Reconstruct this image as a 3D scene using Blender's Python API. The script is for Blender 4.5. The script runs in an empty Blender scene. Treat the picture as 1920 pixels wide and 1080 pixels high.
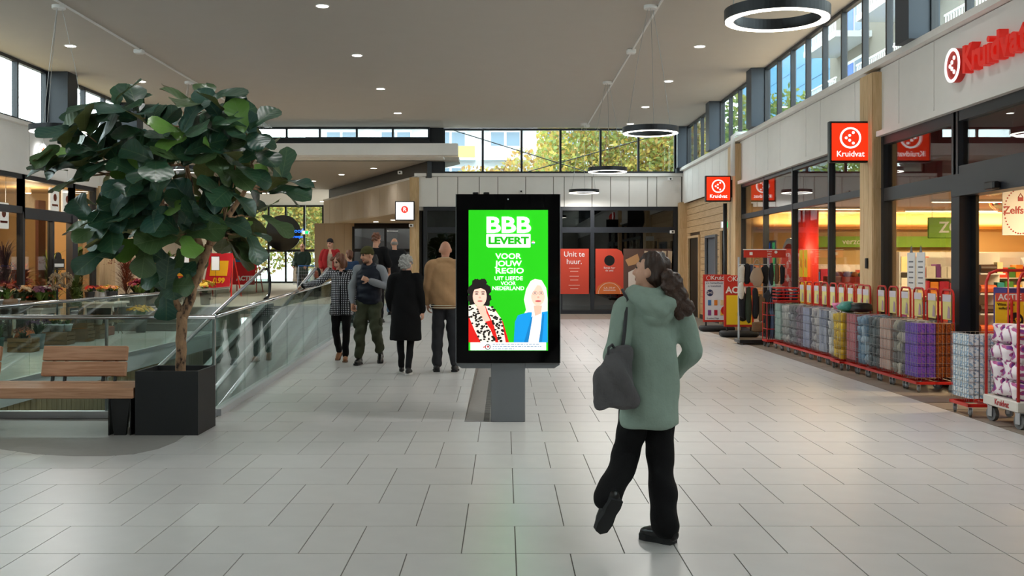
import bpy, math, random
import numpy as np
from mathutils import Vector, Matrix
from mathutils.kdtree import KDTree
PI = math.pi
R = math.radians
random.seed(7)
rng = np.random.default_rng(5)
sc = bpy.context.scene
COL = sc.collection

# ------------------------------------------------------------------ camera
cam_d = bpy.data.cameras.new('camera'); cam = bpy.data.objects.new('camera', cam_d); COL.objects.link(cam)
cam.location = (0, 0, 1.6); cam.rotation_euler = (R(90), 0, 0)
cam_d.sensor_width = 36; cam_d.lens = 36.66; cam_d.shift_x = 15/1920; cam_d.shift_y = -44/1920
cam_d.clip_end = 400
sc.camera = cam

# ------------------------------------------------------------------ sky and exposure
world = bpy.data.worlds.new('overcast_sky'); sc.world = world; world.use_nodes = True
bg = world.node_tree.nodes['Background']
bg.inputs[0].default_value = (0.86, 0.94, 1.0, 1); bg.inputs[1].default_value = 6.0
vs = sc.view_settings
sc.display_settings.display_device = 'sRGB'
vs.view_transform = 'Standard'; vs.look = 'None'; vs.gamma = 1.0; vs.use_curve_mapping = False
vs.exposure = 0.43
sc.cycles.transparent_max_bounces = 16
sc.cycles.max_bounces = 6
sc.cycles.diffuse_bounces = 4
sc.cycles.glossy_bounces = 4
sc.cycles.adaptive_threshold = .08
sc.cycles.sample_clamp_indirect = 6.0
sc.cycles.caustics_reflective = False; sc.cycles.caustics_refractive = False
DOWN_W, RING_W = 82.0, 55.0      # wattage of one ceiling downlight / one ring lamp

# ------------------------------------------------------------------ helpers
def lin(h):
    h = h.lstrip('#'); out = []
    for i in (0, 2, 4):
        c = int(h[i:i+2], 16)/255
        out.append(c/12.92 if c <= .04045 else ((c+.055)/1.055)**2.4)
    return (*out, 1.0)
MATS = {}
def mat(name, col='#808080', rough=.5, metal=0., spec=.5, noise=0., nscale=12., bump=0., bscale=60., emit=0., rnd=0., stretch=None, coat=0.):
    if name in MATS: return MATS[name]
    m = bpy.data.materials.new(name); m.use_nodes = True; nt = m.node_tree; b = nt.nodes['Principled BSDF']
    c = lin(col) if isinstance(col, str) else (*col, 1)
    b.inputs['Base Color'].default_value = c; b.inputs['Roughness'].default_value = rough
    b.inputs['Metallic'].default_value = metal; b.inputs['Specular IOR Level'].default_value = spec
    b.inputs['Coat Weight'].default_value = coat
    m.diffuse_color = c
    if emit:
        b.inputs['Emission Color'].default_value = c; b.inputs['Emission Strength'].default_value = emit
    src = None
    if noise or bump:
        tc = nt.nodes.new('ShaderNodeTexCoord'); mp = nt.nodes.new('ShaderNodeMapping')
        nt.links.new(tc.outputs['Object'], mp.inputs[0])
        if stretch: mp.inputs['Scale'].default_value = stretch
    if noise or rnd:
        hsv = nt.nodes.new('ShaderNodeHueSaturation'); hsv.inputs['Color'].default_value = c
        val = None
        if noise:
            n = nt.nodes.new('ShaderNodeTexNoise'); n.inputs['Scale'].default_value = nscale; n.inputs['Detail'].default_value = 4
            nt.links.new(mp.outputs[0], n.inputs['Vector'])
            r = nt.nodes.new('ShaderNodeMapRange'); r.inputs[1].default_value = .25; r.inputs[2].default_value = .75
            r.inputs[3].default_value = 1-noise; r.inputs[4].default_value = 1+noise
            nt.links.new(n.outputs[0], r.inputs[0]); val = r.outputs[0]
        if rnd:
            oi = nt.nodes.new('ShaderNodeObjectInfo'); r2 = nt.nodes.new('ShaderNodeMapRange')
            r2.inputs[3].default_value = 1-rnd; r2.inputs[4].default_value = 1+rnd
            nt.links.new(oi.outputs['Random'], r2.inputs[0])
            if val:
                mu = nt.nodes.new('ShaderNodeMath'); mu.operation = 'MULTIPLY'
                nt.links.new(val, mu.inputs[0]); nt.links.new(r2.outputs[0], mu.inputs[1]); val = mu.outputs[0]
            else: val = r2.outputs[0]
        nt.links.new(val, hsv.inputs['Value']); nt.links.new(hsv.outputs[0], b.inputs['Base Color'])
    if bump:
        n2 = nt.nodes.new('ShaderNodeTexNoise'); n2.inputs['Scale'].default_value = bscale; n2.inputs['Detail'].default_value = 3
        nt.links.new(mp.outputs[0], n2.inputs['Vector'])
        bp = nt.nodes.new('ShaderNodeBump'); bp.inputs['Strength'].default_value = bump; bp.inputs['Distance'].default_value = .01
        nt.links.new(n2.outputs[0], bp.inputs['Height']); nt.links.new(bp.outputs[0], b.inputs['Normal'])
    MATS[name] = m
    return m
def emat(name, col, strength):
    return mat(name, col, .6, emit=strength)
def glass(name, tint='#eef4f2', base=.04, gain=.96):
    if name in MATS: return MATS[name]
    m = bpy.data.materials.new(name); m.use_nodes = True; nt = m.node_tree; nt.nodes.clear()
    o = nt.nodes.new('ShaderNodeOutputMaterial'); mx = nt.nodes.new('ShaderNodeMixShader')
    t = nt.nodes.new('ShaderNodeBsdfTransparent'); t.inputs[0].default_value = lin(tint)
    g = nt.nodes.new('ShaderNodeBsdfGlossy'); g.inputs['Roughness'].default_value = 0.0; g.inputs[0].default_value = (.95, .97, .97, 1)
    lw = nt.nodes.new('ShaderNodeLayerWeight'); lw.inputs[0].default_value = .5
    p = nt.nodes.new('ShaderNodeMath'); p.operation = 'POWER'; p.inputs[1].default_value = 5
    ma = nt.nodes.new('ShaderNodeMath'); ma.operation = 'MULTIPLY_ADD'; ma.inputs[1].default_value = gain; ma.inputs[2].default_value = base
    nt.links.new(lw.outputs['Facing'], p.inputs[0]); nt.links.new(p.outputs[0], ma.inputs[0]); nt.links.new(ma.outputs[0], mx.inputs[0])
    nt.links.new(t.outputs[0], mx.inputs[1]); nt.links.new(g.outputs[0], mx.inputs[2]); nt.links.new(mx.outputs[0], o.inputs[0])
    MATS[name] = m
    return m
def wood(name, a, b, scale=(1, 14, 14), rough=.55, dist=3.0):
    if name in MATS: return MATS[name]
    m = mat(name, a, rough); nt = m.node_tree; bs = nt.nodes['Principled BSDF']
    tc = nt.nodes.new('ShaderNodeTexCoord'); mp = nt.nodes.new('ShaderNodeMapping'); mp.inputs['Scale'].default_value = scale
    oi = nt.nodes.new('ShaderNodeObjectInfo'); ad = nt.nodes.new('ShaderNodeVectorMath'); ad.operation = 'ADD'
    sclr = nt.nodes.new('ShaderNodeMath'); sclr.operation = 'MULTIPLY'; sclr.inputs[1].default_value = 37
    nt.links.new(oi.outputs['Random'], sclr.inputs[0]); nt.links.new(sclr.outputs[0], ad.inputs[1])
    nt.links.new(tc.outputs['Object'], mp.inputs[0]); nt.links.new(mp.outputs[0], ad.inputs[0])
    n = nt.nodes.new('ShaderNodeTexNoise'); n.inputs['Scale'].default_value = 2.2; n.inputs['Detail'].default_value = 6; n.inputs['Distortion'].default_value = dist*.3
    nt.links.new(ad.outputs[0], n.inputs['Vector'])
    cr = nt.nodes.new('ShaderNodeValToRGB'); cr.color_ramp.elements[0].color = lin(b); cr.color_ramp.elements[1].color = lin(a)
    cr.color_ramp.elements[0].position = .35; cr.color_ramp.elements[1].position = .62
    nt.links.new(n.outputs[0], cr.inputs[0]); nt.links.new(cr.outputs[0], bs.inputs['Base Color'])
    return m

class B:
    """collects shapes for ONE mesh"""
    def __init__(s): s.v = []; s.f = []; s.mi = []; s.k = 0; s.c = []; s.col = None
    def add(s, vs, fs):
        n = len(s.v); s.v += [tuple(v) for v in vs]; s.f += [tuple(i+n for i in f) for f in fs]; s.mi += [s.k]*len(fs)
        s.c += [s.col]*len(fs)
        return s
    def box(s, x0, x1, y0, y1, z0, z1):
        return s.add([(x0,y0,z0),(x1,y0,z0),(x1,y1,z0),(x0,y1,z0),(x0,y0,z1),(x1,y0,z1),(x1,y1,z1),(x0,y1,z1)],
                     [(0,3,2,1),(4,5,6,7),(0,1,5,4),(1,2,6,5),(2,3,7,6),(3,0,4,7)])
    def rbox(s, c, size, rot=None):
        M = (rot or Matrix.Identity(3)); c = Vector(c); h = [a/2 for a in size]
        vs = [c + M @ Vector((a*h[0], b*h[1], d*h[2])) for d in (-1, 1) for a, b in ((-1,-1),(1,-1),(1,1),(-1,1))]
        return s.add(vs, [(0,3,2,1),(4,5,6,7),(0,1,5,4),(1,2,6,5),(2,3,7,6),(3,0,4,7)])
    def bevbox(s, x0, x1, y0, y1, z0, z1, r=.01):
        # rounded vertical edges and slightly chamfered top/bottom
        def ringp(d, z):
            return [(x0+r+d,y0+d,z),(x1-r-d,y0+d,z),(x1-d,y0+r+d,z),(x1-d,y1-r-d,z),(x1-r-d,y1-d,z),(x0+r+d,y1-d,z),(x0+d,y1-r-d,z),(x0+d,y0+r+d,z)]
        rs = [ringp(r*.7, z0), ringp(0, z0+r*.7), ringp(0, z1-r*.7), ringp(r*.7, z1)]
        vs = [p for q in rs for p in q]; fs = [tuple(range(7,-1,-1)), tuple(range(24,32))]
        for k in range(3):
            for i in range(8):
                j = (i+1) % 8; fs.append((k*8+i, k*8+j, k*8+8+j, k*8+8+i))
        return s.add(vs, fs)
    def tube(s, pts, r, n=8, closed=False, cap=True):
        pts = [Vector(p) for p in pts]; N = len(pts); vs = []; fs = []
        rr = r if isinstance(r, (list, tuple)) else [r]*N
        up = None
        for i, p in enumerate(pts):
            if closed: d = (pts[(i+1) % N]-pts[i-1]).normalized()
            else: d = (pts[min(i+1, N-1)]-pts[max(i-1, 0)]).normalized()
            if up is None: up = Vector((0,0,1)) if abs(d.z) < .9 else Vector((0,1,0))
            u = up - d*up.dot(d)
            if u.length < 1e-5: u = d.orthogonal()
            u.normalize(); up = u; w = d.cross(u)
            for k in range(n):
                a = 2*PI*k/n; vs.append(p+u*math.cos(a)*rr[i]+w*math.sin(a)*rr[i])
        for i in range(N if closed else N-1):
            j = (i+1) % N
            for k in range(n):
                l = (k+1) % n; fs.append((i*n+k, i*n+l, j*n+l, j*n+k))
        if cap and not closed:
            fs.append(tuple(range(n-1,-1,-1))); fs.append(tuple((N-1)*n+k for k in range(n)))
        return s.add(vs, fs)
    def lathe(s, prof, n=20, c=(0,0,0), sx=1, sy=1):
        vs = []; fs = []; c = Vector(c)
        for r, z in prof:
            for k in range(n):
                a = 2*PI*k/n; vs.append((c.x+r*math.cos(a)*sx, c.y+r*math.sin(a)*sy, c.z+z))
        for i in range(len(prof)-1):
            for k in range(n):
                l = (k+1) % n; fs.append((i*n+k, i*n+l, (i+1)*n+l, (i+1)*n+k))
        fs.append(tuple(range(n-1,-1,-1))); fs.append(tuple((len(prof)-1)*n+k for k in range(n)))
        return s.add(vs, fs)
    def cylx(s, c, r, x0, x1, n=16):   # cylinder along x
        vs = [(x, c[0]+r*math.cos(2*PI*k/n), c[1]+r*math.sin(2*PI*k/n)) for x in (x0, x1) for k in range(n)]
        return s.add(vs, [tuple(range(n-1,-1,-1)), tuple(range(n, 2*n))]+[(k,(k+1)%n,n+(k+1)%n,n+k) for k in range(n)])
    def cyly(s, c, r, y0, y1, n=24):   # cylinder along y, c=(x,z)
        vs = [(c[0]+r*math.cos(2*PI*k/n), y, c[1]+r*math.sin(2*PI*k/n)) for y in (y0, y1) for k in range(n)]
        return s.add(vs, [tuple(range(n)), tuple(range(2*n-1, n-1, -1))]+[(k,n+k,n+(k+1)%n,(k+1)%n) for k in range(n)])
    def prism(s, poly, a, b, ax='z'):
        P = {'z': lambda p, h: (p[0], p[1], h), 'y': lambda p, h: (p[0], h, p[1]), 'x': lambda p, h: (h, p[0], p[1])}[ax]
        n = len(poly); vs = [P(p, a) for p in poly]+[P(p, b) for p in poly]
        fs = [tuple(range(n-1,-1,-1)), tuple(range(n, 2*n))]+[(k,(k+1)%n,n+(k+1)%n,n+k) for k in range(n)]
        return s.add(vs, fs)
    def quad(s, *p): return s.add(p, [tuple(range(len(p)))])
    def ball(s, c, r, nu=10, nv=7):
        rx, ry, rz = r if isinstance(r, (tuple, list)) else (r, r, r); c = Vector(c)
        vs = [c+Vector((0,0,-rz))]; fs = []
        for i in range(1, nv):
            t = -PI/2+PI*i/nv
            for k in range(nu):
                a = 2*PI*k/nu; vs.append(c+Vector((rx*math.cos(t)*math.cos(a), ry*math.cos(t)*math.sin(a), rz*math.sin(t))))
        vs.append(c+Vector((0,0,rz))); L = len(vs)-1
        for k in range(nu): fs.append((0, 1+(k+1)%nu, 1+k)); fs.append((L, L-nu+k, L-nu+(k+1)%nu))
        for i in range(nv-2):
            for k in range(nu):
                a = 1+i*nu+k; b = 1+i*nu+(k+1)%nu; fs.append((a, b, b+nu, a+nu))
        return s.add(vs, fs)
    def mesh(s, name, mats, smooth=False):
        me = bpy.data.meshes.new(name); me.from_pydata(s.v, [], s.f)
        for m in (mats if isinstance(mats, (list, tuple)) else [mats]): me.materials.append(m)
        if any(s.mi): me.polygons.foreach_set('material_index', s.mi)
        if any(c is not None for c in s.c):
            at = me.color_attributes.new('Col', 'FLOAT_COLOR', 'CORNER')
            data = []
            for f, c in zip(s.f, s.c): data += list(c or (1,1,1,1))*len(f)
            at.data.foreach_set('color', data)
        if smooth: me.polygons.foreach_set('use_smooth', [True]*len(s.f))
        me.update(); me.validate()
        return me
    def obj(s, name, mats, parent=None, smooth=False, loc=None, rz=0):
        return link(name, s.mesh(name, mats, smooth), parent, loc, rz)
def link(name, data, parent=None, loc=None, rz=0, rot=None):
    o = bpy.data.objects.new(name, data); COL.objects.link(o)
    if parent: o.parent = parent
    if loc is not None: o.location = loc
    if rz: o.rotation_euler = (0, 0, rz)
    if rot is not None: o.rotation_euler = rot
    return o
def tag(o, label=None, cat=None, group=None, kind=None):
    if label: o['label'] = label
    if cat: o['category'] = cat
    if group: o['group'] = group
    if kind: o['kind'] = kind
    return o
def thing(name, label, cat, loc=(0,0,0), rz=0, group=None, kind=None):
    return tag(link(name, None, None, loc, rz), label, cat, group, kind)
def struct(o, label=None, cat=None): return tag(o, label, cat, kind='structure')
def copytree(o, parent=None, loc=None, rz=None, label=None):
    c = o.copy(); COL.objects.link(c); c.parent = parent
    if loc is not None: c.location = loc
    if rz is not None: c.rotation_euler = (0, 0, rz)
    if label: c['label'] = label
    for ch in list(o.children): copytree(ch, c)
    return c
def box(name, m, x0, x1, y0, y1, z0, z1, parent=None): return B().box(x0,x1,y0,y1,z0,z1).obj(name, m, parent)
def text(name, body, m, size, parent=None, loc=(0,0,0), rot=(R(90),0,0), ext=.002, bold=0., align='CENTER', sx=1, space=1.0, shear=0):
    cu = bpy.data.curves.new(name, 'FONT'); cu.body = body; cu.size = size; cu.extrude = ext; cu.offset = bold
    cu.align_x = align; cu.align_y = 'CENTER'; cu.resolution_u = 3; cu.space_character = space; cu.shear = shear
    cu.materials.append(m)
    o = link(name, cu, parent, loc, rot=rot); o.scale = (sx, 1, 1)
    return o
def vcol(name, emit=0., rough=.6):
    if name in MATS: return MATS[name]
    m = mat(name, '#808080', rough); nt = m.node_tree; b = nt.nodes['Principled BSDF']
    a = nt.nodes.new('ShaderNodeVertexColor'); a.layer_name = 'Col'
    nt.links.new(a.outputs[0], b.inputs['Base Color'])
    if emit: nt.links.new(a.outputs[0], b.inputs['Emission Color']); b.inputs['Emission Strength'].default_value = emit
    return m

# ------------------------------------------------------------------ materials
W_PANEL = mat('white_panel', '#f0eeea', .5, noise=.02, nscale=3)
CEIL = mat('ceiling_plaster', '#c4beb6', .85, noise=.015, nscale=2)
DARK = mat('anthracite_metal', '#20242b', .42, noise=.05)
DARK2 = mat('blue_grey_metal', '#39434f', .5)
BLACK = mat('black_paint', '#0b0b0d', .4)
PILLAR = wood('pale_oak', '#d9bb90', '#c6a577', (14, 14, 1))
PLANKW = wood('oak_cladding', '#cfac80', '#ba9466', (14, 1, 14))
BENCHW = wood('douglas_fir', '#c79776', '#ad7b59', (1.2, 22, 22), .6)
GLASS = glass('clear_glazing')
RAILG = glass('railing_glass', '#ebf3f0', .03)
SHOPG = glass('shop_glazing', '#e6e8e8', .06)
STEEL = mat('brushed_steel', '#b9bcc0', .28, 1.)
CHROME = mat('polished_steel', '#d5d7da', .12, 1.)
GREY = mat('grey_powder_coat', '#6f7276', .45)
LGREY = mat('light_grey', '#b8bcc0', .5)
WHITE = mat('white_paint', '#e9e8e6', .5)
RED = mat('signal_red', '#d0281c', .4)
REDL = emat('lit_red_sign', '#f0330c', .64)
WHITEL = emat('lit_white', '#ffffff', .75)
LAMP = emat('lamp_diffuser', '#fff6e6', 7.0)
TREADB = mat('black_rubber', '#17181a', .7)
WARMW = mat('warm_wall', '#d9b98a', .7)
# ================================================================== STRUCTURE
ROW0, ROWD, SLOPE, RAMP0, RAMP1, ZUP = 5.774, .604, .0327, 10.606, 27.6, .556
def ramp_z(y): return 0 if y < RAMP0 else min((y-RAMP0)*SLOPE, ZUP)
TILE = mat('beige_floor_tile', '#c5c3c1', .31, noise=.035, nscale=5, rnd=.025)
TILE2 = mat('brown_grey_floor_tile', '#857a6e', .42, noise=.06, nscale=7)
GROUT = mat('dark_grout', '#77736e', .8)
STONE = mat('pale_stone', '#c6bba8', .5, noise=.04)
floor = B().box(-10.45, 13, -14, RAMP0, -.3, -.005).box(-.4, 13, RAMP0, 34.2, -.3, -.005).box(-10.45, -6.6, RAMP0, 26, -.3, -.005).box(-6.6, -.4, RAMP0, 10.9, -.3, -.005).obj('floor', GROUT)
struct(floor, 'beige rectangular floor tiles in staggered rows across the mall', 'floor')
ramp = B().prism([(RAMP0, -.3), (RAMP1, -.3), (RAMP1, ZUP-.006), (RAMP0, -.006)], -3.05, -.4, 'x').obj('floor_ramp', mat('ramp_side', '#7d7b78', .6))
struct(ramp, 'gently rising tiled ramp beside the glass railing', 'ramp')
def tmesh(L):
    j = .0035
    return B().box(j, L-j, j, ROWD-j, -.02, 0).mesh('tile', TILE)
TM = {}
tiles = []
def lay(x0, x1, n0, n1, par):
    for n in range(n0, n1):
        st = .065-.3015*n
        k0 = math.floor((x0-st)/.9045)-1
        x = st+k0*.9045; i = 0
        while x < x1:
            L = .603 if i % 2 == 0 else .3015
            a, b = max(x, x0), min(x+L, x1)
            if b-a > .02: tiles.append((round(a, 4), round(b-a, 4), n, par))
            x += L; i += 1
lay(-10.45, 4.87, -32, 8, floor); lay(-.4, 4.87, 8, 41, floor); lay(-10.45, -6.6, 8, 32, floor); lay(-3.0, -.4, 8, 36, ramp)
def vis(t):
    x, L, n, p = t; y = ROW0+ROWD*n
    if y+ROWD < 5.4: return 1e6+abs(y)
    px = 945+x*1955/max(y, .1); px2 = 945+(x+L)*1955/max(y, .1)
    if px2 < 0 or px > 1920: return 1e5+y
    if x+L < -3.1 and y > 9.7: return 1e4+y
    return y*y/L
tiles.sort(key=vis)
rest = {floor: B(), ramp: B()}
ang = math.atan(SLOPE)
for i, (x, L, n, par) in enumerate(tiles):
    y = ROW0+ROWD*n
    if i < 295:
        key = round(L, 3)
        if key not in TM: TM[key] = tmesh(L)
        o = link('tile', TM[key], par, (x, y, ramp_z(y) if par is ramp else 0))
        if par is ramp: o.rotation_euler = (ang, 0, 0)
    else:
        j = .0035; b = rest[par]
        if par is ramp:
            z0, z1 = ramp_z(y+j), ramp_z(y+ROWD-j)
            b.add([(x+j,y+j,z0),(x+L-j,y+j,z0),(x+L-j,y+ROWD-j,z1),(x+j,y+ROWD-j,z1)]+[(x+j,y+j,z0-.02),(x+L-j,y+j,z0-.02),(x+L-j,y+ROWD-j,z1-.02),(x+j,y+ROWD-j,z1-.02)],
                  [(0,1,2,3),(0,4,5,1),(1,5,6,2),(2,6,7,3),(3,7,4,0)])
        else: b.box(x+j, x+L-j, y+j, min(y+ROWD, 30.5 if x > -.5 else 99)-j, -.02, 0) if (x < -.5 or y < 30.4) else None
for par, b in rest.items():
    o = b.obj('distant_tiles', TILE, par); o['kind'] = 'stuff'
b = B()
for k in range(66): b.box(4.876, 5.80, -6.04+k*.604+.003, -6+(k+1)*.604-.003, -.02, .0005)
o = b.obj('border_tiles', TILE2, floor); o['kind'] = 'stuff'
b = B()
for k in range(6): b.box(-.39+k*.88, -.39+(k+1)*.88-.006, 30.45, 33.8, -.02, 0.0005)
o = b.obj('threshold_tiles', TILE2, floor); o['kind'] = 'stuff'
# grey strip with a slotted drain behind the display stand
b = B().box(-.395, .12, RAMP0, 20, -.02, .002)
b.obj('grey_strip', mat('grey_stone_strip', '#8d8a86', .5, noise=.05), floor)
b = B()
for k in range(70): b.box(-.21, -.15, RAMP0+.02+k*.06, RAMP0+.045+k*.06, .001, .004)
o = b.obj('drain_slots', BLACK, floor); o['kind'] = 'stuff'
# dark curved inlay around the bench
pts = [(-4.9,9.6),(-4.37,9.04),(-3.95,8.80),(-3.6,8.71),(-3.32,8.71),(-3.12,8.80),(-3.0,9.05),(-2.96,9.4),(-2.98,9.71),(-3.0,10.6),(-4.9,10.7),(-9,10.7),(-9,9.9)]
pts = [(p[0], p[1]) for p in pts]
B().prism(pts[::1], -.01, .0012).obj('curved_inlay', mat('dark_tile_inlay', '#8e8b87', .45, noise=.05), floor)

# ---- ceiling
ceil = B().box(-10.6, 5.95, -14, 33.75, 6.02, 6.2).obj('ceiling', CEIL)
struct(ceil, 'high plain pale grey ceiling of the hall', 'ceiling')
low = B().prism([(-17, 33.4), (-1.45, 33.4), (-1.45, 34.6), (-7.2, 47.5), (-7.2, 59), (-17, 59)], 4.93, 5.05).obj('ceiling_corridor', CEIL)
struct(low, 'lower ceiling of the side corridor', 'ceiling')
bm_ = B().box(-10.45, -1.42, 31.9, 32.4, 4.95, 5.31).box(-10.45, -1.9, 32.4, 33.6, 4.93, 5.0).obj('trim_1', W_PANEL)
struct(bm_, 'white beam spanning above the corridor mouth', 'beam')

def window(name, loc, rz, edges, z0, z1, trans=(), fw=.06, fd=.12, m=DARK, g=GLASS, label=None, off=0, thick=()):
    w = tag(link(name, None, None, (*loc, 0), rz), label, 'window', kind='structure')
    for i, e in enumerate(edges):
        f = fw*1.6 if i in thick else fw
        box('mullion', m, e-f/2, e+f/2, -fd/2, fd/2, z0, z1, w)
    zs = [z0]+list(trans)+[z1]
    for z in zs:
        h = fw*(1.5 if z in trans else 1)
        zz = min(max(z, z0+h/2), z1-h/2)
        box('rail', m, edges[0], edges[-1], -fd/2*.9, fd/2*.9, zz-h/2, zz+h/2, w)
    for a, b_ in zip(edges[:-1], edges[1:]):
        for c, d in zip(zs[:-1], zs[1:]):
            box('pane', g, a+fw*.3, b_-fw*.3, -.006, .006, c+fw*.3, d-fw*.3, w)
    return w
def panels(par, rz_loc, edges, z0, z1, m=W_PANEL, th=.03, gap=.022):
    loc, rz = rz_loc
    for a, b_ in zip(edges[:-1], edges[1:]):
        L = b_-a
        link('panel', B().bevbox(gap/2, L-gap/2, 0, th, z0, z1, .006).mesh('panel', m), par).matrix_local = Matrix.Translation((*loc, 0)) @ Matrix.Rotation(rz, 4, 'Z') @ Matrix.Translation((a, 0, 0))

# ---- right wall (X = 5.8), local x runs along +Y
Q = PI/2
wr = B().box(5.8, 6.0, -14, 33.8, 3.62, 4.62).box(5.8, 6.0, -14, 10.2, 0, 3.62).obj('wall_right', mat('panel_backing', '#8f8a82', .7))
struct(wr, 'white panelled band running along the right side above the shops', 'wall')
panels(wr, ((5.8, 0), Q), [-14,-10,-6,-3,0,3,6,9,10.4,11.4,14.0,15.24,16.0], 3.63, 4.6)
panels(wr, ((5.8, 0), Q), [16.5,17.15,19.03,19.93,21.8,22.8,23.9,25.5], 3.63, 4.6)
panels(wr, ((5.8, 0), Q), [26.3,27.1,27.9,28.9,29.9,30.9,31.9,32.8,33.75], 3.56, 4.6)
s = B().box(5.66, 6.0, -14, 33.8, 4.61, 4.70).obj('trim_2', W_PANEL); struct(s, 'white ledge below the upper windows on the right', 'ledge')
s = B().box(5.68, 5.86, 10.2, 16.0, 3.55, 3.63).box(5.68, 5.86, 16.5, 25.4, 3.55, 3.63).obj('trim_3', W_PANEL); struct(s, 'white drip edge above the drugstore windows', 'trim')
for i, (a, b_) in enumerate(((15.95, 16.5), (25.4, 26.25), (33.45, 33.8))):
    p = tag(link('pillar', None), ['pale oak clad pillar carrying the larger hanging red sign', 'pale oak clad pillar carrying the smaller hanging red sign', 'pale oak clad corner pillar beside the vacant unit'][i], 'pillar', kind='structure')
    box('core', PILLAR, 5.66, 6.0, a, b_, 0, 4.55 if i < 2 else 3.6, p)
    n = 3
    for k in range(n):
        w_ = (b_-a)/n; box('board', PILLAR, 5.63, 5.668, a+k*w_+.004, a+(k+1)*w_-.004, 0.02, 4.54 if i < 2 else 3.58, p)
    box('board', PILLAR, 5.64, 5.99, a-.02, a, .02, 2.75, p); box('board', PILLAR, 5.64, 5.99, a-.02, a, 2.765, 4.54 if i < 2 else 3.58, p)
# upper windows right
def clere(label, name, X, rz, cols, spacing, z0=4.70, z1=6.02):
    pass
cols = [14.3, 23.4, 28.2, 33.3]
spans = [(-14.0, 14.3, 1.08), (14.9, 23.4, 1.12), (23.9, 28.2, 1.1), (28.7, 33.3, 1.15)]
nm = ['closest to the camera', 'above the larger hanging sign', 'above the smaller hanging sign', 'beside the far corner']
for i, (a, b_, s_) in enumerate(spans):
    n = round((b_-a)/s_); e = [a+(b_-a)*k/n for k in range(n+1)]
    window('window_%d' % (i+1), (5.9, 0), Q, e, 4.70, 6.02, fw=.06, fd=.1, label='upper right window strip with dark mullions '+nm[i])
for i, a in enumerate(cols):
    c = B().box(5.55, 5.98, a, a+.5, 4.70, 6.02).obj('column', DARK2); struct(c, 'dark blue-grey box column between upper right windows, number %s from the front' % ['one', 'two', 'three', 'four'][i], 'column')
# drugstore glazing
window('window_5', (5.83, 0), Q, [16.5, 18.55, 20.9, 23.2, 25.4], 0.0, 3.55, (2.76,), .075, .12, g=SHOPG, label='tall drugstore shop window of four bays with dark frames', thick=(0, 4))
window('window_6', (5.83, 0), Q, [13.36, 15.9], 0.0, 3.55, (2.66,), .13, .14, g=SHOPG, label='shop window bay beside the drugstore entrance')
window('window_7', (5.83, 0), Q, [10.2, 13.3], 2.72, 3.55, (), .13, .14, g=SHOPG, label='glazed panel over the drugstore entrance')
d = tag(link('door_1', None), 'dark sliding door frame of the drugstore entrance', 'door', kind='structure')
box('header', DARK, 5.70, 5.95, 10.2, 13.3, 2.46, 2.74, d); box('post', DARK, 5.72, 5.94, 13.1, 13.34, 0, 2.6, d); box('sliding_leaf', BLACK, 5.86, 5.90, 12.95, 13.12, 0, 2.46, d)
B().bevbox(5.60, 5.70, 11.95, 12.2, 2.47, 2.56, .02).obj('motion_sensor', BLACK, d)
# wood clad wall with doors
wp = B().box(5.9, 6.1, 26.2, 33.8, 0, 3.66).obj('wall_planks', mat('plank_gap', '#4b3723', .8)); struct(wp, 'wall of horizontal oak planks with service doors', 'wall')
doors = [(31.2, 32.9, 2.42), (28.7, 30.1, 2.36), (27.2, 28.05, 2.5)]
nz = 18; ph = 3.5/nz
for k in range(nz):
    z0 = .06+k*ph; segs = [(26.27, 33.5)]
    for a, b_, zt in doors:
        if z0 < zt:
            ns = []
            for s0, s1 in segs:
                if a > s0: ns.append((s0, min(a, s1)))
                if b_ < s1: ns.append((max(b_, s0), s1))
            segs = ns
    for s0, s1 in segs:
        if s1-s0 > .05: box('plank', PLANKW, 5.86, 5.905, s0, s1, z0+.006, z0+ph-.006, wp)
b = B()
for a, b2 in ((26.27, 27.1), (28.15, 28.6), (30.2, 31.1), (33.0, 33.45)): b.box(5.84, 5.9, a, b2, 0, .12)
struct(b.obj('baseboard_right', mat('dark_skirting', '#3a332c', .5)), 'dark skirting under the oak planks', 'baseboard')
for i, (a, b_, zt) in enumerate(doors):
    d = tag(link('door_%d' % (i+2), None), ['recessed dark doorway in the plank wall beside the vacant unit', 'plain grey service door in the plank wall', 'narrow dark doorway beside the oak pillar'][i], 'door', kind='structure')
    fm = PILLAR if i != 1 else GREY
    box('jamb', fm, 5.80, 5.95, a-.07, a, 0, zt+.07, d); box('jamb', fm, 5.80, 5.95, b_, b_+.07, 0, zt+.07, d); box('lintel', fm, 5.80, 5.95, a, b_, zt, zt+.07, d)
    box('leaf', [mat('brown_black_door', '#231b16', .4), mat('slate_door', '#5d636b', .5), mat('brown_black_door', '#231b16', .4)][i], 5.882, 5.899, a, b_, 0, zt, d)
    B().tube([(5.88, a+.12, 1.0), (5.85, a+.12, 1.05), (5.85, a+.26, 1.05)], .012, 6).obj('door_handle', STEEL, d)

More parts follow.
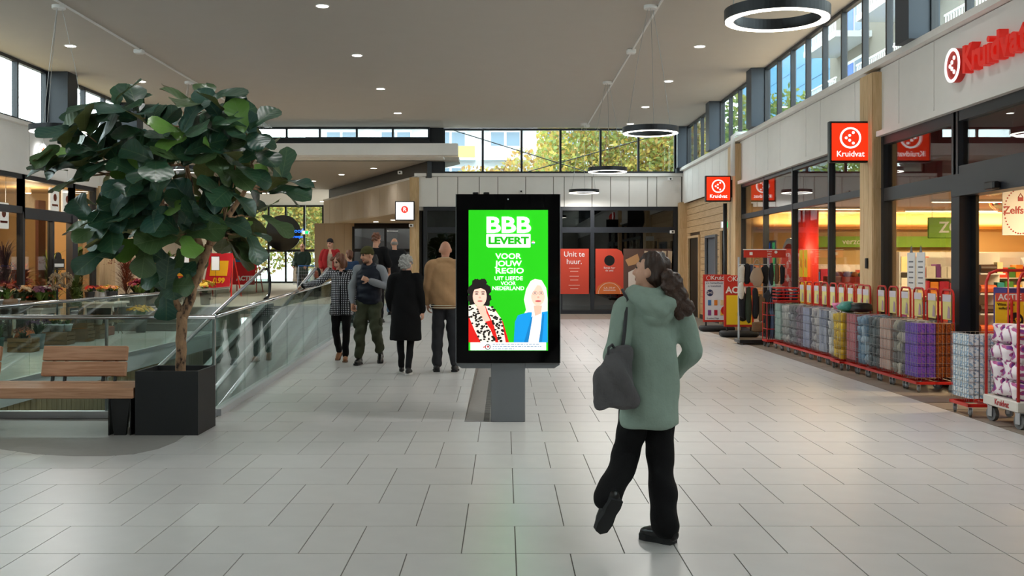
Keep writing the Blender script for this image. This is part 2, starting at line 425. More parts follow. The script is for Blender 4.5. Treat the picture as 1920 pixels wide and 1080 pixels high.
# ---- back wall (Y = 33.8): local x runs towards -X
PB = ((5.8, 33.8), PI)
def bx_(x): return 5.8-x
wb = B().box(-2.77, 5.8, 33.8, 33.95, 3.47, 4.46).obj('wall_back', mat('panel_backing', '#8f8a82', .7)); struct(wb, 'white panelled band above the vacant unit at the far end', 'wall')
panels(wb, PB, [bx_(x) for x in (5.75,4.95,4.65,4.05,3.45,2.85,1.95,1.6,.7,-.2,-.8,-1.5,-2.15,-2.77)], 3.47, 4.44)
s = B().box(-2.9, 5.8, 33.68, 34, 4.45, 4.55).obj('trim_4', W_PANEL); struct(s, 'white ledge under the far end windows', 'ledge')
window('window_8', (0, 33.85), 0, [-1.95,-.69,.57,1.83,3.13,4.36,5.55], 4.55, 6.02, fw=.07, label='far end window strip looking onto autumn trees')
struct(B().box(-2.42, -1.95, 33.7, 34.0, 4.55, 6.02).obj('column', mat('near_black_column', '#14161b', .5)), 'near black column where the corridor meets the far windows', 'column')
struct(B().box(5.55, 6.0, 33.6, 34.0, 4.55, 6.02).obj('column', DARK2), 'blue-grey corner column at the end of the far windows', 'column')
window('window_9', (0, 33.6), 0, [-10.45,-7.76,-6.6,-5.93,-4.74,-3.58,-2.42][0:1]+[-9.2,-8.1,-7.0,-5.93,-4.74,-3.58,-2.42], 5.64, 6.02, fw=.06, label='low window strip above the corridor beam')
struct(B().box(-10.45, -2.4, 33.62, 33.9, 5.2, 5.66).obj('trim_5', mat('near_black_column', '#14161b', .5)), 'black band between low windows and white beam', 'trim')
for a, c in (((-1.75, 33.925, 6.0), (2.75, 33.925, 4.6)), ((.7, 33.93, 4.6), (5.5, 33.93, 5.95))):
    tag(B().tube([a, c], .016, 6).obj('brace_rod', BLACK), 'thin black cross brace behind the far windows '+('falling to the right' if c[2] < a[2] else 'rising to the right'), 'brace')
window('window_10', (0, 33.8), 0, [-2.55,-1.45,0.2,1.83,2.86,5.55], 0.0, 3.47, (2.72,), .12, .14, g=glass('dark_shop_glazing', '#8f9496', .09), label='dark glazed front of the vacant unit')
vr = B().box(-2.7, 5.6, 41, 41.2, 0, 3.4).box(-2.9, -2.7, 34.2, 41, 0, 3.4).box(5.6, 5.8, 34, 41, 0, 3.4).box(-2.9, 5.8, 34, 41.2, 3.4, 3.47).box(-2.9, 5.8, 34.05, 41.2, -.1, 0.0).obj('wall_vacant', mat('vacant_grey', '#4a4947', .8)); struct(vr, 'dim bare interior of the vacant unit', 'wall')

# ---- angled entrance front left of the far end
A0, rzA = (-2.77, 33.8), math.atan2(12.6, -5.23)
wa = link('wall_angled', None); tag(wa, 'warm white panelled fascia curving back along the corridor', 'wall', kind='structure')
n = 12; panels(wa, (A0, rzA), [13.64*k/n for k in range(n+1)], 3.36, 4.42, mat('warm_white_panel', '#d8c9b4', .6))
Mx = Matrix.Translation((*A0, 0)) @ Matrix.Rotation(rzA, 4, 'Z')
o = B().box(0, 13.64, -.25, -.01, 3.36, 4.42).obj('backing', W_PANEL, wa); o.matrix_local = Mx
o = B().box(-.05, 13.64, -.3, .06, 4.41, 4.48).obj('ledge', W_PANEL, wa); o.matrix_local = Mx
o = B().box(-.3, 13.6, -.35, -.2, 4.40, 5.0).obj('dark_upstand', BLACK, wa); o.matrix_local = Mx
struct(B().prism([(-2.8, 33.95), (-2.8, 44.1), (-7.15, 44.1)], 3.34, 3.40).obj('ceiling_entrance', mat('warm_soffit', '#d2bd9d', .7)), 'warm soffit over the angled shop entrance', 'ceiling')
wi = link('wall_entrance', None); tag(wi, 'pale wood panels beside the dark cafe front', 'wall', kind='structure')
for k in range(4): box('panel', mat('pale_wood_panel', '#dcc6a6', .6), -8.0+k*.42+.004, -8.0+(k+1)*.42-.004, 44.0, 44.1, ZUP, 3.34, wi)
window('window_11', (0, 44.0), 0, [-6.35,-5.0,-3.7,-2.8], ZUP, 3.2, (2.2,), .09, .14, BLACK, SHOPG, label='dark front of the cafe under the soffit')
vr = B().box(-6.4, -2.7, 44.02, 44.12, 3.2, 3.5).box(-6.4, -2.8, 47, 47.2, ZUP, 3.4).box(-6.5, -6.4, 44.1, 47, ZUP, 3.4).box(-2.8, -2.7, 41.2, 47, ZUP, 3.4).obj('wall_cafe', mat('cafe_dark', '#2a221d', .7)); struct(vr, 'dark cafe interior', 'wall')
p = tag(link('pillar', None), 'slim oak pillar beneath the white sign with a red disc', 'pillar', kind='structure')
box('core', PILLAR, -3.05, -2.75, 33.7, 34.0, 0, 4.42, p); box('board', PILLAR, -2.99, -2.81, 33.67, 33.7, 0, 4.40, p)
# ---- upper level plateau, steps, basement
up = B().box(-17, -.4, 27.6, 60, ZUP-.3, ZUP).box(-17, -6.6, 25.9, 27.6, ZUP-.3, ZUP).obj('floor_upper', STONE); struct(up, 'pale floor of the raised level behind the moving walkways', 'floor')
for k in range(3):
    s = B().box(-10.4, -6.62, 25.0+.3*k, 26.3, .185*k, .185*(k+1)).box(-10.4, -6.62, 24.99+.3*k, 25.03+.3*k, .185*(k+1)-.03, .185*(k+1)+.002).obj('step', mat('dark_step', '#6f6a62', .6)); struct(s, '%s stone step up from the florist floor' % ['lowest', 'middle', 'top'][k], 'step')
bs = B().box(-6.6, -3.0, 10.9, 28, -4.2, -4).box(-6.6, -3.0, 10.7, 10.9, -4, -.3).box(-3.05, -2.9, 10.9, 28, -4, -.05).box(-6.6, -3, 28, 28.2, -4, .2).obj('wall_basement', mat('basement_plaster', '#9a917f', .8)); struct(bs, 'beige basement walls below the moving walkways', 'wall')
wl_ = B().box(-6.8, -6.62, 10.9, 26, -4, -.25).obj('wall_slats', mat('slat_gap', '#6b5a41', .8)); struct(wl_, 'slatted wood wall lining the stairwell opening', 'wall')
SLATW = wood('beige_slat', '#b7a17c', '#9d8863', (14, 14, 1))
sm = B().box(0, .03, .006, .164, -4, -.26).mesh('slat', SLATW)
for k in range(70): link('slat', sm, wl_, (-6.62, 10.95+k*.17, 0))
s = B().box(-6.72, -6.55, 10.9, 26, -.27, .005).obj('trim_6', mat('white_edge', '#dfe3e6', .4)); struct(s, 'white floor edge along the far side of the opening', 'trim')

# ---- left wall (X = -10.45): local x runs towards -Y
wl = B().box(-10.65, -10.45, -14, 30, 3.6, 4.62).box(-10.65, -10.45, -14, 19.5, 0, 3.6).obj('wall_left', mat('panel_backing', '#8f8a82', .7)); struct(wl, 'white panelled band above the florist', 'wall')
YL = 30
def ly(y): return YL-y
panels(wl, ((-10.45, YL), -Q), [ly(y) for y in (30,28.4,26.9,24.9,23.6,22.9,21.5,20,17,14,10,5,0,-6,-14)], 3.62, 4.62)
s = B().box(-10.6, -10.3, -14, 30, 4.61, 4.69).obj('trim_7', W_PANEL); struct(s, 'white ledge below the upper windows on the left', 'ledge')
s = B().box(-10.6, -10.34, 19.5, 28.2, 3.55, 3.62).obj('trim_8', W_PANEL); struct(s, 'white drip edge above the florist windows', 'trim')
window('window_12', (-10.5, YL), -Q, [ly(y) for y in (23.8,22.4,21.2,20,18.8,17.6,16,14,12,10,8,6,4,2,0,-2,-4,-6,-8,-10,-12,-14)], 4.69, 6.02, fw=.07, label='upper left window strip ahead of the dark column')
window('window_13', (-10.5, YL), -Q, [ly(y) for y in (29.9,28.9,28.4,27.3,26.0,24.9,24.4)], 4.69, 6.02, fw=.07, label='upper left window strip behind the dark column')
struct(B().box(-10.5, -9.98, 23.85, 24.4, 4.69, 6.02).obj('column', mat('deep_navy_column', '#1a212b', .5)), 'dark column between the upper left windows', 'column')
struct(B().box(-10.5, -10.0, 28.4, 28.9, 4.69, 6.02).obj('column', mat('deep_navy_column', '#1a212b', .5)), 'second dark column of the upper left windows behind the fig tree', 'column')
window('window_14', (-10.45, YL), -Q, [ly(y) for y in (22.55,21.0,19.5)], 0, 3.55, (2.78,), .1, .14, g=SHOPG, label='florist shop window left of the door')
window('window_15', (-10.45, YL), -Q, [ly(y) for y in (26.5,25.2)], 0, 3.55, (2.78,), .1, .14, g=SHOPG, label='florist shop window right of the door')
window('window_16', (-10.45, YL), -Q, [ly(y) for y in (25.2,22.55)], 2.74, 3.55, (), .1, .14, g=SHOPG, label='glazed panel over the florist door')
d = tag(link('door_5', None), 'dark framed open sliding door of the florist', 'door', kind='structure')
box('post', DARK, -10.52, -10.36, 25.05, 25.35, 0, 2.78, d); box('post', DARK, -10.5, -10.38, 23.98, 24.08, 0, 2.6, d); box('header', DARK, -10.52, -10.38, 22.55, 25.2, 2.6, 2.78, d)
box('pane', SHOPG, -10.46, -10.445, 22.6, 23.98, .05, 2.6, d)
p = tag(link('pillar', None), 'pale oak pillar at the end of the florist front', 'pillar', kind='structure')
for k in range(3): box('board', PILLAR, -10.5, -10.3, 26.55+k*.36, 26.9+k*.36, 0.02, 3.6, p)
box('core', PILLAR, -10.7, -10.5, 26.5, 27.7, 0, 3.6, p)
wq = B().box(-10.75, -10.5, 27.7, 30.4, 0, 3.6).box(-10.75, -10.47, 29.9, 34.0, 3.6, 6.02).obj('wall_left_end', mat('panel_backing', '#8f8a82', .7)); struct(wq, 'pale end section of the left wall beyond the florist', 'wall')
for k in range(4): box('panel', mat('pale_wood_panel', '#dcc6a6', .6), -10.5, -10.46, 27.75+k*.66, 28.40+k*.66, 0, 3.58, wq)
for k in range(3): box('panel', W_PANEL, -10.47, -10.44, 29.95+k*1.34, 31.27+k*1.34, 3.62, 6.0, wq)
# far angled left side of the corridor
wf = link('wall_corridor', None); tag(wf, 'wood panelled corridor wall behind the fig tree', 'wall', kind='structure')
F0, rzF = (-15.3, 58.5), math.atan2(-28.5, 4.85)
MF = Matrix.Translation((*F0, 0)) @ Matrix.Rotation(rzF, 4, 'Z')
for k in range(14):
    o = box('panel', [mat('pale_wood_panel', '#dcc6a6', .6), W_PANEL][0], 2*k+.01, 2*k+1.99, -.1, 0, ZUP, 3.5, wf); o.matrix_local = MF
    o = box('panel', W_PANEL, 2*k+.01, 2*k+1.99, -.1, .05, 3.5, 5.0, wf); o.matrix_local = MF
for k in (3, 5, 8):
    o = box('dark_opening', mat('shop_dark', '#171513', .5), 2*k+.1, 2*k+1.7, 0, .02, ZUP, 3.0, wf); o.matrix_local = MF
# far window wall of the corridor
window('window_17', (0, 58.5), 0, [-15.3,-14.1,-13.2,-12.24,-11.2,-10.15,-9.3,-8.4], ZUP, 4.93, (2.38,), .1, .15, BLACK, GLASS, label='tall corridor end window looking onto yellow trees')
struct(B().box(-15.35, -14.75, 58.0, 58.4, ZUP, 4.93).obj('column', mat('steel_blue_column', '#5c6b7c', .4)), 'slim steel blue column before the corridor end window', 'column')
# end wall behind the photographer
struct(B().box(-10.6, 6, -14.2, -14, 0, 6.2).obj('wall_front', mat('warm_grey_wall', '#b5afa6', .8)), 'plain wall closing the hall behind the viewer', 'wall')
# ================================================================== LAMPS
def spot(par, loc, watts, col, ang=130, blend=1.0, r=.06):
    l = bpy.data.lights.new('lamp_light', 'SPOT'); l.energy = watts; l.color = col; l.spot_size = R(ang); l.spot_blend = blend; l.shadow_soft_size = r
    return link('lamp_light', l, par, loc)
def downlight(x, y, z, label, group, watts, col=(1, .985, .965), lit=True, r=.09):
    t = thing('ceiling_downlight', label, 'downlight', (x, y, z), 0, group)
    link('trim_ring', DLR, t); link('diffuser', DLD, t)
    if watts: spot(t, (0, 0, -.03), watts, col)
    return t
DLR = B().lathe([(.10, -.012), (.125, -.010), (.125, 0), (.10, 0)], 20).mesh('trim_ring', WHITE)
DLD = B().lathe([(.0, -.016), (.102, -.014), (.102, -.002)], 20).mesh('diffuser', emat('downlight_glow', '#fffaf0', 9.0))
for nm_, X, ys in (('left', -8.75, (-8.4, -4.1, .1, 4.3, 8.5, 12.7, 16.9, 21.05, 25.15, 29.3)), ('middle', -3.1, (-7.4, -3.2, 1, 5.2, 9.4, 13.6, 17.8, 22.0, 26.2, 30.4)), ('right', 3.96, (-8.1, -3.9, 0.3, 4.5, 8.7, 12.9, 17.0, 21.1, 25.1, 29.2, 32.7))):
    for i_, y in enumerate(ys):
        downlight(X, y, 6.02, 'round recessed downlight in the %s ceiling row, %s from the far end' % (nm_, ['nearest', 'second', 'third', 'fourth', 'fifth', 'sixth', 'seventh', 'eighth', 'ninth', 'tenth', 'eleventh', 'twelfth'][len(ys)-1-i_]), 'recessed hall downlights, %s row' % nm_, DOWN_W)
for k, (X, Y) in enumerate(((-4.5, 36), (-6.0, 38.5), (-7.6, 41.5), (-9.4, 44), (-10.5, 48), (-10.3, 52), (-9.6, 55))):
    downlight(X, Y, 4.93, 'recessed downlight in the low corridor ceiling, %s from the hall' % ['first', 'second', 'third', 'fourth', 'fifth', 'sixth', 'seventh'][k], 'corridor downlights', 40)
for k, (X, Y) in enumerate(((-5.2, 42.3), (-4.3, 40.5), (-3.5, 38.5))):
    downlight(X, Y, 3.34, 'recessed downlight in the entrance soffit, %s from the cafe' % ['first', 'second', 'third'][k], 'entrance soffit downlights', 55, (1, .8, .55))
# ring pendants
def arc(r, z, n=64): return [(r*math.cos(2*PI*k/n), r*math.sin(2*PI*k/n), z) for k in range(n)]
def ring(r0, r1, z0, z1, n=64):
    b = B(); vs = []
    for k in range(n):
        c, s_ = math.cos(2*PI*k/n), math.sin(2*PI*k/n); vs += [(r0*c,r0*s_,z0),(r1*c,r1*s_,z0),(r1*c,r1*s_,z1),(r0*c,r0*s_,z1)]
    fs = []
    for k in range(n):
        a, d = 4*k, 4*((k+1) % n)
        for i in range(4): j = (i+1) % 4; fs.append((a+i, a+j, d+j, d+i))
    return b.add(vs, fs)
RINGM = ring(.385, .475, 0, .10).mesh('ring_housing', mat('ring_black', '#26282c', .38, .3)); RIND = ring(.395, .465, -.008, 0).mesh('ring_diffuser', LAMP)
CAN = B().lathe([(.11, -.06), (.115, -.05), (.115, 0), (.0, 0)][::1], 24).mesh('canopy', WHITE)
def pendant(x, y, z, label):
    t = thing('ring_pendant_lamp', label, 'pendant lamp', (x, y, z), 0, 'black ring pendant lamps')
    for me, nm2 in ((RINGM, 'ring_housing'), (RIND, 'ring_diffuser')):
        o = link(nm2, me, t)
        if nm2 == 'ring_housing':
            for a in (.5, 2.6, 4.7): 
                p = [(.43*math.cos(a), .43*math.sin(a), .1), (.25*math.cos(a), .25*math.sin(a), (6.0-z)*.55), (.05*math.cos(a), .05*math.sin(a), 5.97-z)]
                B().tube(p, .005, 5).obj('cable', mat('steel_cable', '#a9a9a6', .4, .6), t)
    link('canopy', CAN, t, (0, 0, 6.02-z))
    l = bpy.data.lights.new('ring_light', 'AREA'); l.shape = 'DISK'; l.size = .8; l.energy = RING_W; l.color = (1, .98, .95); l.spread = R(170)
    link('ring_light', l, t, (0, 0, -.03))
for y, d in ((9.55, 'black ring pendant lamp hanging lowest and largest at the upper right'), (17.8, 'black ring pendant lamp in front of the far right windows'), (25.2, 'black ring pendant lamp level with the far window sill'), (32.6, 'small looking black ring pendant before the far white panels')):
    pendant(2.5, y, 3.84, d)
for y, d in ((17.8, 'black ring pendant lamp before the florist sign'), (25.2, 'black ring pendant lamp hidden among the fig leaves'), (32.6, 'black ring pendant lamp beyond the fig tree by the corridor')):
    pendant(-7.6, y, 3.86, d)
for X, d in ((2.5, 'slim white cable duct on the ceiling above the right pendants'), (-7.6, 'slim white cable duct on the ceiling above the left pendants')):
    t = thing('cable_duct', d, 'cable duct', (X, 0, 6.016))
    box('channel', WHITE, .12, .15, -13, 33.5, -.03, 0, t)
    for y in (12.9, 21.4, 32.9): B().bevbox(.02, .2, y-.09, y+.09, -.09, 0, .02).obj('junction_box', WHITE, t)
# ================================================================== DISPLAY STAND
KY = 10.62
k = thing('display_stand', 'tall black digital advertising stand with a bright green screen', 'display stand', (.041, KY, 0))
B().bevbox(-.174, .174, -.02, .16, 0, .62, .006).obj('post', GREY, k)
B().prism([(-.525,.605),(.525,.605),(.525,.58),(.47,.545),(.175,.545),(.175,.6),(-.175,.6),(-.175,.545),(-.47,.545),(-.525,.58)], -.02, .16, 'y').obj('chin', GREY, k)
B().bevbox(-.527, .527, -.045, .17, .60, 2.315, .008).obj('casing', mat('kiosk_black', '#030304', .07, spec=.2), k)
box('edge_trim', GREY, -.531, -.525, -.05, .165, .60, 2.315, k); box('edge_trim', GREY, .525, .531, -.05, .165, .60, 2.315, k)
B().cyly((0, 2.262), .008, -.049, -.045, 12).obj('sensor_dot', LGREY, k)
for x in (-.33, -.22): B().bevbox(x-.03, x+.03, -.03, .03, 2.315, 2.335, .008).obj('vent_cap', BLACK, k)
scr = B().box(-.400, .405, -.052, -.045, .728, 2.153).obj('screen', emat('screen_green', '#20c80a', .56), k)
SC = 664.0
def sp(zx, zy): return (-.400+(zx-68)/SC, .728+(993-zy)/SC)
pic = B(); lay_y = [-.0525]
def poly(pts, col):
    lay_y[0] -= .00002
    pic.col = lin(col); pic.add([(sp(*p)[0], lay_y[0], sp(*p)[1]) for p in pts], [tuple(range(len(pts)))])
def elp(cx, cy, rx, ry, col, n=24, jit=0):
    poly([(cx+(rx+jit*math.sin(7*a+cx))*math.cos(a), cy+(ry+jit*math.sin(9*a))*math.sin(a)) for a in [-2*PI*i/n for i in range(n)]][::-1], col)
SCW = emat('screen_white', '#ffffff', .8); SCG = emat('screen_green_print', '#17b305', .6)
# left portrait: dark curly hair, red jacket, spotted scarf
for cx, cy, r in ((140,565,52),(100,590,40),(182,585,38),(90,640,30),(194,640,28),(95,670,24),(188,675,24),(120,540,30),(165,535,26)): elp(cx, cy, r, r, '#17100f', 20, 3)
poly([(68,740),(110,700),(200,695),(250,720),(300,800),(340,938),(68,938)], '#d8140c')
poly([(118,690),(178,690),(190,740),(215,790),(180,800),(140,750)], '#f2c3ae')
elp(143, 628, 47, 68, '#f6cdb9'); 
for x in (122, 165): elp(x, 612, 11, 4, '#3a2722'); elp(x, 598, 15, 3, '#2a1a16')
elp(145, 660, 17, 5, '#c0685f'); elp(144, 636, 8, 6, '#e3ab95'); poly([(100,585),(115,560),(170,555),(188,590),(150,572)], '#17100f')
poly([(68,690),(112,680),(150,760),(215,850),(250,938),(150,938),(110,860),(68,760)], '#efe7da')
poly([(180,690),(230,700),(290,780),(318,938),(270,938),(240,830)], '#efe7da')
rs = random.Random(3)
def inp(x, y, P_):
    c = False
    for (x0, y0), (x1, y1) in zip(P_, P_[1:]+P_[:1]):
        if (y0 > y) != (y1 > y) and x < (x1-x0)*(y-y0)/(y1-y0)+x0: c = not c
    return c
for i in range(170):
    x, y = rs.uniform(72, 318), rs.uniform(685, 932)
    if not (inp(x, y, [(68,690),(112,680),(150,760),(215,850),(250,938),(150,938),(110,860),(68,760)]) or inp(x, y, [(180,690),(230,700),(290,780),(318,938),(270,938),(240,830)])): continue
    elp(x, y, rs.uniform(6, 11), rs.uniform(5, 9), '#1c1712', 7)
pic.obj('portrait_print', vcol('screen_print', .62), k); pic = B()
# right portrait: long pale hair, glasses, blue jacket
poly([(515,510),(560,520),(590,570),(600,640),(600,745),(560,760),(490,760),(455,778),(430,765),(455,720),(440,650),(455,580),(485,525)], '#e7e2dc')
poly([(372,938),(380,800),(400,755),(470,735),(560,735),(600,728),(600,938)], '#0a93dd')
poly([(500,690),(560,690),(560,760),(545,938),(470,938),(490,780)], '#f4efe9')
elp(535, 622, 47, 70, '#f3c9b4'); poly([(505,690),(562,690),(555,745),(515,760)], '#eab9a2')
poly([(480,640),(478,575),(505,535),(545,528),(525,560),(500,600)], '#e7e2dc'); poly([(545,528),(580,560),(592,650),(575,610)], '#e7e2dc')
for x in (515, 556): elp(x, 606, 17, 13, '#8a7a72'); elp(x, 606, 14.5, 10.5, '#f3c9b4'); elp(x, 606, 7, 4, '#41505a')
elp(536, 660, 20, 6, '#c2504f'); elp(537, 634, 7, 6, '#e0a48d')
poly([(490,770),(500,760),(470,938),(440,938)], '#0778ba'); poly([(568,750),(578,745),(562,938),(540,938)], '#0778ba')
pic.obj('portrait_print', vcol('screen_print', .62), k); pic = B()
poly([(80,938),(590,938),(590,990),(80,990)], '#fdfdfd')
rs = random.Random(9)
for j, y in enumerate((950, 965, 981)):
    x = 230
    while x < (545, 550, 370)[j]:
        w = rs.uniform(8, 26); poly([(x,y-3),(x+w,y-3),(x+w,y+3),(x,y+3)], '#8fa3b5'); x += w+5
elp(197, 968, 19, 19, '#20242a'); elp(197, 968, 14, 14, '#f4f4f4'); elp(199, 966, 7, 8, '#b83238'); poly([(165,966),(185,963),(185,971),(165,973)], '#d04038')
pic.obj('notice_strip', vcol('screen_print', .62), k); pic = B()
poly([(187,212),(192,208),(480,208),(485,212),(485,296),(480,300),(200,300),(187,288)], '#ffffff')
pic.obj('slogan_plate', vcol('screen_print', .62), k); pic = B()
elp(503, 266, 11, 11, '#ffffff'); poly([(493,262),(496,257),(510,257),(513,262)], '#d6242a'); poly([(493,270),(513,270),(509,276),(497,276)], '#2456b5')
pic.obj('flag_dot', vcol('screen_print', .62), k)
def stext(body, zx, zy, cap, width, m=SCW, b=.0):
    x, z = sp(zx, zy)
    o = text('advert_lettering', body, m, cap/SC/.73, k, (x, -.0625, z), bold=b, ext=.0004)
    o['w'] = width/SC
    return o
fit = []
for a in (('BBB', 334, 153, 108, 300, SCW, .007), ('LEVERT', 336, 255, 48, 272, SCG, .0045), ('VOOR', 335, 360, 38, 174, SCW, .0015), ('JOUW', 337, 409, 38, 182, SCW, .0015), ('REGIO', 344, 457, 38, 188, SCW, .0015), ('UIT LIEFDE', 337, 508, 26, 190, SCW, .0006), ('VOOR', 335, 542, 26, 102, SCW, .0006), ('NEDERLAND', 335, 575, 26, 214, SCW, .0008)):
    fit.append(stext(*a))
def fit_widths():
    bpy.context.view_layer.update()
    for o in fit:
        w = o.dimensions.x
        if w > 1e-4: o.scale.x *= o['w']/w
        del o['w']

# ================================================================== PLANTER, FIG TREE, BENCH
PB_ = mat('planter_black', '#17181a', .65, noise=.1, nscale=60)
p = thing('planter_box', 'square black planter holding the fig tree', 'planter', (-3.16, 10.06, 0))
h = .295; t_ = .025
b = B()
for s0 in ((-h,h,-h,-h+t_),(-h,h,h-t_,h),(-h,-h+t_,-h+t_,h-t_),(h-t_,h,-h+t_,h-t_)): b.box(*s0, 0, .6)
b.box(-h+t_, h-t_, -h+t_, h-t_, 0, .05); b.obj('tub', PB_, p)
B().box(-h+t_, h-t_, -h+t_, h-t_, .4, .55).obj('soil', mat('potting_soil', '#2a211a', .9, bump=.6, bscale=90), p)
def barkmat():
    m = mat('fig_bark', '#7a5a44', .85, bump=.5, bscale=40); nt = m.node_tree; bs = nt.nodes['Principled BSDF']
    tc = nt.nodes.new('ShaderNodeTexCoord'); mp = nt.nodes.new('ShaderNodeMapping'); mp.inputs['Scale'].default_value = (1, 1, .55)
    n = nt.nodes.new('ShaderNodeTexNoise'); n.inputs['Scale'].default_value = 19; n.inputs['Detail'].default_value = 3
    cr = nt.nodes.new('ShaderNodeValToRGB'); e = cr.color_ramp.elements
    e[0].position = .37; e[0].color = lin('#2d1f18'); e[1].position = .45; e[1].color = lin('#8a6a50'); cr.color_ramp.elements.new(.65).color = lin('#a4805f')
    nt.links.new(tc.outputs['Object'], mp.inputs[0]); nt.links.new(mp.outputs[0], n.inputs['Vector']); nt.links.new(n.outputs[0], cr.inputs[0]); nt.links.new(cr.outputs[0], bs.inputs['Base Color'])
    return m
def leafmat(name, top, young, under):
    m = bpy.data.materials.new(name); m.use_nodes = True; nt = m.node_tree; bs = nt.nodes['Principled BSDF']; N = nt.nodes.new; L = nt.links.new
    uv = N('ShaderNodeUVMap'); sep = N('ShaderNodeSeparateXYZ'); L(uv.outputs[0], sep.inputs[0])
    au = N('ShaderNodeMath'); au.operation = 'ABSOLUTE'; L(sep.outputs[0], au.inputs[0])
    mid = N('ShaderNodeMath'); mid.operation = 'LESS_THAN'; mid.inputs[1].default_value = .035; L(au.outputs[0], mid.inputs[0])
    a1 = N('ShaderNodeMath'); a1.operation = 'MULTIPLY_ADD'; a1.inputs[1].default_value = -.28; L(au.outputs[0], a1.inputs[0]); L(sep.outputs[1], a1.inputs[2])
    a2 = N('ShaderNodeMath'); a2.operation = 'MULTIPLY'; a2.inputs[1].default_value = 7; L(a1.outputs[0], a2.inputs[0])
    fr = N('ShaderNodeMath'); fr.operation = 'FRACT'; L(a2.outputs[0], fr.inputs[0])
    lt = N('ShaderNodeMath'); lt.operation = 'LESS_THAN'; lt.inputs[1].default_value = .07; L(fr.outputs[0], lt.inputs[0])
    mx = N('ShaderNodeMath'); mx.operation = 'MAXIMUM'; L(mid.outputs[0], mx.inputs[0]); L(lt.outputs[0], mx.inputs[1])
    vm = N('ShaderNodeMath'); vm.operation = 'MULTIPLY'; vm.inputs[1].default_value = .2; L(mx.outputs[0], vm.inputs[0])
    oi = N('ShaderNodeObjectInfo'); cr = N('ShaderNodeValToRGB'); cr.color_ramp.interpolation = 'CONSTANT'; e = cr.color_ramp.elements
    e[0].color = lin(top); e[1].position = .3; e[1].color = lin('#33583f')
    for ps, c in ((.55, '#2b5246'), (.75, '#48623a'), (.9, young)): cr.color_ramp.elements.new(ps).color = lin(c)
    L(oi.outputs['Random'], cr.inputs[0])
    mc = N('ShaderNodeMix'); mc.data_type = 'RGBA'; L(vm.outputs[0], mc.inputs[0]); L(cr.outputs[0], mc.inputs[6]); mc.inputs[7].default_value = lin('#8fa070')
    ge = N('ShaderNodeNewGeometry'); mb = N('ShaderNodeMix'); mb.data_type = 'RGBA'; L(ge.outputs['Backfacing'], mb.inputs[0]); L(mc.outputs[2], mb.inputs[6])
    mu = N('ShaderNodeMix'); mu.data_type = 'RGBA'; L(vm.outputs[0], mu.inputs[0]); mu.inputs[6].default_value = lin(under); mu.inputs[7].default_value = lin('#a3a57a'); L(mu.outputs[2], mb.inputs[7])
    L(mb.outputs[2], bs.inputs['Base Color']); bs.inputs['Roughness'].default_value = .36; bs.inputs['Specular IOR Level'].default_value = .6
    hb = N('ShaderNodeMath'); hb.operation = 'SINE'; h2 = N('ShaderNodeMath'); h2.operation = 'MULTIPLY'; h2.inputs[1].default_value = 2*PI; L(a2.outputs[0], h2.inputs[0]); L(h2.outputs[0], hb.inputs[0])
    bp = N('ShaderNodeBump'); bp.inputs['Strength'].default_value = .05; bp.inputs['Distance'].default_value = .02; L(hb.outputs[0], bp.inputs['Height']); L(bp.outputs[0], bs.inputs['Normal'])
    return m
FIGL = leafmat('fiddle_leaf', '#264a37', '#6f9a45', '#6a6d3e')
def leaf_mesh(seed, mt, prof=((0,.02),(.07,.10),(.2,.20),(.36,.215),(.5,.25),(.66,.35),(.8,.375),(.92,.27),(1,.05)), droop=.32):
    rs = random.Random(seed); fold = rs.uniform(.05, .3); dr = rs.uniform(.05, droop); ph_ = rs.uniform(0, 6); wav = rs.uniform(.02, .05); asym = rs.uniform(-.06, .06)
    vs = []; uv = []; fs = []; cs = (-1, -.55, 0, .55, 1)
    for i, (t, w) in enumerate(prof):
        for j, c in enumerate(cs):
            x = c*w*(1+asym*c); z = abs(c)*w*fold-dr*t*t+wav*math.sin(7*t+ph_+2*c)*abs(c)
            vs.append((x, t*(1-.12*dr), z)); uv.append((c*(w/.37), t))
    for i in range(len(prof)-1):
        for j in range(4): a = i*5+j; fs.append((a, a+1, a+6, a+5))
    # stalk
    me = bpy.data.meshes.new('leaf'); me.from_pydata(vs, [], fs); me.materials.append(mt)
    ul = me.uv_layers.new(name='UVMap'); d = []
    for f in fs:
        for v in f: d += list(uv[v])
    ul.data.foreach_set('uv', d); me.polygons.foreach_set('use_smooth', [True]*len(fs)); me.update()
    return me
FLM = [leaf_mesh(i, FIGL) for i in range(9)]
BARK = barkmat()
TX, TY = -3.115, 10.05
ft = thing('fiddle_leaf_fig', 'big fiddle leaf fig tree with broad dark glossy leaves', 'tree', (TX, TY, .52))
def wp_(px, py, dy=0.):   # crown layout measured at the tree's own distance
    Y = TY; return Vector(((px-945)*Y/1955-TX, dy, 1.6-(py-496)*Y/1955-.52))
def crook(a, b_, r0, r1, n=6, w=.03, seed=0):
    rs = random.Random(seed); pts = []; rr = []
    for i in range(n+1):
        t = i/n; p_ = a.lerp(b_, t)
        if 0 < i < n: p_ += Vector((rs.uniform(-w, w), rs.uniform(-w, w), rs.uniform(-w, w)*.5))
        pts.append(p_); rr.append(r0+(r1-r0)*t)
    return pts, rr
T0 = Vector((0, 0, -.02)); F1 = wp_(341, 585)
tr = B()
pts, rr = crook(T0, F1, .050, .052, 7, .008, 1); tr.tube(pts, rr, 12)
tr.obj('trunk', BARK, ft, True)
limbs = []
def V3(*a): return Vector(a)
def limb(a, b_, r0, r1, seed, w=.035):
    pts, rr = crook(a, b_, r0, r1, 7, w, seed); B().tube(pts, rr, 9).obj('limb', BARK, ft, True); limbs.extend(zip(pts, rr))
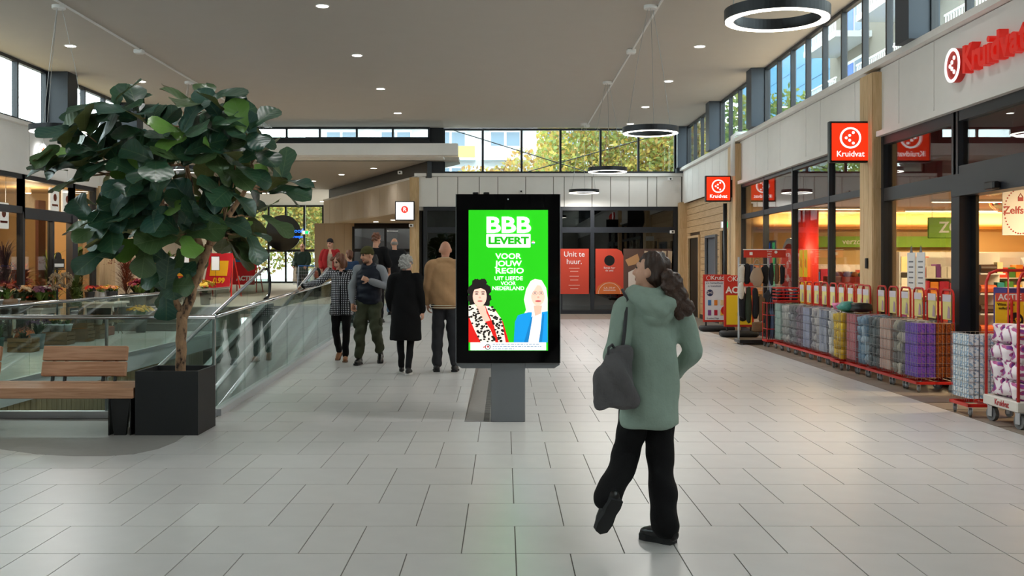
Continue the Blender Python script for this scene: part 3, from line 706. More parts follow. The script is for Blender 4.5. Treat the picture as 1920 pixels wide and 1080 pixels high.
limb(F1-V3(0, 0, .07), wp_(300, 490, .02), .042, .034, 2, .012); limb(wp_(300, 490, .02), wp_(235, 330, -.15), .034, .018, 3); limb(wp_(300, 490, .02), wp_(300, 300, .2), .03, .016, 4)
limb(F1-V3(0, 0, .07), wp_(392, 460, 0), .050, .040, 5, .012); limb(wp_(392, 460), wp_(470, 330, .1), .036, .018, 6); limb(wp_(380, 478), wp_(355, 290, -.1), .034, .018, 7); limb(wp_(392, 460), wp_(420, 280, .3), .03, .015, 8)
limb(wp_(310, 510), wp_(215, 420, -.25), .022, .012, 9); limb(wp_(358, 400, -.05), wp_(345, 210, 0), .02, .01, 10); limb(wp_(392, 460), wp_(440, 420, -.4), .022, .012, 11)
clus = [(235,185),(285,200),(338,178),(420,190),(470,205),(518,235),(140,268),(120,300),(180,235),(255,240),(320,235),(395,250),(455,255),(530,270),
        (165,320),(215,285),(280,290),(350,300),(430,305),(490,300),(535,325),(150,385),(205,360),(275,355),(345,355),(415,360),(475,355),(512,345),
        (190,420),(245,415),(305,420),(375,410),(440,410),(475,395),(225,465),(300,455),(345,440),(425,450),(450,435),(330,500),(320,540),(210,330),(390,300),(460,300),(310,330),(250,300),(480,260),(270,390),(400,400),(180,290),(260,440),(380,445),(410,430),(330,400)]
rs = random.Random(21); nleaf = 0
for ci, (cx, cy) in enumerate([(330+(a-330)*.84, 345+(b_-330)*.86) if b_ < 490 else (a, b_) for a, b_ in clus]):
    edge = math.hypot((cx-330)/240, (cy-330)/170)
    depth = 0 if cy > 490 else rs.choice((-1, 1, -1))*math.sqrt(max(.05, 1-min(edge, 1)**2))*.85*rs.uniform(.45, 1)
    if cy > 490: depth = -.12
    c = wp_(cx, cy, depth)
    q = min((l for l in limbs if l[0].z < c.z+.05), key=lambda l: (l[0]-c).length, default=limbs[0])
    pts, rr = crook(q[0], c, min(q[1]*.7, .014), .006, 5, .03, ci+50); B().tube(pts, rr, 6).obj('twig', BARK, ft, True)
    out = (c-wp_(330, 400)); out.z *= .8; out = (out.normalized()+Vector((0, 0, .45))).normalized()
    if cy > 490: out = Vector((0, -.7, -.4)).normalized()
    nl = 5 if ci % 3 else 6
    for j in range(nl):
        a = j*2.4+rs.uniform(-.4, .4); u = out.orthogonal().normalized(); w = out.cross(u)
        d = (out*rs.uniform(.05, .75)+(u*math.cos(a)+w*math.sin(a))*rs.uniform(.7, 1.1)+Vector((0, -.1, rs.uniform(-.1, .35)))).normalized()
        up = (Vector((0, -.75, .8))+out*.7+Vector((rs.uniform(-.6,.6), rs.uniform(-.4,.4), rs.uniform(-.3,.3)))); x = d.cross(up)
        if x.length < .05: x = d.orthogonal()
        x.normalize(); z = x.cross(d)
        S = rs.uniform(.28, .41)*(.8 if cy > 490 else 1)
        M = Matrix((x, d, z)).transposed().to_4x4()
        o = link('leaf', FLM[rs.randrange(9)], ft); o.matrix_local = Matrix.Translation(c+out*(.03*j-.06)+d*.03) @ M @ Matrix.Scale(S, 4); nleaf += 1

bn = thing('park_bench', 'long timber bench with plank backrests beside the black planter', 'bench', (-3.47, 9.74, 0))
for i in range(5): 
    y0 = .005+i*.128
    B().bevbox(-4.2, 0, y0, y0+.118, .345, .445, .008).obj('seat_plank', BENCHW, bn)
for x0 in (-1.105, -2.36, -3.6):
    rt = Matrix.Rotation(R(-14), 3, 'X')
    for zc, yc in ((.565, .60), (.715, .635)):
        o = B().bevbox(0, .83, -.03, .03, -.072, .072, .008).obj('back_plank', BENCHW, bn); o.location = (x0, yc, zc); o.rotation_euler = (R(-14), 0, 0)
    for xx in (.1, .22, .6, .72): B().rbox((x0+xx, .625, .57), (.02, .04, .36), rt).obj('back_bracket', BLACK, bn)
for x0 in (-.235, -2.2, -4.0):
    b = B().prism([(.02, .345), (.60, .345), (.52, .0), (.02, .0)], x0, x0+.012, 'x').prism([(.02, .345), (.60, .345), (.52, .0), (.02, .0)], x0+.2, x0+.212, 'x')
    b.add([(x0+.012,.03,.345),(x0+.2,.03,.345),(x0+.16,.03,0),(x0+.05,.03,0),(x0+.012,.06,.345),(x0+.2,.06,.345),(x0+.16,.06,0),(x0+.05,.06,0)], [(0,1,2,3),(7,6,5,4),(0,4,5,1),(1,5,6,2),(2,6,7,3),(3,7,4,0)])
    b.obj('steel_leg', BLACK, bn)

# ================================================================== RAILINGS AND MOVING WALKWAYS
def railing(label, pts, zf, n, post_every=0, h=1.05, base=True):
    """straight glass railing between two floor points"""
    t = thing('glass_railing', label, 'railing', (*pts[0], zf(*pts[0])))
    a, b_ = Vector(pts[0]), Vector(pts[1]); d = (b_-a); L = d.length; d.normalize(); nrm = Vector((-d.y, d.x)); z00 = zf(*pts[0])
    def P(s, off, z): q = a+d*s+nrm*off; return (q.x-a.x, q.y-a.y, zf(q.x, q.y)-z00+z)
    for i in range(n):
        s0, s1 = L*i/n+.006, L*(i+1)/n-.006
        B().add([P(s0,-.007,.05),P(s1,-.007,.05),P(s1,.007,.05),P(s0,.007,.05),P(s0,-.007,h-.02),P(s1,-.007,h-.02),P(s1,.007,h-.02),P(s0,.007,h-.02)],
                [(0,3,2,1),(4,5,6,7),(0,1,5,4),(1,2,6,5),(2,3,7,6),(3,0,4,7)]).obj('pane', RAILG, t)
    B().tube([P(0,0,h), P(L/2,0,h), P(L,0,h)], .024, 12).obj('handrail', CHROME, t, True)
    B().add([P(0,-.05,0),P(L,-.05,0),P(L,.05,0),P(0,.05,0),P(0,-.05,.07),P(L,-.05,.07),P(L,.05,.07),P(0,.05,.07)], [(0,3,2,1),(4,5,6,7),(0,1,5,4),(1,2,6,5),(2,3,7,6),(3,0,4,7)]).obj('base_rail', mat('pale_alu', '#c9ccd0', .35, .6), t)
    if post_every:
        for i in range(0, n+1, post_every):
            s0 = min(max(L*i/n, .02), L-.02); B().tube([P(s0,.03,0), P(s0,.03,h-.02)], .018, 8).obj('post', STEEL, t)
    return t
flat = lambda x, y: 0.0
railing('glass railing with steel handrail behind the bench', ((-7.6, 10.9), (-3.02, 10.9)), flat, 4, 1)
railing('long glass railing rising along the ramp under the woman\'s hand', ((-3.02, 10.95), (-3.02, 27.6)), lambda x, y: ramp_z(y), 14)
railing('glass railing on the florist side of the opening', ((-6.57, 24.9), (-6.57, 10.95)), flat, 12)
TAN = .2126
def balustrade(par, X):
    b = B(); y1, z1 = 25.5, 1.48; y0 = 11.6
    zb = lambda y: z1-(y1-y)*TAN
    top = [(y0, zb(y0)-.04), (y1, z1-.04)]+[(y1+.45+.28*math.sin(a), z1-.34+.28*math.cos(a)) for a in [PI*i/8 for i in range(9)]]
    bot = [(y1+.3, .60), (y1, .60), (y0, zb(y0)-.88)]
    # split the glass into panels along the slope
    yy = [y0+(y1-y0)*i/9 for i in range(10)]
    for u, v in zip(yy[:-1], yy[1:]):
        B().prism([(u+.005, zb(u)-.88), (v-.005, zb(v)-.88), (v-.005, zb(v)-.04), (u+.005, zb(u)-.04)], X-.006, X+.006, 'x').obj('glass_panel', RAILG, par)
    B().prism([(y1+.005, .6), (y1+.3, .6)]+[(y1+.42+.30*math.sin(a), z1-.36+.30*math.cos(a)) for a in [PI*(8-i)/8 for i in range(9)]]+[(y1+.005, z1-.04)], X-.006, X+.006, 'x').obj('newel_glass', RAILG, par)
    B().tube([(X, y0, zb(y0)), (X, y1, z1), (X, y1+.15, z1+.02)], .038, 10).obj('handrail', STEEL, par, True)
    B().tube([(X, y1+.1, z1+.015)]+[(X, y1+.45+.33*math.sin(a), z1-.35+.36*math.cos(a)) for a in [PI*i/12 for i in range(13)]]+[(X, y1+.2, z1-.73)], .036, 10).obj('handrail_return', TREADB, par, True)
    B().prism([(y0, zb(y0)-1.1), (y1, .38), (y1+.9, .38), (y1+.9, .62), (y1, .62), (y0, zb(y0)-.86)], X-.07, X+.07, 'x').obj('skirt', LGREY, par)
for lab, xa, xb in (('moving walkway nearer the florist, rising away to the upper level', -5.9, -4.63), ('moving walkway nearer the ramp, rising away to the upper level', -4.33, -3.2)):
    t = thing('moving_walkway', lab, 'moving walkway', (0, 0, 0))
    balustrade(t, xa); balustrade(t, xb)
    zb = lambda y: .53-(25.5-y)*TAN
    B().prism([(11.6, zb(11.6)), (25.5, .53), (26.4, .55), (26.4, .3), (25.5, .25), (11.6, zb(11.6)-.3)], xa+.08, xb-.08, 'x').obj('belt', mat('grooved_belt', '#3b3d40', .5, .5), t)
    B().prism([(11.6, zb(11.6)-.3), (25.5, .25), (26.4, .3), (26.4, -.3), (25.5, -.5), (11.6, -4)], xa-.02, xb+.02, 'x').obj('truss', mat('truss_grey', '#8b8d8c', .6), t)
# landing floor between walkways and plateau
struct(B().box(-6.6, -3.0, 26.4, 27.65, ZUP-.3, ZUP).obj('floor_landing', STONE), 'landing at the top of the moving walkways', 'floor')
# ================================================================== PEOPLE
V = Vector
class Fig:
    def __init__(s): s.v = []; s.f = []; s.t = []
    def _add(s, vs, fs, t): n = len(s.v); s.v += vs; s.f += [tuple(i+n for i in f) for f in fs]; s.t += [t]*len(vs)
    def loft(s, rings, t=0, n=16):
        """rings: (cx,cy,cz,rx,ry) stacked horizontally, closed"""
        vs = []; fs = []
        for cx, cy, cz, rx, ry in rings:
            for k in range(n):
                a = 2*PI*k/n; c, q = math.cos(a), math.sin(a); vs.append(V((cx+rx*c, cy+ry*q, cz)))
        m = len(rings)
        for i in range(m-1):
            for k in range(n): l = (k+1) % n; fs.append((i*n+k, i*n+l, (i+1)*n+l, (i+1)*n+k))
        fs.append(tuple(range(n-1,-1,-1))); fs.append(tuple((m-1)*n+k for k in range(n)))
        s._add(vs, fs, t); return s
    def cap(s, a, b, ra, rb, t=0, n=12, M=None):
        a, b = V(a), V(b)
        if M: a, b = M @ a, M @ b
        d = b-a; L = d.length; d = d/L if L > 1e-6 else V((0,0,1)); u = d.orthogonal().normalized(); w = d.cross(u); vs = []; fs = []
        prof = [(-ra*.98, ra*.18), (-ra*.7, ra*.7), (0, ra), (L*.33, ra+(rb-ra)*.33), (L*.66, ra+(rb-ra)*.66), (L, rb), (L+rb*.7, rb*.7), (L+rb*.98, rb*.18)]
        for h, r in prof:
            for k in range(n): an = 2*PI*k/n; vs.append(a+d*h+(u*math.cos(an)+w*math.sin(an))*r)
        for i in range(len(prof)-1):
            for k in range(n): l = (k+1) % n; fs.append((i*n+k, i*n+l, (i+1)*n+l, (i+1)*n+k))
        fs.append(tuple(range(n-1,-1,-1))); fs.append(tuple((len(prof)-1)*n+k for k in range(n)))
        s._add(vs, fs, t); return s
    def chain(s, pts, rs, t=0, M=None):
        for i in range(len(pts)-1): s.cap(pts[i], pts[i+1], rs[i], rs[i+1], t, M=M)
        return s
    def ell(s, c, r, t=0, M=None, rot=None):
        b = B().ball((0,0,0), r, 14, 9); Q_ = rot or Matrix.Identity(3); c = V(c)
        vs = [c+Q_ @ V(p) for p in b.v]
        if M: vs = [M @ p for p in vs]
        s._add(vs, b.f, t); return s
    def mesh(s, name, mats, vox=.01, it=3, fold=0., fk=(9, 9, 4), seed=0):
        me = bpy.data.meshes.new('tmp'); me.from_pydata(s.v, [], s.f); o = bpy.data.objects.new('tmp', me); COL.objects.link(o)
        md = o.modifiers.new('r', 'REMESH'); md.mode = 'VOXEL'; md.voxel_size = vox; md.adaptivity = 0
        dg = bpy.context.evaluated_depsgraph_get(); ev = o.evaluated_get(dg)
        out = bpy.data.meshes.new_from_object(ev); bpy.data.objects.remove(o); bpy.data.meshes.remove(me)
        n = len(out.vertices); co = np.empty(n*3); out.vertices.foreach_get('co', co); co = co.reshape(-1, 3)
        e = np.empty(len(out.edges)*2, dtype=np.int64); out.edges.foreach_get('vertices', e); e = e.reshape(-1, 2)
        deg = np.bincount(e.ravel(), minlength=n).astype(float)[:, None]
        def sm(c):
            acc = np.zeros_like(c); np.add.at(acc, e[:, 0], c[e[:, 1]]); np.add.at(acc, e[:, 1], c[e[:, 0]])
            return acc/np.maximum(deg, 1)
        for _ in range(it): co = co*.45+sm(co)*.55
        if fold:
            out.vertices.foreach_set('co', co.ravel()); out.update()
            no = np.empty(n*3); out.vertices.foreach_get('normal', no); no = no.reshape(-1, 3)
            x, y, z = co.T; k1, k2, k3 = fk
            w = np.sin(x*k1*2+3*np.sin(z*k3+seed)+y*k2)+.8*np.sin(z*k3*2.3+2.2*np.sin(x*k1+seed*2)+y*k2*1.7)+.5*np.sin((x-y)*k1*3.1+z*k3*4+seed)
            w = np.sign(w)*np.abs(w)**.8
            co = co+no*(w*fold)[:, None]
            co = co*.6+sm(co)*.4
        out.vertices.foreach_set('co', co.ravel())
        out.materials.clear()
        for m in mats: out.materials.append(m)
        np_ = len(out.polygons)
        if len(mats) > 1:
            kd = KDTree(len(s.v))
            for i, p in enumerate(s.v): kd.insert(p, i)
            kd.balance(); pc = np.empty(np_*3); out.polygons.foreach_get('center', pc); pc = pc.reshape(-1, 3)
            out.polygons.foreach_set('material_index', [s.t[kd.find(p)[1]] for p in pc])
        out.polygons.foreach_set('use_smooth', [True]*np_); out.name = name; out.update()
        return out
def join_mesh(name, meshes):
    v = []; f = []; mi = []; mats = []
    for me in meshes:
        n = len(v); off = len(mats); mats += list(me.materials)
        v += [p.co.copy() for p in me.vertices]
        for p in me.polygons: f.append(tuple(i+n for i in p.vertices)); mi.append(off+p.material_index)
    o = bpy.data.meshes.new(name); o.from_pydata(v, [], f)
    for m in mats: o.materials.append(m)
    o.polygons.foreach_set('material_index', mi); o.polygons.foreach_set('use_smooth', [True]*len(f)); o.update()
    return o
def skin(name, col): return mat(name, col, .55, noise=.04, nscale=30)
def cloth(name, col, rough=.85, bump=.25, bs=120, noise=.05): return mat('cloth_'+name, col, rough, bump=bump, bscale=bs, noise=noise, nscale=18, spec=.25)
EYE = mat('eye_dark', '#1d1512', .3); LIP = mat('lip', '#a85e55', .5)
def hand(fg, w, d, nrm, side, curl=.6, S=1.0):
    w, d, nrm = V(w), V(d).normalized(), V(nrm); nrm = (nrm-d*nrm.dot(d)).normalized(); t = d.cross(nrm)*side
    rot = Matrix((t, d, nrm)).transposed()
    fg.cap(w-d*.05, w+d*.02, .026*S, .027*S); fg.ell(w+d*.052*S, (.04*S, .05*S, .016*S), rot=rot)
    for o_, L in ((.030, .072), (.0105, .080), (-.0105, .075), (-.030, .058)):
        b0 = w+d*.088*S+t*o_*S; d1 = (d*math.cos(curl)+nrm*math.sin(curl)); d2 = (d*math.cos(curl*2.1)+nrm*math.sin(curl*2.1))
        b1 = b0+d1*L*.5*S; fg.cap(b0, b1, .0088*S, .0082*S, n=8); fg.cap(b1, b1+d2*L*.5*S, .0082*S, .007*S, n=8)
    b0 = w+d*.025*S+t*.034*S; b1 = b0+(d*.6+t*.75+nrm*.25).normalized()*.038*S; fg.cap(b0, b1, .012*S, .010*S, n=8); fg.cap(b1, b1+(d*.85+t*.25+nrm*.5).normalized()*.03*S, .010*S, .008*S, n=8)
DEF = dict(hipL=(-.088,0,.92), hipR=(.088,0,.92), kneeL=(-.095,.02,.5), kneeR=(.095,.02,.5), ankL=(-.1,-.02,.09), ankR=(.1,-.02,.09), footL=(-.1,1,0), footR=(.1,1,0),
           shL=(-.18,0,1.42), shR=(.18,0,1.42), elL=(-.245,-.03,1.15), elR=(.245,-.03,1.15), wrL=(-.25,.06,.9), wrR=(.25,.06,.9), hdL=(0,.15,-1), hdR=(0,.15,-1), pnL=(.8,.3,0), pnR=(-.8,.3,0),
           yaw=0, pitch=0, lean=0, hands='LR', curl=.55)
def person(label, loc, rz, H, pose, sk, vox=.0085, face=True):
    P = dict(DEF); P.update(pose); f = Fig(); ln = P['lean']
    HM = Matrix.Translation((0, ln, 1.5)) @ Matrix.Rotation(R(P['yaw']), 4, 'Z') @ Matrix.Rotation(R(-P['pitch']), 4, 'X') @ Matrix.Translation((0, 0, -1.5))
    f.loft([(0,0,.84,.105,.08),(0,0,.92,.135,.095),(0,ln*.2,1.05,.13,.092),(0,ln*.5,1.22,.145,.1),(0,ln*.8,1.36,.15,.095),(0,ln,1.45,.09,.065),(0,ln,1.49,.05,.05)])
    f.cap((0, ln-.01, 1.44), (0, ln, 1.55), .056, .052)
    f.ell((0,-.008,1.648), (.074,.093,.102), 0, HM); f.ell((0,.028,1.60), (.060,.068,.082), 0, HM); f.ell((0,.066,1.545), (.032,.028,.024), 0, HM); f.ell((0,.07,1.672), (.056,.02,.02), 0, HM)
    f.cap((0,.098,1.648), (0,.112,1.612), .009, .0145, 0, M=HM)
    for sx in (-1, 1):
        f.ell((sx*.077,-.008,1.625), (.011,.02,.032), 0, HM); f.ell((sx*.03,.086,1.65), (.013,.009,.0055), 1, HM); f.ell((sx*.031,.089,1.668), (.018,.006,.0035), 3, HM); f.ell((sx*.036,.062,1.6), (.024,.025,.024), 0, HM)
    f.ell((0,.094,1.576), (.023,.009,.0085), 2, HM)
    for k in 'LR':
        f.chain([P['sh'+k], P['el'+k], P['wr'+k]], [.042, .034, .025]); f.chain([P['hip'+k], P['knee'+k], P['ank'+k]], [.07, .045, .031])
        a, d = V(P['ank'+k]), V(P['foot'+k]).normalized(); dn = d.cross(V((1,0,0))).normalized(); dn = dn if dn.z < 0.3 else -dn
        f.cap(a+dn*.05-d*.03, a+dn*.055+d*.13, .032, .028)
    body = f.mesh('person', [sk['skin'], EYE, LIP, sk.get('brow', mat('brow_soft', '#7a5442', .8))], vox, 2)
    ms = [body]
    for k in P['hands']:
        g = Fig(); hand(g, P['wr'+k], P['hd'+k], P['pn'+k], 1 if k == 'L' else -1, P['curl']); ms.append(g.mesh('hand', [sk['skin']], .0048, 2))
    me = join_mesh('person', ms); o = tag(link('person', me, None, loc, rz), label, 'person'); S = H/1.75; o.scale = (S, S, S)
    return o, P, HM
def part(o, name, f, mats, vox=.011, it=4, fold=.0, **kw):
    return link(name, f.mesh(name, mats if isinstance(mats, list) else [mats], vox, it, fold, **kw), o)
def trousers(o, P, m, r=(.098,.075,.066), top=1.0, fold=.006, name='trousers', ank=.02, rx=.165, ry=.118):
    f = Fig(); f.loft([(0,0,.84,.13,.10),(0,0,.93,rx,ry),(0,P['lean']*.2,top,rx*.93,ry*.95)])
    for k in 'LR':
        a = V(P['ank'+k]); kn = V(P['knee'+k]); f.chain([P['hip'+k], kn, a+(kn-a).normalized()*ank], list(r))
    return part(o, name, f, m, fold=fold, fk=(10, 10, 11))
def shoes(o, P, m, sole, w=.040, sh=.022, shaft=.0, len_=.15, name='shoe'):
    for k in 'LR':
        a, d = V(P['ank'+k]), V(P['foot'+k]).normalized(); side = V((1,0,0)); dn = d.cross(side).normalized(); dn = dn if dn.dot(V(P['ank'+k])-V(P['knee'+k])) > 0 else -dn
        f = Fig(); f.cap(a+dn*.035-d*.04, a+dn*.05+d*len_, w, w*.82, 0); f.cap(a-dn*shaft, a+dn*.04, w*1.02, w, 0); f.cap(a+dn*.042+d*.05, a+dn*.045+d*len_*.8, w*1.05, w*.95, 0)
        s2 = d.cross(dn).normalized()
        b = B(); rot = Matrix((s2, d, dn)).transposed(); c = a+dn*(.09-sh/2)+d*(len_*.5-.018)
        poly_ = [(-.036,-.11),(.036,-.11),(.042,-.06),(.036,-.01),(.045,.06),(.036,.115),(0,.135),(-.036,.115),(-.045,.06),(-.036,-.01),(-.042,-.06)]
        for hgt in (-sh/2, sh/2): b.v += [tuple(c+s2*x*w/.04+d*y*(len_+.085)/.235+dn*hgt) for x, y in poly_]
        n = len(poly_); b.f = [tuple(range(n-1,-1,-1)), tuple(range(n, 2*n))]+[(i,(i+1)%n,n+(i+1)%n,n+i) for i in range(n)]; b.mi = [0]*len(b.f); b.c = [None]*len(b.f)
        s_ = part(o, name, f, m, .009, 2); b.obj('sole', sole, s_)
def top(o, P, rings, m, sl=(.066,.056,.046), sm=None, name='coat', fold=.006, extra=None, cuff=.02, vox=.011, fk=(8, 8, 7), seed=0):
    """rings: (z, rx, ry[, dy]) for the trunk; sleeves follow the arms"""
    f = Fig(); ln = P['lean']; f.loft([(0, ln*max(0, (r[0]-.9)/.6)+(r[3] if len(r) > 3 else 0), r[0], r[1], r[2]) for r in rings], 0, 20)
    for k in 'LR':
        e, w = V(P['el'+k]), V(P['wr'+k]); sh_ = V(P['sh'+k]); f.cap(sh_+(V((0,ln,1.44))-sh_)*.4, sh_, sl[0]*.95, sl[0], 0)
        f.chain([sh_, e, w-(w-e).normalized()*cuff], list(sl), 1 if sm else 0)
    if extra: extra(f)
    return part(o, name, f, [m]+([sm] if sm else [])+(o.get('_x') or []), vox, 4, fold, fk=fk, seed=seed)

# ---- woman in a green parka, walking away, nearest to the viewer
SK1 = dict(skin=skin('skin_light', '#d9a58a'))
PO = dict(hipL=(-.085,0,.9), hipR=(.085,0,.9), kneeL=(-.13,.06,.51), kneeR=(.075,.02,.5), ankL=(-.35,-.13,.30), ankR=(.055,-.10,.09), footL=(-.25,.35,-.8), footR=(-.5,.85,0),
          elL=(-.255,-.04,1.13), wrL=(-.13,.2,1.12), elR=(.275,-.05,1.14), wrR=(.22,.12,.99), hdL=(.5,.6,.2), hdR=(-.3,.8,-.3), yaw=38, pitch=-6, lean=.015, hands='LR')
gw, P, HM = person('woman in a sage green parka walking away with a grey bag', (.85, 6.07, 0), R(20), 1.67, PO, SK1)
PARKA = cloth('sage_parka', '#93a598', .8, .2, 70)
def ex(f):
    f.ell((0,-.085,1.43), (.135,.075,.075)); f.ell((-.08,-.02,1.45), (.06,.1,.06)); f.ell((.08,-.02,1.45), (.06,.1,.06)); f.ell((0,-.12,1.37), (.10,.05,.06)); f.cap((-.09,.05,1.47), (.09,.05,1.47), .05, .05)
top(gw, P, [(.70,.185,.165,-.01),(.74,.188,.168,-.01),(.85,.182,.16),(1.0,.178,.152),(1.15,.175,.145),(1.3,.185,.14),(1.40,.17,.115),(1.47,.09,.08)], PARKA, (.076,.070,.056), name='parka', fold=.007, extra=ex, vox=.009, fk=(7, 7, 6))
f = Fig(); f.chain([(-.10,.07,1.50),(-.125,-.03,1.485),(-.085,-.11,1.45),(0,-.145,1.415),(.085,-.11,1.45),(.125,-.03,1.485),(.10,.07,1.50)], [.040,.050,.056,.060,.056,.050,.040]); f.ell((0,-.115,1.395), (.10,.055,.085)); f.chain([(-.09,.05,1.53),(-.10,-.04,1.525),(0,-.10,1.50),(.10,-.04,1.525),(.09,.05,1.53)], [.03,.034,.036,.034,.03])
part(gw, 'hood', f, PARKA, .009, 3, .004, fk=(14, 14, 18))
trousers(gw, P, cloth('black_trousers', '#0d0d0f', .8), (.105,.086,.085), .98, .005, ank=-.0)
shoes(gw, P, mat('black_leather', '#0c0c0d', .3), mat('black_rubber', '#17181a', .7), .046, .035, .03, .145, 'boot')
HAIR1 = mat('hair_dark_brown', '#3b261c', .5, noise=.3, nscale=60, bump=.6, bscale=90, stretch=(1, 1, .25))
f = Fig(); f.ell((0,-.022,1.668), (.084,.096,.096), 0, HM); f.ell((0,-.05,1.62), (.08,.07,.08), 0, HM); f.ell((0,-.09,1.60), (.05,.04,.045), 0, HM)
part(gw, 'hair', f, HAIR1, .008, 3, .006, fk=(40, 40, 10))
f = Fig()
for i in range(26):
    t = i/25; a = i*2.1; f.ell((.055+.10*t+.035*math.cos(a), -.135-.015*math.sin(a*1.3), 1.595-.20*t+.03*math.sin(a)), (.04, .037, .042))
part(gw, 'ponytail', f, mat('hair_curl_brown', '#422b20', .5, noise=.3, nscale=50, bump=.6, bscale=70), .008, 5, .0035, fk=(45, 45, 45))
f = Fig()   # shoulder bag
f.loft([(-.015,0,0,.155,.075),(-.015,0,.035,.168,.084),(-.01,0,.16,.15,.07),(0,0,.265,.115,.045),(.02,0,.325,.085,.028)], 0, 18)
bag = tag(link('shoulder_bag', None, None, (.635, 5.86, .80), R(38)), 'dark grey slouchy fabric tote carried by the woman in green', 'bag')
part(bag, 'bag_body', f, mat('grey_felt', '#5b585a', .9, bump=.5, bscale=40, noise=.15, nscale=8), .009, 3, .012, fk=(11, 11, 9))
B().tube([(.04,.0,.31),(.06,.0,.42),(.13,.05,.60),(.155,.115,.655)], .010, 6).tube([(-.07,.0,.28),(-.055,.01,.335),(-.02,.02,.35),(.01,.01,.31)], .008, 6).obj('strap', mat('grey_strap', '#3c3a3d', .8), bag, True)

# ---- woman in a houndstooth jacket, hand on the rail
def houndstooth():
    m = mat('cloth_houndstooth', '#d8d8dc', .85); nt = m.node_tree; b = nt.nodes['Principled BSDF']; N = nt.nodes.new; L = nt.links.new
    tc = N('ShaderNodeTexCoord'); mp = N('ShaderNodeMapping'); mp.inputs['Rotation'].default_value = (0, 0, .35)
    sp_ = N('ShaderNodeSeparateXYZ'); L(tc.outputs['Object'], mp.inputs[0]); L(mp.outputs[0], sp_.inputs[0]); cur = None
    for i, ax in enumerate((0, 2)):
        mu = N('ShaderNodeMath'); mu.operation = 'MULTIPLY'; mu.inputs[1].default_value = 34; L(sp_.outputs[ax], mu.inputs[0])
        fr = N('ShaderNodeMath'); fr.operation = 'FRACT'; L(mu.outputs[0], fr.inputs[0]); g = N('ShaderNodeMath'); g.operation = 'GREATER_THAN'; g.inputs[1].default_value = .48; L(fr.outputs[0], g.inputs[0])
        if cur is None: cur = g
        else: mm = N('ShaderNodeMath'); mm.operation = 'MULTIPLY'; L(cur.outputs[0], mm.inputs[0]); L(g.outputs[0], mm.inputs[1]); cur = mm
    mx = N('ShaderNodeMix'); mx.data_type = 'RGBA'; L(cur.outputs[0], mx.inputs[0]); mx.inputs[6].default_value = lin('#15151c'); mx.inputs[7].default_value = lin('#d8d8de'); L(mx.outputs[2], b.inputs['Base Color'])
    return m
SK2 = dict(skin=skin('skin_fair', '#dba88f'))
PO = dict(kneeL=(-.08,.05,.5), ankL=(-.07,.07,.09), kneeR=(.09,.06,.52), ankR=(.07,-.17,.15), footR=(.1,.8,-.5), elR=(.43,-.10,1.27), wrR=(.665,-.22,1.225), hdR=(.8,-.35,-.35), pnR=(0,-.1,-1), elL=(-.245,-.06,1.16), wrL=(-.22,-.02,.93), yaw=-38, pitch=22, lean=.03, hands='LR', curl=.75)
hw, P, HM = person('woman in a houndstooth jacket reaching for the handrail', (-2.42, 15.55, ramp_z(15.5)), R(180), 1.60, PO, SK2)
BLK = cloth('black_knit', '#0b0b0e')
top(hw, P, [(.755,.195,.15),(.80,.195,.15),(.95,.185,.142),(1.1,.168,.132),(1.28,.175,.13),(1.40,.165,.11),(1.47,.085,.075)], houndstooth(), (.066,.058,.048), name='jacket', fold=.006)
f = Fig(); f.cap((0,.155,.78), (0,.15,.95), .014, .014); f.cap((0,.15,.95), (0,.135,1.30), .014, .012); f.cap((-.06,.05,1.46), (.06,.05,1.46), .035, .035); f.cap((0,.135,1.30),(0,.1,1.44), .014, .02); part(hw, 'zip_and_collar', f, BLK, .009, 1)
f = Fig(); w = V(P['wrR']); f.cap(w-V((.03,-.01,0)), w+V((.01,-.005,0)), .045, .042); part(hw, 'cuff', f, BLK, .009, 1)
trousers(hw, P, BLK, (.095,.066,.054), 1.0, .003)
shoes(hw, P, mat('tan_suede', '#9c6a48', .8), mat('tan_sole', '#6b4c35', .7), .04, .02, .06, .14, 'ankle_boot')
HAIR2 = mat('hair_auburn', '#6e4026', .5, noise=.35, nscale=40, bump=.5, bscale=70, stretch=(1, 1, .25))
f = Fig(); f.ell((0,-.025,1.675), (.09,.098,.095), 0, HM); f.ell((0,-.055,1.60), (.095,.08,.11), 0, HM)
for sx in (-1, 1): f.ell((sx*.078,.01,1.60), (.03,.06,.095), 0, HM); f.ell((sx*.06,.058,1.70), (.042,.045,.03), 0, HM)
part(hw, 'hair', f, HAIR2, .009, 3, .007, fk=(30, 30, 8))

# ---- man in a navy vest and olive beanie
SK3 = dict(skin=skin('skin_tan', '#c99478'), brow=mat('brow_brown', '#3a281f', .8))
PO = dict(kneeR=(.115,.10,.5), ankR=(.13,.10,.09), kneeL=(-.12,.10,.52), ankL=(-.14,-.13,.16), footL=(-.1,.75,-.5), elL=(-.30,.06,1.15), wrL=(-.04,.235,1.255), hdL=(.85,.05,.35), pnL=(.3,-.9,0), elR=(.265,.0,1.14), wrR=(.235,.10,.90), yaw=-50, pitch=12, lean=.02, hands='LR', curl=.95)
bm, P, HM = person('man in a navy quilted vest and olive beanie', (-1.97, 15.25, ramp_z(15.2)), R(176), 1.70, PO, SK3)
NAVY = cloth('navy_quilt', '#141a27', .55, .2, 30)
top(bm, P, [(.95,.16,.12),(1.2,.165,.125),(1.38,.16,.11),(1.46,.08,.07)], cloth('grey_sweat', '#8c8f94'), (.066,.058,.046), name='sweatshirt', fold=.006)
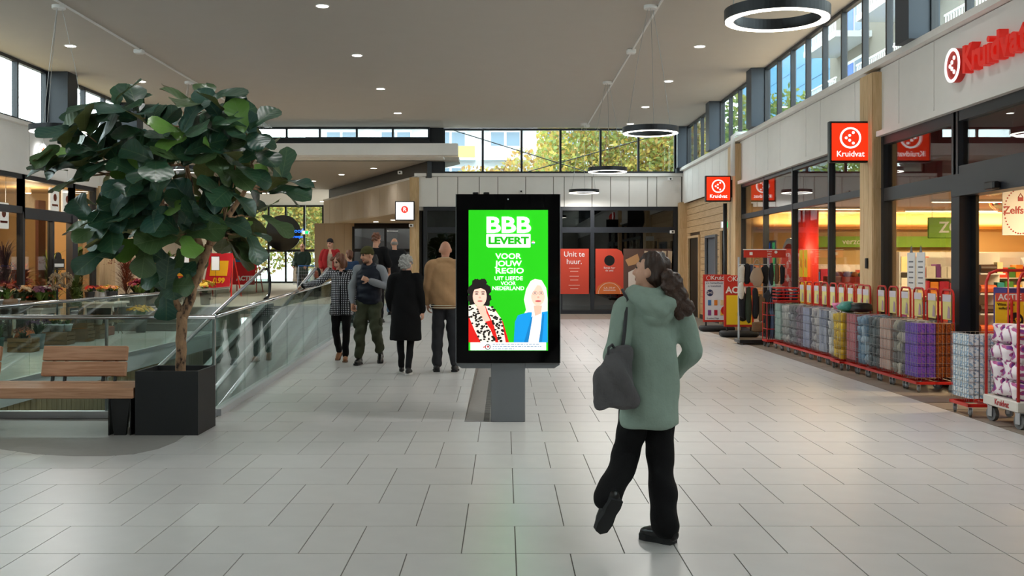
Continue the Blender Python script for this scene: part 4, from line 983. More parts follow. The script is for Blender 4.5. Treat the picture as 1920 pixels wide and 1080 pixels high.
f = Fig(); f.loft([(0,0,.90,.18,.14),(0,0,.93,.19,.15),(0,.01,1.02,.192,.155),(0,.01,1.05,.186,.15),(0,.01,1.13,.192,.155),(0,.01,1.16,.186,.15),(0,.015,1.26,.192,.152),(0,.018,1.38,.185,.128),(0,.02,1.46,.10,.09)], 0, 20)
f.ell((0,-.06,1.46), (.12,.08,.06)); f.ell((-.07,.02,1.47), (.05,.09,.05)); f.ell((.07,.02,1.47), (.05,.09,.05)); f.cap((-.06,.08,1.44), (.06,.08,1.44), .04, .04); part(bm, 'vest', f, NAVY, .011, 2, .004, fk=(6, 6, 22))
trousers(bm, P, cloth('olive_cargo', '#3f4332', .85), (.108,.092,.066), .98, .009, ank=.04)
f = Fig()
for sx, kk in ((-1, 'kneeL'), (1, 'kneeR')): c = V(P[kk]); f.ell((c.x+sx*.075, c.y, c.z+.11), (.035,.055,.08))
part(bm, 'cargo_pocket', f, cloth('olive_cargo2', '#3a3e2e', .85), .011, 2, .004)
shoes(bm, P, mat('black_leather', '#0c0c0d', .3), TREADB, .043, .025, .06, .15, 'boot')
f = Fig(); f.ell((0,-.01,1.695), (.087,.103,.082), 0, HM); f.ell((0,-.03,1.66), (.086,.088,.06), 0, HM); f.chain([(-.07,.055,1.685), (0,.092,1.688), (.07,.055,1.685)], [.018,.018,.018], 0, HM); part(bm, 'beanie', f, cloth('olive_knit', '#4a4728', .95, .5, 60), .008, 3)
f = Fig(); f.ell((0,.04,1.548), (.06,.055,.03), 0, HM); part(bm, 'stubble', f, mat('stubble_brown', '#7d5b48', .9), .009, 2)

# ---- grey haired woman in a long black coat, from behind
PO = dict(kneeL=(-.08,.03,.5), ankL=(-.075,.10,.09), kneeR=(.07,.03,.5), ankR=(.06,-.14,.09), elR=(.215,-.02,1.15), wrR=(.25,.03,.92), elL=(-.25,-.02,1.14), wrL=(-.22,.10,.95), yaw=-25, hands='LR', pitch=8, lean=.02)
gr, P, HM = person('grey haired woman in a long black coat seen from behind', (-1.335, 14.15, ramp_z(14.15)), R(-3), 1.60, PO, SK2)
top(gr, P, [(.50,.235,.165),(.54,.238,.168),(.75,.225,.165),(.95,.215,.16),(1.15,.205,.152),(1.32,.205,.142),(1.42,.175,.115),(1.50,.09,.085),(1.54,.085,.08)], cloth('black_wool', '#0a0a0c', .9), (.078,.070,.058), name='long_coat', fold=.005)
trousers(gr, P, cloth('black_legging', '#101013'), (.088,.060,.048), .98, .003)
shoes(gr, P, mat('black_sneaker', '#111113', .5), mat('white_sole', '#d9d9d6', .6), .039, .028, .02, .14)
f = Fig(); f.ell((0,-.015,1.68), (.097,.108,.092), 0, HM); f.ell((0,-.05,1.63), (.094,.078,.088), 0, HM); part(gr, 'hair', f, mat('hair_silver', '#a8a6a2', .6, noise=.25, nscale=50, bump=.7, bscale=60), .008, 2, .010, fk=(38, 38, 38))

# ---- bald man in a tan bomber jacket
PO = dict(kneeL=(-.10,.03,.5), ankL=(-.115,.02,.09), kneeR=(.10,.02,.5), ankR=(.125,.03,.09), elL=(-.235,-.02,1.15), wrL=(-.24,.06,.92), elR=(.27,.02,1.15), wrR=(.20,.16,.98), yaw=0, pitch=10, lean=.03, hands='LR')
bd, P, HM = person('bald man in a tan bomber jacket seen from behind', (-.81, 14.35, ramp_z(14.35)), R(0), 1.80, PO, dict(skin=skin('skin_ruddy', '#c88f74')))
TANJ = cloth('tan_suede_jacket', '#b48d66', .8, .15, 50)
def ex(f): f.cap((-.07,-.02,1.485), (.07,-.02,1.485), .05, .05, 0)
top(bd, P, [(.885,.185,.135),(.93,.205,.155),(1.05,.222,.165),(1.2,.225,.162),(1.34,.222,.148),(1.43,.17,.115),(1.49,.085,.08)], TANJ, (.082,.070,.056), name='bomber_jacket', fold=.007, extra=ex)
f = Fig(); f.loft([(0,.005,.845,.178,.13),(0,.005,.865,.186,.138),(0,.005,.91,.186,.138),(0,.005,.925,.178,.13)]); wb_ = part(bd, 'waistband', f, cloth('tan_rib', '#8d6a45'), .009, 1)
for z in (.862, .892): B().lathe([(.178,-.007),(.197,-.004),(.197,.004),(.178,.007)], 32, (0,.005,z), 1, .75).obj('cream_stripe', mat('cream_rib', '#ddd3c0', .8), wb_, True)
f = Fig(); f.loft([(0,.025,1.49,.07,.068),(0,.028,1.515,.072,.07),(0,.03,1.535,.066,.064)]); part(bd, 'collar', f, cloth('cream_collar', '#c5b290'), .008, 1)
trousers(bd, P, mat('dark_denim', '#25262b', .85, noise=.35, nscale=5, bump=.2, bscale=150), (.096,.082,.066), 1.0, .006)
shoes(bd, P, mat('black_sneaker', '#111113', .5), TREADB, .043, .024, .02, .15)

# ---- people further back
PO = dict(elR=(.27,-.02,1.14), wrR=(.24,.14,.98), elL=(-.215,-.02,1.14), wrL=(-.2,.16,1.0), yaw=-18, pitch=14)
tm, P, HM = person('tall man in a black t-shirt carrying a black backpack', (-2.71, 22.0, ramp_z(22)), R(-8), 1.88, PO, SK3, .011)
top(tm, P, [(.90,.165,.125),(1.1,.165,.13),(1.3,.19,.135),(1.41,.17,.11),(1.48,.08,.075)], BLK, (.075,.066,.06), name='t_shirt', cuff=.24, vox=.013)
trousers(tm, P, cloth('black_trousers', '#0d0d0f'), fold=.004); shoes(tm, P, mat('black_sneaker', '#111113', .5), TREADB)
f = Fig(); f.ell((0,-.02,1.69), (.085,.1,.085), 0, HM); f.ell((0,-.05,1.64), (.078,.06,.06), 0, HM); part(tm, 'hair', f, HAIR2, .01, 2, .008, fk=(35, 35, 35))
bp = tag(link('backpack', None, None, (-2.75, 21.76, ramp_z(22)+1.02), R(-8)), 'black backpack on the tall man\'s back', 'backpack')
f = Fig(); f.loft([(0,0,0,.13,.06),(0,0,.05,.15,.09),(0,0,.3,.145,.085),(0,.01,.42,.10,.05)]); part(bp, 'pack_body', f, mat('backpack_nylon', '#16171a', .6), .012, 2, .004)
f = Fig(); f.ell((0,-.085,.12), (.10,.03,.09)); part(bp, 'front_pocket', f, mat('backpack_nylon2', '#202126', .6), .012, 1)
PO = dict(elR=(.27,.03,1.15), wrR=(.17,.22,1.05), elL=(-.27,.03,1.15), wrL=(-.17,.22,1.05), yaw=8, pitch=14, kneeL=(-.1,.06,.5), ankL=(-.11,.12,.09), ankR=(.11,-.14,.1))
jm, P, HM = person('man in a black jacket and light blue jeans seen from behind', (-2.52, 24.0, ramp_z(24)), R(4), 1.77, PO, SK3, .011)
top(jm, P, [(.93,.185,.135),(1.1,.20,.15),(1.3,.21,.15),(1.42,.17,.115),(1.49,.085,.08)], cloth('black_jacket', '#101115', .7), (.08,.07,.058), name='jacket', vox=.013)
trousers(jm, P, mat('light_denim', '#6f8fb0', .85, noise=.15, nscale=6), (.108,.085,.072), .98, .006); shoes(jm, P, mat('black_sneaker', '#111113', .5), TREADB)
f = Fig(); f.ell((0,-.045,1.625), (.081,.062,.05), 0, HM); part(jm, 'cropped_hair', f, mat('hair_ash', '#8f8a84', .8), .01, 1)
PO = dict(elR=(.27,.0,1.15), wrR=(.22,.18,1.0), elL=(-.27,.0,1.15), wrL=(-.22,.18,1.0), yaw=-12, pitch=10)
rj, P, HM = person('person in a red jacket and dark knit cap facing the viewer', (-4.5, 27.05, ZUP), R(178), 1.70, PO, SK1, .011)
top(rj, P, [(.80,.15,.115),(1.0,.15,.115),(1.3,.155,.12),(1.44,.09,.07)], cloth('beige_print', '#a89a88', .9, .2, 40, .25), (.05,.05,.04), name='sweater')
def ex(f): pass
f = Fig()
for sx in (-1, 1):
    f.loft([(sx*.12,0,.72,.085,.15),(sx*.125,0,1.0,.085,.148),(sx*.125,0,1.25,.085,.14),(sx*.10,0,1.42,.085,.11),(sx*.06,.01,1.48,.04,.07)])
f.loft([(0,-.06,.72,.16,.085),(0,-.06,1.2,.17,.09),(0,-.05,1.44,.12,.06)])
for k_ in 'LR': f.chain([P['sh'+k_], P['el'+k_], P['wr'+k_]], [.078,.068,.055])
part(rj, 'jacket', f, cloth('red_jacket', '#a01f22', .7), .012, 3, .006)
trousers(rj, P, BLK, fold=.004); shoes(rj, P, mat('black_sneaker', '#111113', .5), TREADB)
f = Fig(); f.ell((0,-.01,1.70), (.087,.10,.08), 0, HM); f.ell((0,-.04,1.65), (.084,.07,.06), 0, HM); part(rj, 'knit_cap', f, cloth('charcoal_knit', '#2a2528'), .01, 2)
PO = dict(elR=(.24,.05,1.16), wrR=(.20,.28,1.02), elL=(-.24,.05,1.16), wrL=(-.20,.28,1.02), hdL=(0,1,-.2), hdR=(0,1,-.2), yaw=4, pitch=6)
gj, P, HM = person('older man in a dark green jacket pushing a shopping trolley', (-6.15, 31.8, ZUP), R(176), 1.68, PO, SK3, .011)
top(gj, P, [(.78,.195,.145),(.95,.20,.15),(1.15,.20,.15),(1.32,.20,.145),(1.42,.17,.115),(1.5,.085,.085)], cloth('forest_jacket', '#26382f', .75), (.078,.07,.058), name='jacket', vox=.013)
trousers(gj, P, BLK, fold=.004); shoes(gj, P, mat('black_sneaker', '#111113', .5), TREADB)
f = Fig(); f.ell((0,-.055,1.63), (.08,.055,.055), 0, HM); part(gj, 'grey_hair', f, mat('hair_silver', '#a8a6a2', .6), .01, 1)
PO = dict(yaw=30, pitch=5)
cw, P, HM = person('person with brown hair in a blue top on the moving walkway', (-3.62, 24.4, .31), R(10), 1.62, PO, SK1, .011)
top(cw, P, [(.80,.175,.13),(1.0,.17,.13),(1.3,.185,.135),(1.42,.16,.11),(1.48,.08,.075)], cloth('denim_blue_top', '#2f4564'), name='jacket', vox=.013)
trousers(cw, P, BLK, fold=.004); shoes(cw, P, mat('black_sneaker', '#111113', .5), TREADB)
f = Fig(); f.ell((0,-.02,1.68), (.088,.1,.09), 0, HM); f.ell((0,-.06,1.6), (.08,.06,.09), 0, HM); part(cw, 'hair', f, HAIR2, .01, 2, .006, fk=(30, 30, 10))
# ================================================================== DRUGSTORE: interior
def soft(seed, r=.5, ex=.55):
    rs = np.random.default_rng(seed); b = B().ball((0,0,0), (.5,.5,.5), 10, 8)
    vs = []
    for v in b.v:
        p = np.array(v); q = np.sign(p)*np.abs(p*2)**ex*.5; q = q*(1+.10*math.sin(9*p[0]+seed)+.10*math.sin(11*p[2]+2*seed)+rs.uniform(-.05, .05)); vs.append(tuple(q))
    b.v = vs; return b
SHELL = mat('store_warm_wall', '#d8b57a', .7); RBH = mat('dark_red_bulkhead', '#8e1b16', .5)
sh = B().box(5.95, 13.2, 25.4, 25.6, 0, 3.6).box(13, 13.2, 9.5, 25.4, 0, 3.6).box(5.95, 13.2, 9.4, 9.5, 0, 3.6).obj('wall_store', SHELL); struct(sh, 'warm coloured walls inside the drugstore', 'wall')
struct(B().box(6.4, 13.2, 9.5, 25.4, 2.85, 2.95).obj('ceiling_store', mat('store_ceiling', '#d9b99a', .8)), 'low warm ceiling inside the drugstore', 'ceiling')
struct(B().box(6.3, 6.4, 9.5, 25.4, 2.80, 3.62).obj('trim_9', RBH), 'dark red bulkhead behind the drugstore glass', 'bulkhead')
struct(B().box(5.95, 6.3, 9.5, 25.4, 3.56, 3.62).obj('trim_10', CEIL), 'ceiling strip behind the drugstore glass', 'ceiling')
def arealight(par, loc, sx, sy, w, col, rot=(0,0,0)):
    l = bpy.data.lights.new('lamp_light', 'AREA'); l.shape = 'RECTANGLE'; l.size = sx; l.size_y = sy; l.energy = w; l.color = col
    return link('lamp_light', l, par, loc, rot=rot)
for i, (x, y, d) in enumerate(((8.0, 12.2, 'nearest the entrance'), (8.6, 16.2, 'over the first shelf'), (9.4, 20.0, 'over the green shelf'), (10.2, 23.4, 'by the rear wall'), (7.2, 22.6, 'by the red column'))):
    t = thing('strip_light', 'long white strip light on the drugstore ceiling '+d, 'strip light', (x, y, 2.85))
    box('housing', WHITE, -1.2, 1.2, -.06, .06, -.05, 0, t); box('tube', emat('strip_glow', '#ffe2b0', 6), -1.18, 1.18, -.045, .045, -.062, -.05, t)
    arealight(t, (0, 0, -.08), 2.3, .1, 125, (1, .74, .42))
t = thing('cornice_light', 'glowing yellow cornice light along the rear drugstore wall', 'cornice light', (6.0, 25.4, 2.4))
box('ledge', mat('cornice', '#c98f3b', .6), .1, 6.9, -.3, -.02, .05, .11, t); arealight(t, (3.5, -.16, .15), 6.6, .15, 80, (1, .74, .36), (PI, 0, 0))
for i, (x, y, s_) in enumerate(((7.45, 15.9, .27), (9.9, 20.6, .30))):
    t = thing('dome_mirror', 'mirrored dome hanging %s under the drugstore ceiling' % ('nearer the door' if i == 0 else 'deeper in the shop'), 'dome mirror', (x, y, 2.85))
    B().lathe([(s_*math.cos(a), -s_*.75*math.sin(a)) for a in [PI/2*k/8 for k in range(8, -1, -1)]], 28).obj('dome', mat('mirror_gold', '#f2dcb8', .04, 1.), t, True)
    B().lathe([(s_*1.06, -.02), (s_*1.06, 0), (0, 0)], 28).obj('rim', STEEL, t)
PALT = ['#c8442f', '#e0b23c', '#4a7f3a', '#3b6ea8', '#e9e2d4', '#7b3f86', '#d9822e', '#2c8c8c', '#b51f3c', '#f0d9a0']
PM = [mat('pack_%d' % i, c, .45, rnd=.12) for i, c in enumerate(PALT)]
def shelf_unit(x, y, L, h, label, rz=0, nlev=4, depth=.4, cl=0):
    t = thing('store_shelf', label, 'shelf', (x, y, 0), rz)
    box('back_panel', mat('shelf_white', '#d9d4ca', .5), 0, L, -.02, .02, 0, h, t); box('plinth', mat('shelf_white', '#d9d4ca', .5), 0, L, -depth, -.02, 0, .12, t)
    for e in (0, L): box('side', LGREY, e-.015, e+.015, -depth, 0, 0, h, t)
    for k in range(nlev): box('shelf_board', mat('shelf_white', '#d9d4ca', .5), 0, L, -depth, -.02, .14+k*(h-.2)/nlev, .16+k*(h-.2)/nlev, t)
    return t
def fill(x, y, L, h, nlev, depth, label, group, seed, step=.16):
    rs = random.Random(seed); lev = (h-.2)/nlev
    for k in range(nlev):
        u = .04
        while u < L-.1:
            w = rs.uniform(.08, step); hh = lev*rs.uniform(.55, .85); me = PKM[rs.randrange(len(PKM))]
            o = link('shelf_product', me, None, (x+u+w/2, y-depth*.55, .16+k*lev)); o.scale = (w*.92, depth*.7, hh); tag(o, label, 'product', group); u += w
PKM = [B().bevbox(-.5,.5,-.5,.5,0,1,.03).mesh('package', m) for m in PM]
shelf_unit(8.7, 22.4, 2.4, 1.75, 'tall product shelf inside the drugstore under the green sign'); fill(8.7, 22.4, 2.4, 1.75, 4, .4, 'coloured package on the shelf under the green sign', 'packages on the shelf under the green sign', 1, .26)
shelf_unit(6.6, 24.6, 2.0, 1.6, 'product shelf against the rear drugstore wall by the red column'); fill(6.6, 24.6, 2.0, 1.6, 4, .4, 'coloured package on the shelf by the red column', 'packages on the shelf by the red column', 2, .28)
shelf_unit(9.3, 24.9, 3.2, 1.9, 'long product shelf along the rear drugstore wall'); fill(9.3, 24.9, 3.2, 1.9, 4, .4, 'coloured package on the long rear shelf', 'packages on the long rear shelf', 3, .34)
t = thing('category_sign', 'green shop sign above the rear drugstore shelves', 'sign', (7.6, 25.2, 2.02)); box('board', mat('lime_green', '#7fae2c', .5), 0, 3.4, 0, .04, 0, .26, t); text('lettering', 'verzorging', WHITE, .2, t, (1.0, -.005, .13)); 
t = thing('category_sign', 'green hanging shop sign seen beside the open entrance', 'sign', (7.55, 17.9, 2.05)); B().bevbox(-.28,.28,-.02,.02,0,.36,.018).obj('board', mat('lime_green', '#7fae2c', .5), t); text('lettering', 'ZO', WHITE, .26, t, (.1, -.022, .18), bold=.005)
for x in (-.2, .2): B().tube([(x,0,.36),(x,0,.8)], .004, 4).obj('wire', STEEL, t)
t = thing('store_column', 'round bright red column inside the drugstore window', 'column', (6.95, 23.9, 0)); B().lathe([(.25,0),(.25,2.85)], 24).obj('shaft', RED, t, True); B().lathe([(.28,0),(.28,.12)], 24).obj('foot_ring', GREY, t)
t = thing('logo_panel', 'large red roundel with white dots standing behind the drugstore glass', 'panel', (6.12, 22.4, .9))
B().cylx((0,.55), .72, 0, .03, 40).obj('white_disc', WHITE, t); B().cylx((0,.55), .60, -.012, 0, 40).obj('red_disc', RED, t)
for a, b_ in ((.18,.55),(.04,.69),(.04,.41),(-.12,.84),(-.12,.26)): B().cylx((a,b_), .085, -.02, -.012, 20).obj('dot', WHITE, t)
box('foot', GREY, -.15, .2, -.3, .3, -.9, -.17, t)
t = thing('accent_panel', 'tall blue and green striped display panel behind the drugstore glass', 'panel', (6.1, 24.15, 0)); box('blue_strip', emat('lit_blue', '#1769d6', .6), 0, .03, -.1, .35, .3, 2.1, t); box('green_strip', emat('lit_green', '#3fae6a', .5), 0, .03, -.55, -.42, .3, 2.1, t); box('dark_board', mat('navy_board', '#1a2233', .5), .03, .05, -.6, .4, 0, 2.15, t)
for i, y in enumerate((19.6, 19.0)):
    t = thing('promo_bin', ['red promotion bin in the shop window near the yellow price cards', 'red promotion bin in the shop window near the oak pillar'][i], 'promotion bin', (6.35, y, 0))
    B().bevbox(-.28,.28,-.25,.25,0,1.38,.01).obj('carton', mat('promo_red', '#bf2a1c', .5), t); text('lettering', 'ACTIE!', WHITE, .2, t, (-.285,0,1.15), (R(90),0,R(-90)), bold=.006); text('lettering', 'ACTIE!', WHITE, .17, t, (0,-.255,1.18), bold=.006)
    for k in range(7): B().ball((0,0,0), 1, 8, 6).obj('wrapped_toy', PM[(k*3) % 10], t, True, (random.uniform(-.2,.2), random.uniform(-.18,.18), 1.41)).scale = (.07,.07,.06)
for i, (y, z) in enumerate(((20.35,1.62),(20.05,1.62),(20.35,1.02),(20.05,1.02))):
    t = thing('price_card', ['upper %s', 'upper %s', 'lower %s', 'lower %s'][i] % ['far', 'near', 'far', 'near'][i]+' yellow price card stuck inside the drugstore window', 'price card', (5.80, y, z))
    box('card', mat('yellow_card', '#f0c81e', .6), -.004, 0, -.12, .12, -.26, .26, t); B().add([(-.006,-.06,-.1),(-.006,.05,-.05),(-.006,.03,.12),(-.006,-.05,.06)], [(0,1,2,3)]).obj('orange_print', mat('orange_print', '#e2862a', .6), t)
t = thing('hanging_sign', 'white Zelfscan sign with a dotted red circle above the entrance', 'sign', (6.62, 13.5, 1.98)) 
B().box(-.17,.30,-.006,.006,0,.62).obj('board', WHITE, t); text('lettering', 'Zelfscan', mat('dark_red_print', '#a3262a', .5), .135, t, (.065,-.008,.32), bold=.002)
for k in range(40):
    a = 2*PI*k/40
    B().cyly((.065+.21*math.cos(a), .31+.29*math.sin(a)), .010, -.009, -.006, 8).obj('dot', mat('dark_red_print', '#a3262a', .5), t)
B().box(.03,.10,-.009,-.006,.44,.49).tube([(.035,-.008,.49),(.065,-.008,.54),(.095,-.008,.49)], .006, 4).obj('basket_icon', mat('dark_red_print', '#a3262a', .5), t); B().tube([(.06,0,.62),(.06,0,.87)], .004, 4).obj('wire', STEEL, t)
t = thing('wall_screen', 'dark screen hanging beside the Zelfscan sign', 'screen', (7.15, 13.6, 2.03)); B().bevbox(-.12,.4,-.03,.03,0,.42,.02).obj('casing', BLACK, t); B().tube([(.14,0,.42),(.14,0,.82)], .02, 6).obj('mount', BLACK, t)
t = thing('checkout_counter', 'plain cream counter just inside the drugstore entrance', 'counter', (6.5, 13.9, 0)); B().bevbox(.15, 2.2, 0, .6, 0, 1.1, .02).obj('cabinet', mat('counter_cream', '#d8cfc0', .5), t); B().bevbox(.1, 2.25, -.04, .64, 1.1, 1.14, .01).obj('worktop', LGREY, t)
for i in range(7):
    o = link('counter_product', PKM[(i*3) % 10], None, (6.85+.22*i, 14.2, 1.14)); o.scale = (.14, .12, .12+.03*(i % 3)); tag(o, 'small coloured package on the cream checkout counter', 'product', 'packages on the checkout counter')
t = thing('display_rack', 'narrow orange and white accessory rack beside the entrance post', 'display rack', (6.22, 13.55, 0))
box('back', mat('rack_board', '#e4ddd2', .5), -.1, .22, 0, .03, .2, 1.75, t); box('foot', GREY, -.12, .24, -.2, .05, 0, .2, t)
for k in range(5):
    z = .45+k*.26; box('shelf', WHITE, -.1, .22, -.16, 0, z-.02, z, t); B().cylx((-.09, z+.06), .05, -.08, .12, 12).obj('roll', mat('orange_roll', '#d9642a', .5) if k % 2 else mat('brown_roll', '#4a2c1a', .5), t)
    B().box(.13,.2,-.13,-.03,z,z+.14).obj('pack', PM[(k*2+1) % 10], t)
t = thing('promo_carton', 'purple vitamin promotion box at the drugstore entrance', 'promotion box', (5.92, 12.15, 0)); B().bevbox(-.08, .5, -.02, .3, .0, 1.33, .01).obj('carton', mat('violet_print', '#332a7c', .5), t)
text('lettering', 'Davitamon', WHITE, .135, t, (.22,-.028,1.15), bold=.003); text('lettering', 'Beste\nweerstand', WHITE, .1, t, (.22,-.028,.88), bold=.002); B().cyly((.2,1.27), .05, -.03, -.02, 20).obj('red_emblem', RED, t)

# ================================================================== DRUGSTORE: wire bins on the pavement
WIRE = mat('zinc_wire', '#a9acae', .35, .9); RDM = mat('red_tube', '#c1221b', .35)
def wirebox(hx, hy, z0, z1, sv=.052, sh_=.135, r=.0026):
    b = B()
    def bar(a, c):
        a, c = Vector(a), Vector(c); d = (c-a); u = d.orthogonal().normalized()*r; w = d.normalized().cross(u)
        b.add([a+u, a+w, a-u, a-w, c+u, c+w, c-u, c-w], [(0,1,5,4),(1,2,6,5),(2,3,7,6),(3,0,4,7)])
    nx, ny = round(2*hx/sv), round(2*hy/sv)
    for k in range(nx+1):
        x = -hx+2*hx*k/nx
        for y in (-hy, hy): bar((x,y,z0), (x,y,z1))
    for k in range(ny+1):
        y = -hy+2*hy*k/ny
        for x in (-hx, hx): bar((x,y,z0), (x,y,z1))
    n = round((z1-z0-.08)/sh_)
    for k in range(n+1):
        z = z0+.08+(z1-z0-.08)*k/n; q = .001
        for a, c in (((-hx,-hy,z),(hx,-hy,z)),((hx,-hy,z),(hx,hy,z)),((hx,hy,z),(-hx,hy,z)),((-hx,hy,z),(-hx,-hy,z))): bar(a, c)
    return b
HX, HY = .235, .215
CAST = B().cylx((0,.045), .045, -.013, .013, 14); CASTM = CAST.mesh('wheel', mat('grey_rubber_wheel', '#6c6e70', .5))
FORK = B().box(-.022,-.016,-.02,.02,.03,.1).box(.016,.022,-.02,.02,.03,.1).box(-.022,.022,-.025,.025,.095,.105).mesh('fork', STEEL)
def caster(par, x, y, s_=1.0, a=0):
    o = link('caster', FORK, par, (x, y, 0), a); o.scale = (s_, s_, s_); link('wheel', CASTM, o)
WB = wirebox(HX, HY, .16, .87).mesh('wire_basket', WIRE)
bb = B()
for a, c in (((-HX,-HY,.12),(HX,-HY,.12)),((HX,-HY,.12),(HX,HY,.12)),((HX,HY,.12),(-HX,HY,.12)),((-HX,HY,.12),(-HX,-HY,.12)),((0,-HY,.12),(0,HY,.12))): bb.rbox(((a[0]+c[0])/2,(a[1]+c[1])/2,.12), (abs(a[0]-c[0])+.03, abs(a[1]-c[1])+.03, .032))
BBM = bb.mesh('base_frame', RDM)
hp = [(HX,-.17,.12),(HX,-.17,1.20)]+[(HX,-.17+.07*(1-math.cos(a)),1.20+.08*math.sin(a)) for a in (.5,1.0,1.5)]+[(HX,.17-.07*(1-math.cos(a)),1.20+.08*math.sin(a)) for a in (1.5,1.0,.5)]+[(HX,.17,1.20),(HX,.17,.12)]
HPM = B().tube(hp, .014, 7).mesh('hoop_handle', RDM)
cd = B(); cd.box(HX-.012,HX-.006,-.12,.12,.90,1.22)
CDM = cd.mesh('price_card', mat('pale_yellow_card', '#e6d98a', .6)); CDH = B().box(HX-.016,HX-.012,-.12,.12,1.13,1.22).mesh('card_header', mat('pink_card_head', '#d8cfd6', .6)); CDP = B().add([(HX-.017,-.02,.92),(HX-.017,-.11,.92),(HX-.017,-.10,1.05),(HX-.017,-.05,1.08)], [(0,1,2,3)]).mesh('card_print', mat('mauve_print', '#b79aa8', .6))
def wire_bin(x, y, label, hoop=True):
    t = thing('wire_bin', label, 'wire bin', (x, y, 0), 0, 'wheeled wire bins in front of the drugstore')
    link('wire_basket', WB, t); link('base_frame', BBM, t)
    if hoop:
        link('hoop_handle', HPM, t); c = link('price_card', CDM, t); link('card_header', CDH, c); link('card_print', CDP, c)
    for sx in (-1, 1):
        for sy in (-1, 1): caster(t, sx*(HX-.03), sy*(HY-.03), 1.0, .5*sx)
    return t
SOFT = {}
def softm(i, m):
    k = (i, m.name)
    if k not in SOFT: SOFT[k] = soft(i).mesh('soft_pack', m, True)
    return SOFT[k]
def pk(c, **kw): return mat('pk_'+c[1:], c, .4, rnd=.1, **kw)
def stripe(name, a, b_, sc_=16, ax='Z'):
    if name in MATS: return MATS[name]
    m = mat(name, a, .4); nt = m.node_tree; bs = nt.nodes['Principled BSDF']; tc = nt.nodes.new('ShaderNodeTexCoord'); n = nt.nodes.new('ShaderNodeTexVoronoi'); n.inputs['Scale'].default_value = sc_
    cr = nt.nodes.new('ShaderNodeValToRGB'); cr.color_ramp.interpolation = 'CONSTANT'; cr.color_ramp.elements[0].color = lin(a); cr.color_ramp.elements[1].color = lin(b_); cr.color_ramp.elements[1].position = .45
    nt.links.new(tc.outputs['Generated'], n.inputs['Vector']); nt.links.new(n.outputs['Distance'], cr.inputs[0]); nt.links.new(cr.outputs[0], bs.inputs['Base Color'])
    return m
BINS = [ # where, kind, materials, wording
 (13.22, 'purple', None, None), (13.68, 'soft', ['#8d8a80','#b3ad9c','#6d6a66','#c9c2b2'], 'crumpled cream and grey pack'), (14.14, 'box', ['#c99a86','#d4a892','#b98672'], 'peach coloured carton'), (14.60, 'soft', ['#3f4c50','#56656a','#2f3a40'], 'dark teal soft pack'),
 (15.06, 'soft', ['#7f9fb8','#a9bfce','#5c7f9a'], 'pale blue cellophane pack'), (15.52, 'box', ['#b5404a','#c55660'], 'raspberry red carton'), (15.98, 'soft', ['#d8b51c','#e2c233','#c49c12'], 'bright yellow pouch'), (16.44, 'soft', ['#c7c8c6','#a7aaab','#dcdcd8'], 'white rounded pack'),
 (16.90, 'box', ['#77809a','#5e6a8c','#9aa2b8'], 'slate blue carton'), (17.36, 'soft', ['#b9b4b0','#8f8b90'], 'silvery bag'), (17.82, 'box', ['#8d95b5','#7c84a8'], 'lavender carton'), (18.28, 'soft', ['#6c5a66','#86707c'], 'mauve grey soft pack'), (18.74, 'soft', ['#6b6d72','#8a8c8e','#55575b'], 'patterned grey cloth bundle'),
 (19.20, 'soft', ['#9a9a96','#c2c0ba'], 'speckled knitted bundle'), (19.66, 'box', ['#7fa79c','#94b8ac'], 'folded mint green towel')]
ORD = ['first', 'second', 'third', 'fourth', 'fifth', 'sixth', 'seventh', 'eighth', 'ninth', 'tenth', 'eleventh', 'twelfth', 'thirteenth', 'fourteenth', 'fifteenth']
rs = random.Random(4)
for i, (Y, kind, cols_, word) in enumerate(BINS):
    X = 5.39-(.07 if i == 6 else 0); what = word or 'purple and orange carton'
    wire_bin(X, Y, 'wheeled wire bin full of %ss, %s from the entrance' % (what, ORD[i]))
    if kind == 'purple':
        PUR, ORG = stripe('purple_print', '#4a3aa6', '#7d4bb8', 5), stripe('orange_print_box', '#a85a1a', '#7a3410', 5)
        mp_, mo_ = B().bevbox(-.5,.5,-.5,.5,0,1,.03).mesh('carton', PUR), B().bevbox(-.5,.5,-.5,.5,0,1,.03).mesh('carton', ORG)
        for lz in range(5):
            for ix in range(4):
                for iy in range(2 if ix else 3):
                    o = link('carton', mp_ if ix < 2 else mo_, None, (X-HX+.06+ix*.116, Y-HY+.07+iy*.14, .19+lz*.135)); o.scale = (.108, .13, .13)
                    tag(o, ('purple carton' if ix < 2 else 'orange brown carton')+' stacked in the wire bin closest to the entrance', 'carton', ('purple' if ix < 2 else 'orange brown')+' cartons in the first bin')
    elif kind == 'box':
        ms = [B().bevbox(-.5,.5,-.5,.5,0,1,.03).mesh('carton', stripe('print_'+c[1:], c, '#'+''.join('%02x' % min(255, int(int(c[i:i+2], 16)*.62+70)) for i in (1, 3, 5)), 4)) for c in cols_]
        for lz in range(5):
            for iy in range(3):
                for ix in range(1 if lz < 4 else 3):
                    o = link('carton', ms[rs.randrange(len(ms))], None, (X-HX+.08+ix*.15, Y-HY+.075+iy*.14, .19+lz*.135)); o.scale = (.14, .13, .13); o.rotation_euler = (0, 0, rs.uniform(-.05,.05)); tag(o, what+' in the %s wire bin' % ORD[i], 'carton', what+'s')
    else:
        for lz in range(5):
            for iy in range(3):
                for ix in range(1 if lz < 4 else 3):
                    o = link('soft_pack', softm(rs.randrange(4), pk(cols_[rs.randrange(len(cols_))], noise=.25, nscale=14)), None, (X-HX+.085+ix*.15, Y-HY+.078+iy*.138, .245+lz*.135)); o.scale = (.15, .135, .15); o.rotation_euler = (0, 0, rs.uniform(-.3,.3)); tag(o, what+' in the %s wire bin' % ORD[i], 'pack', what+'s')
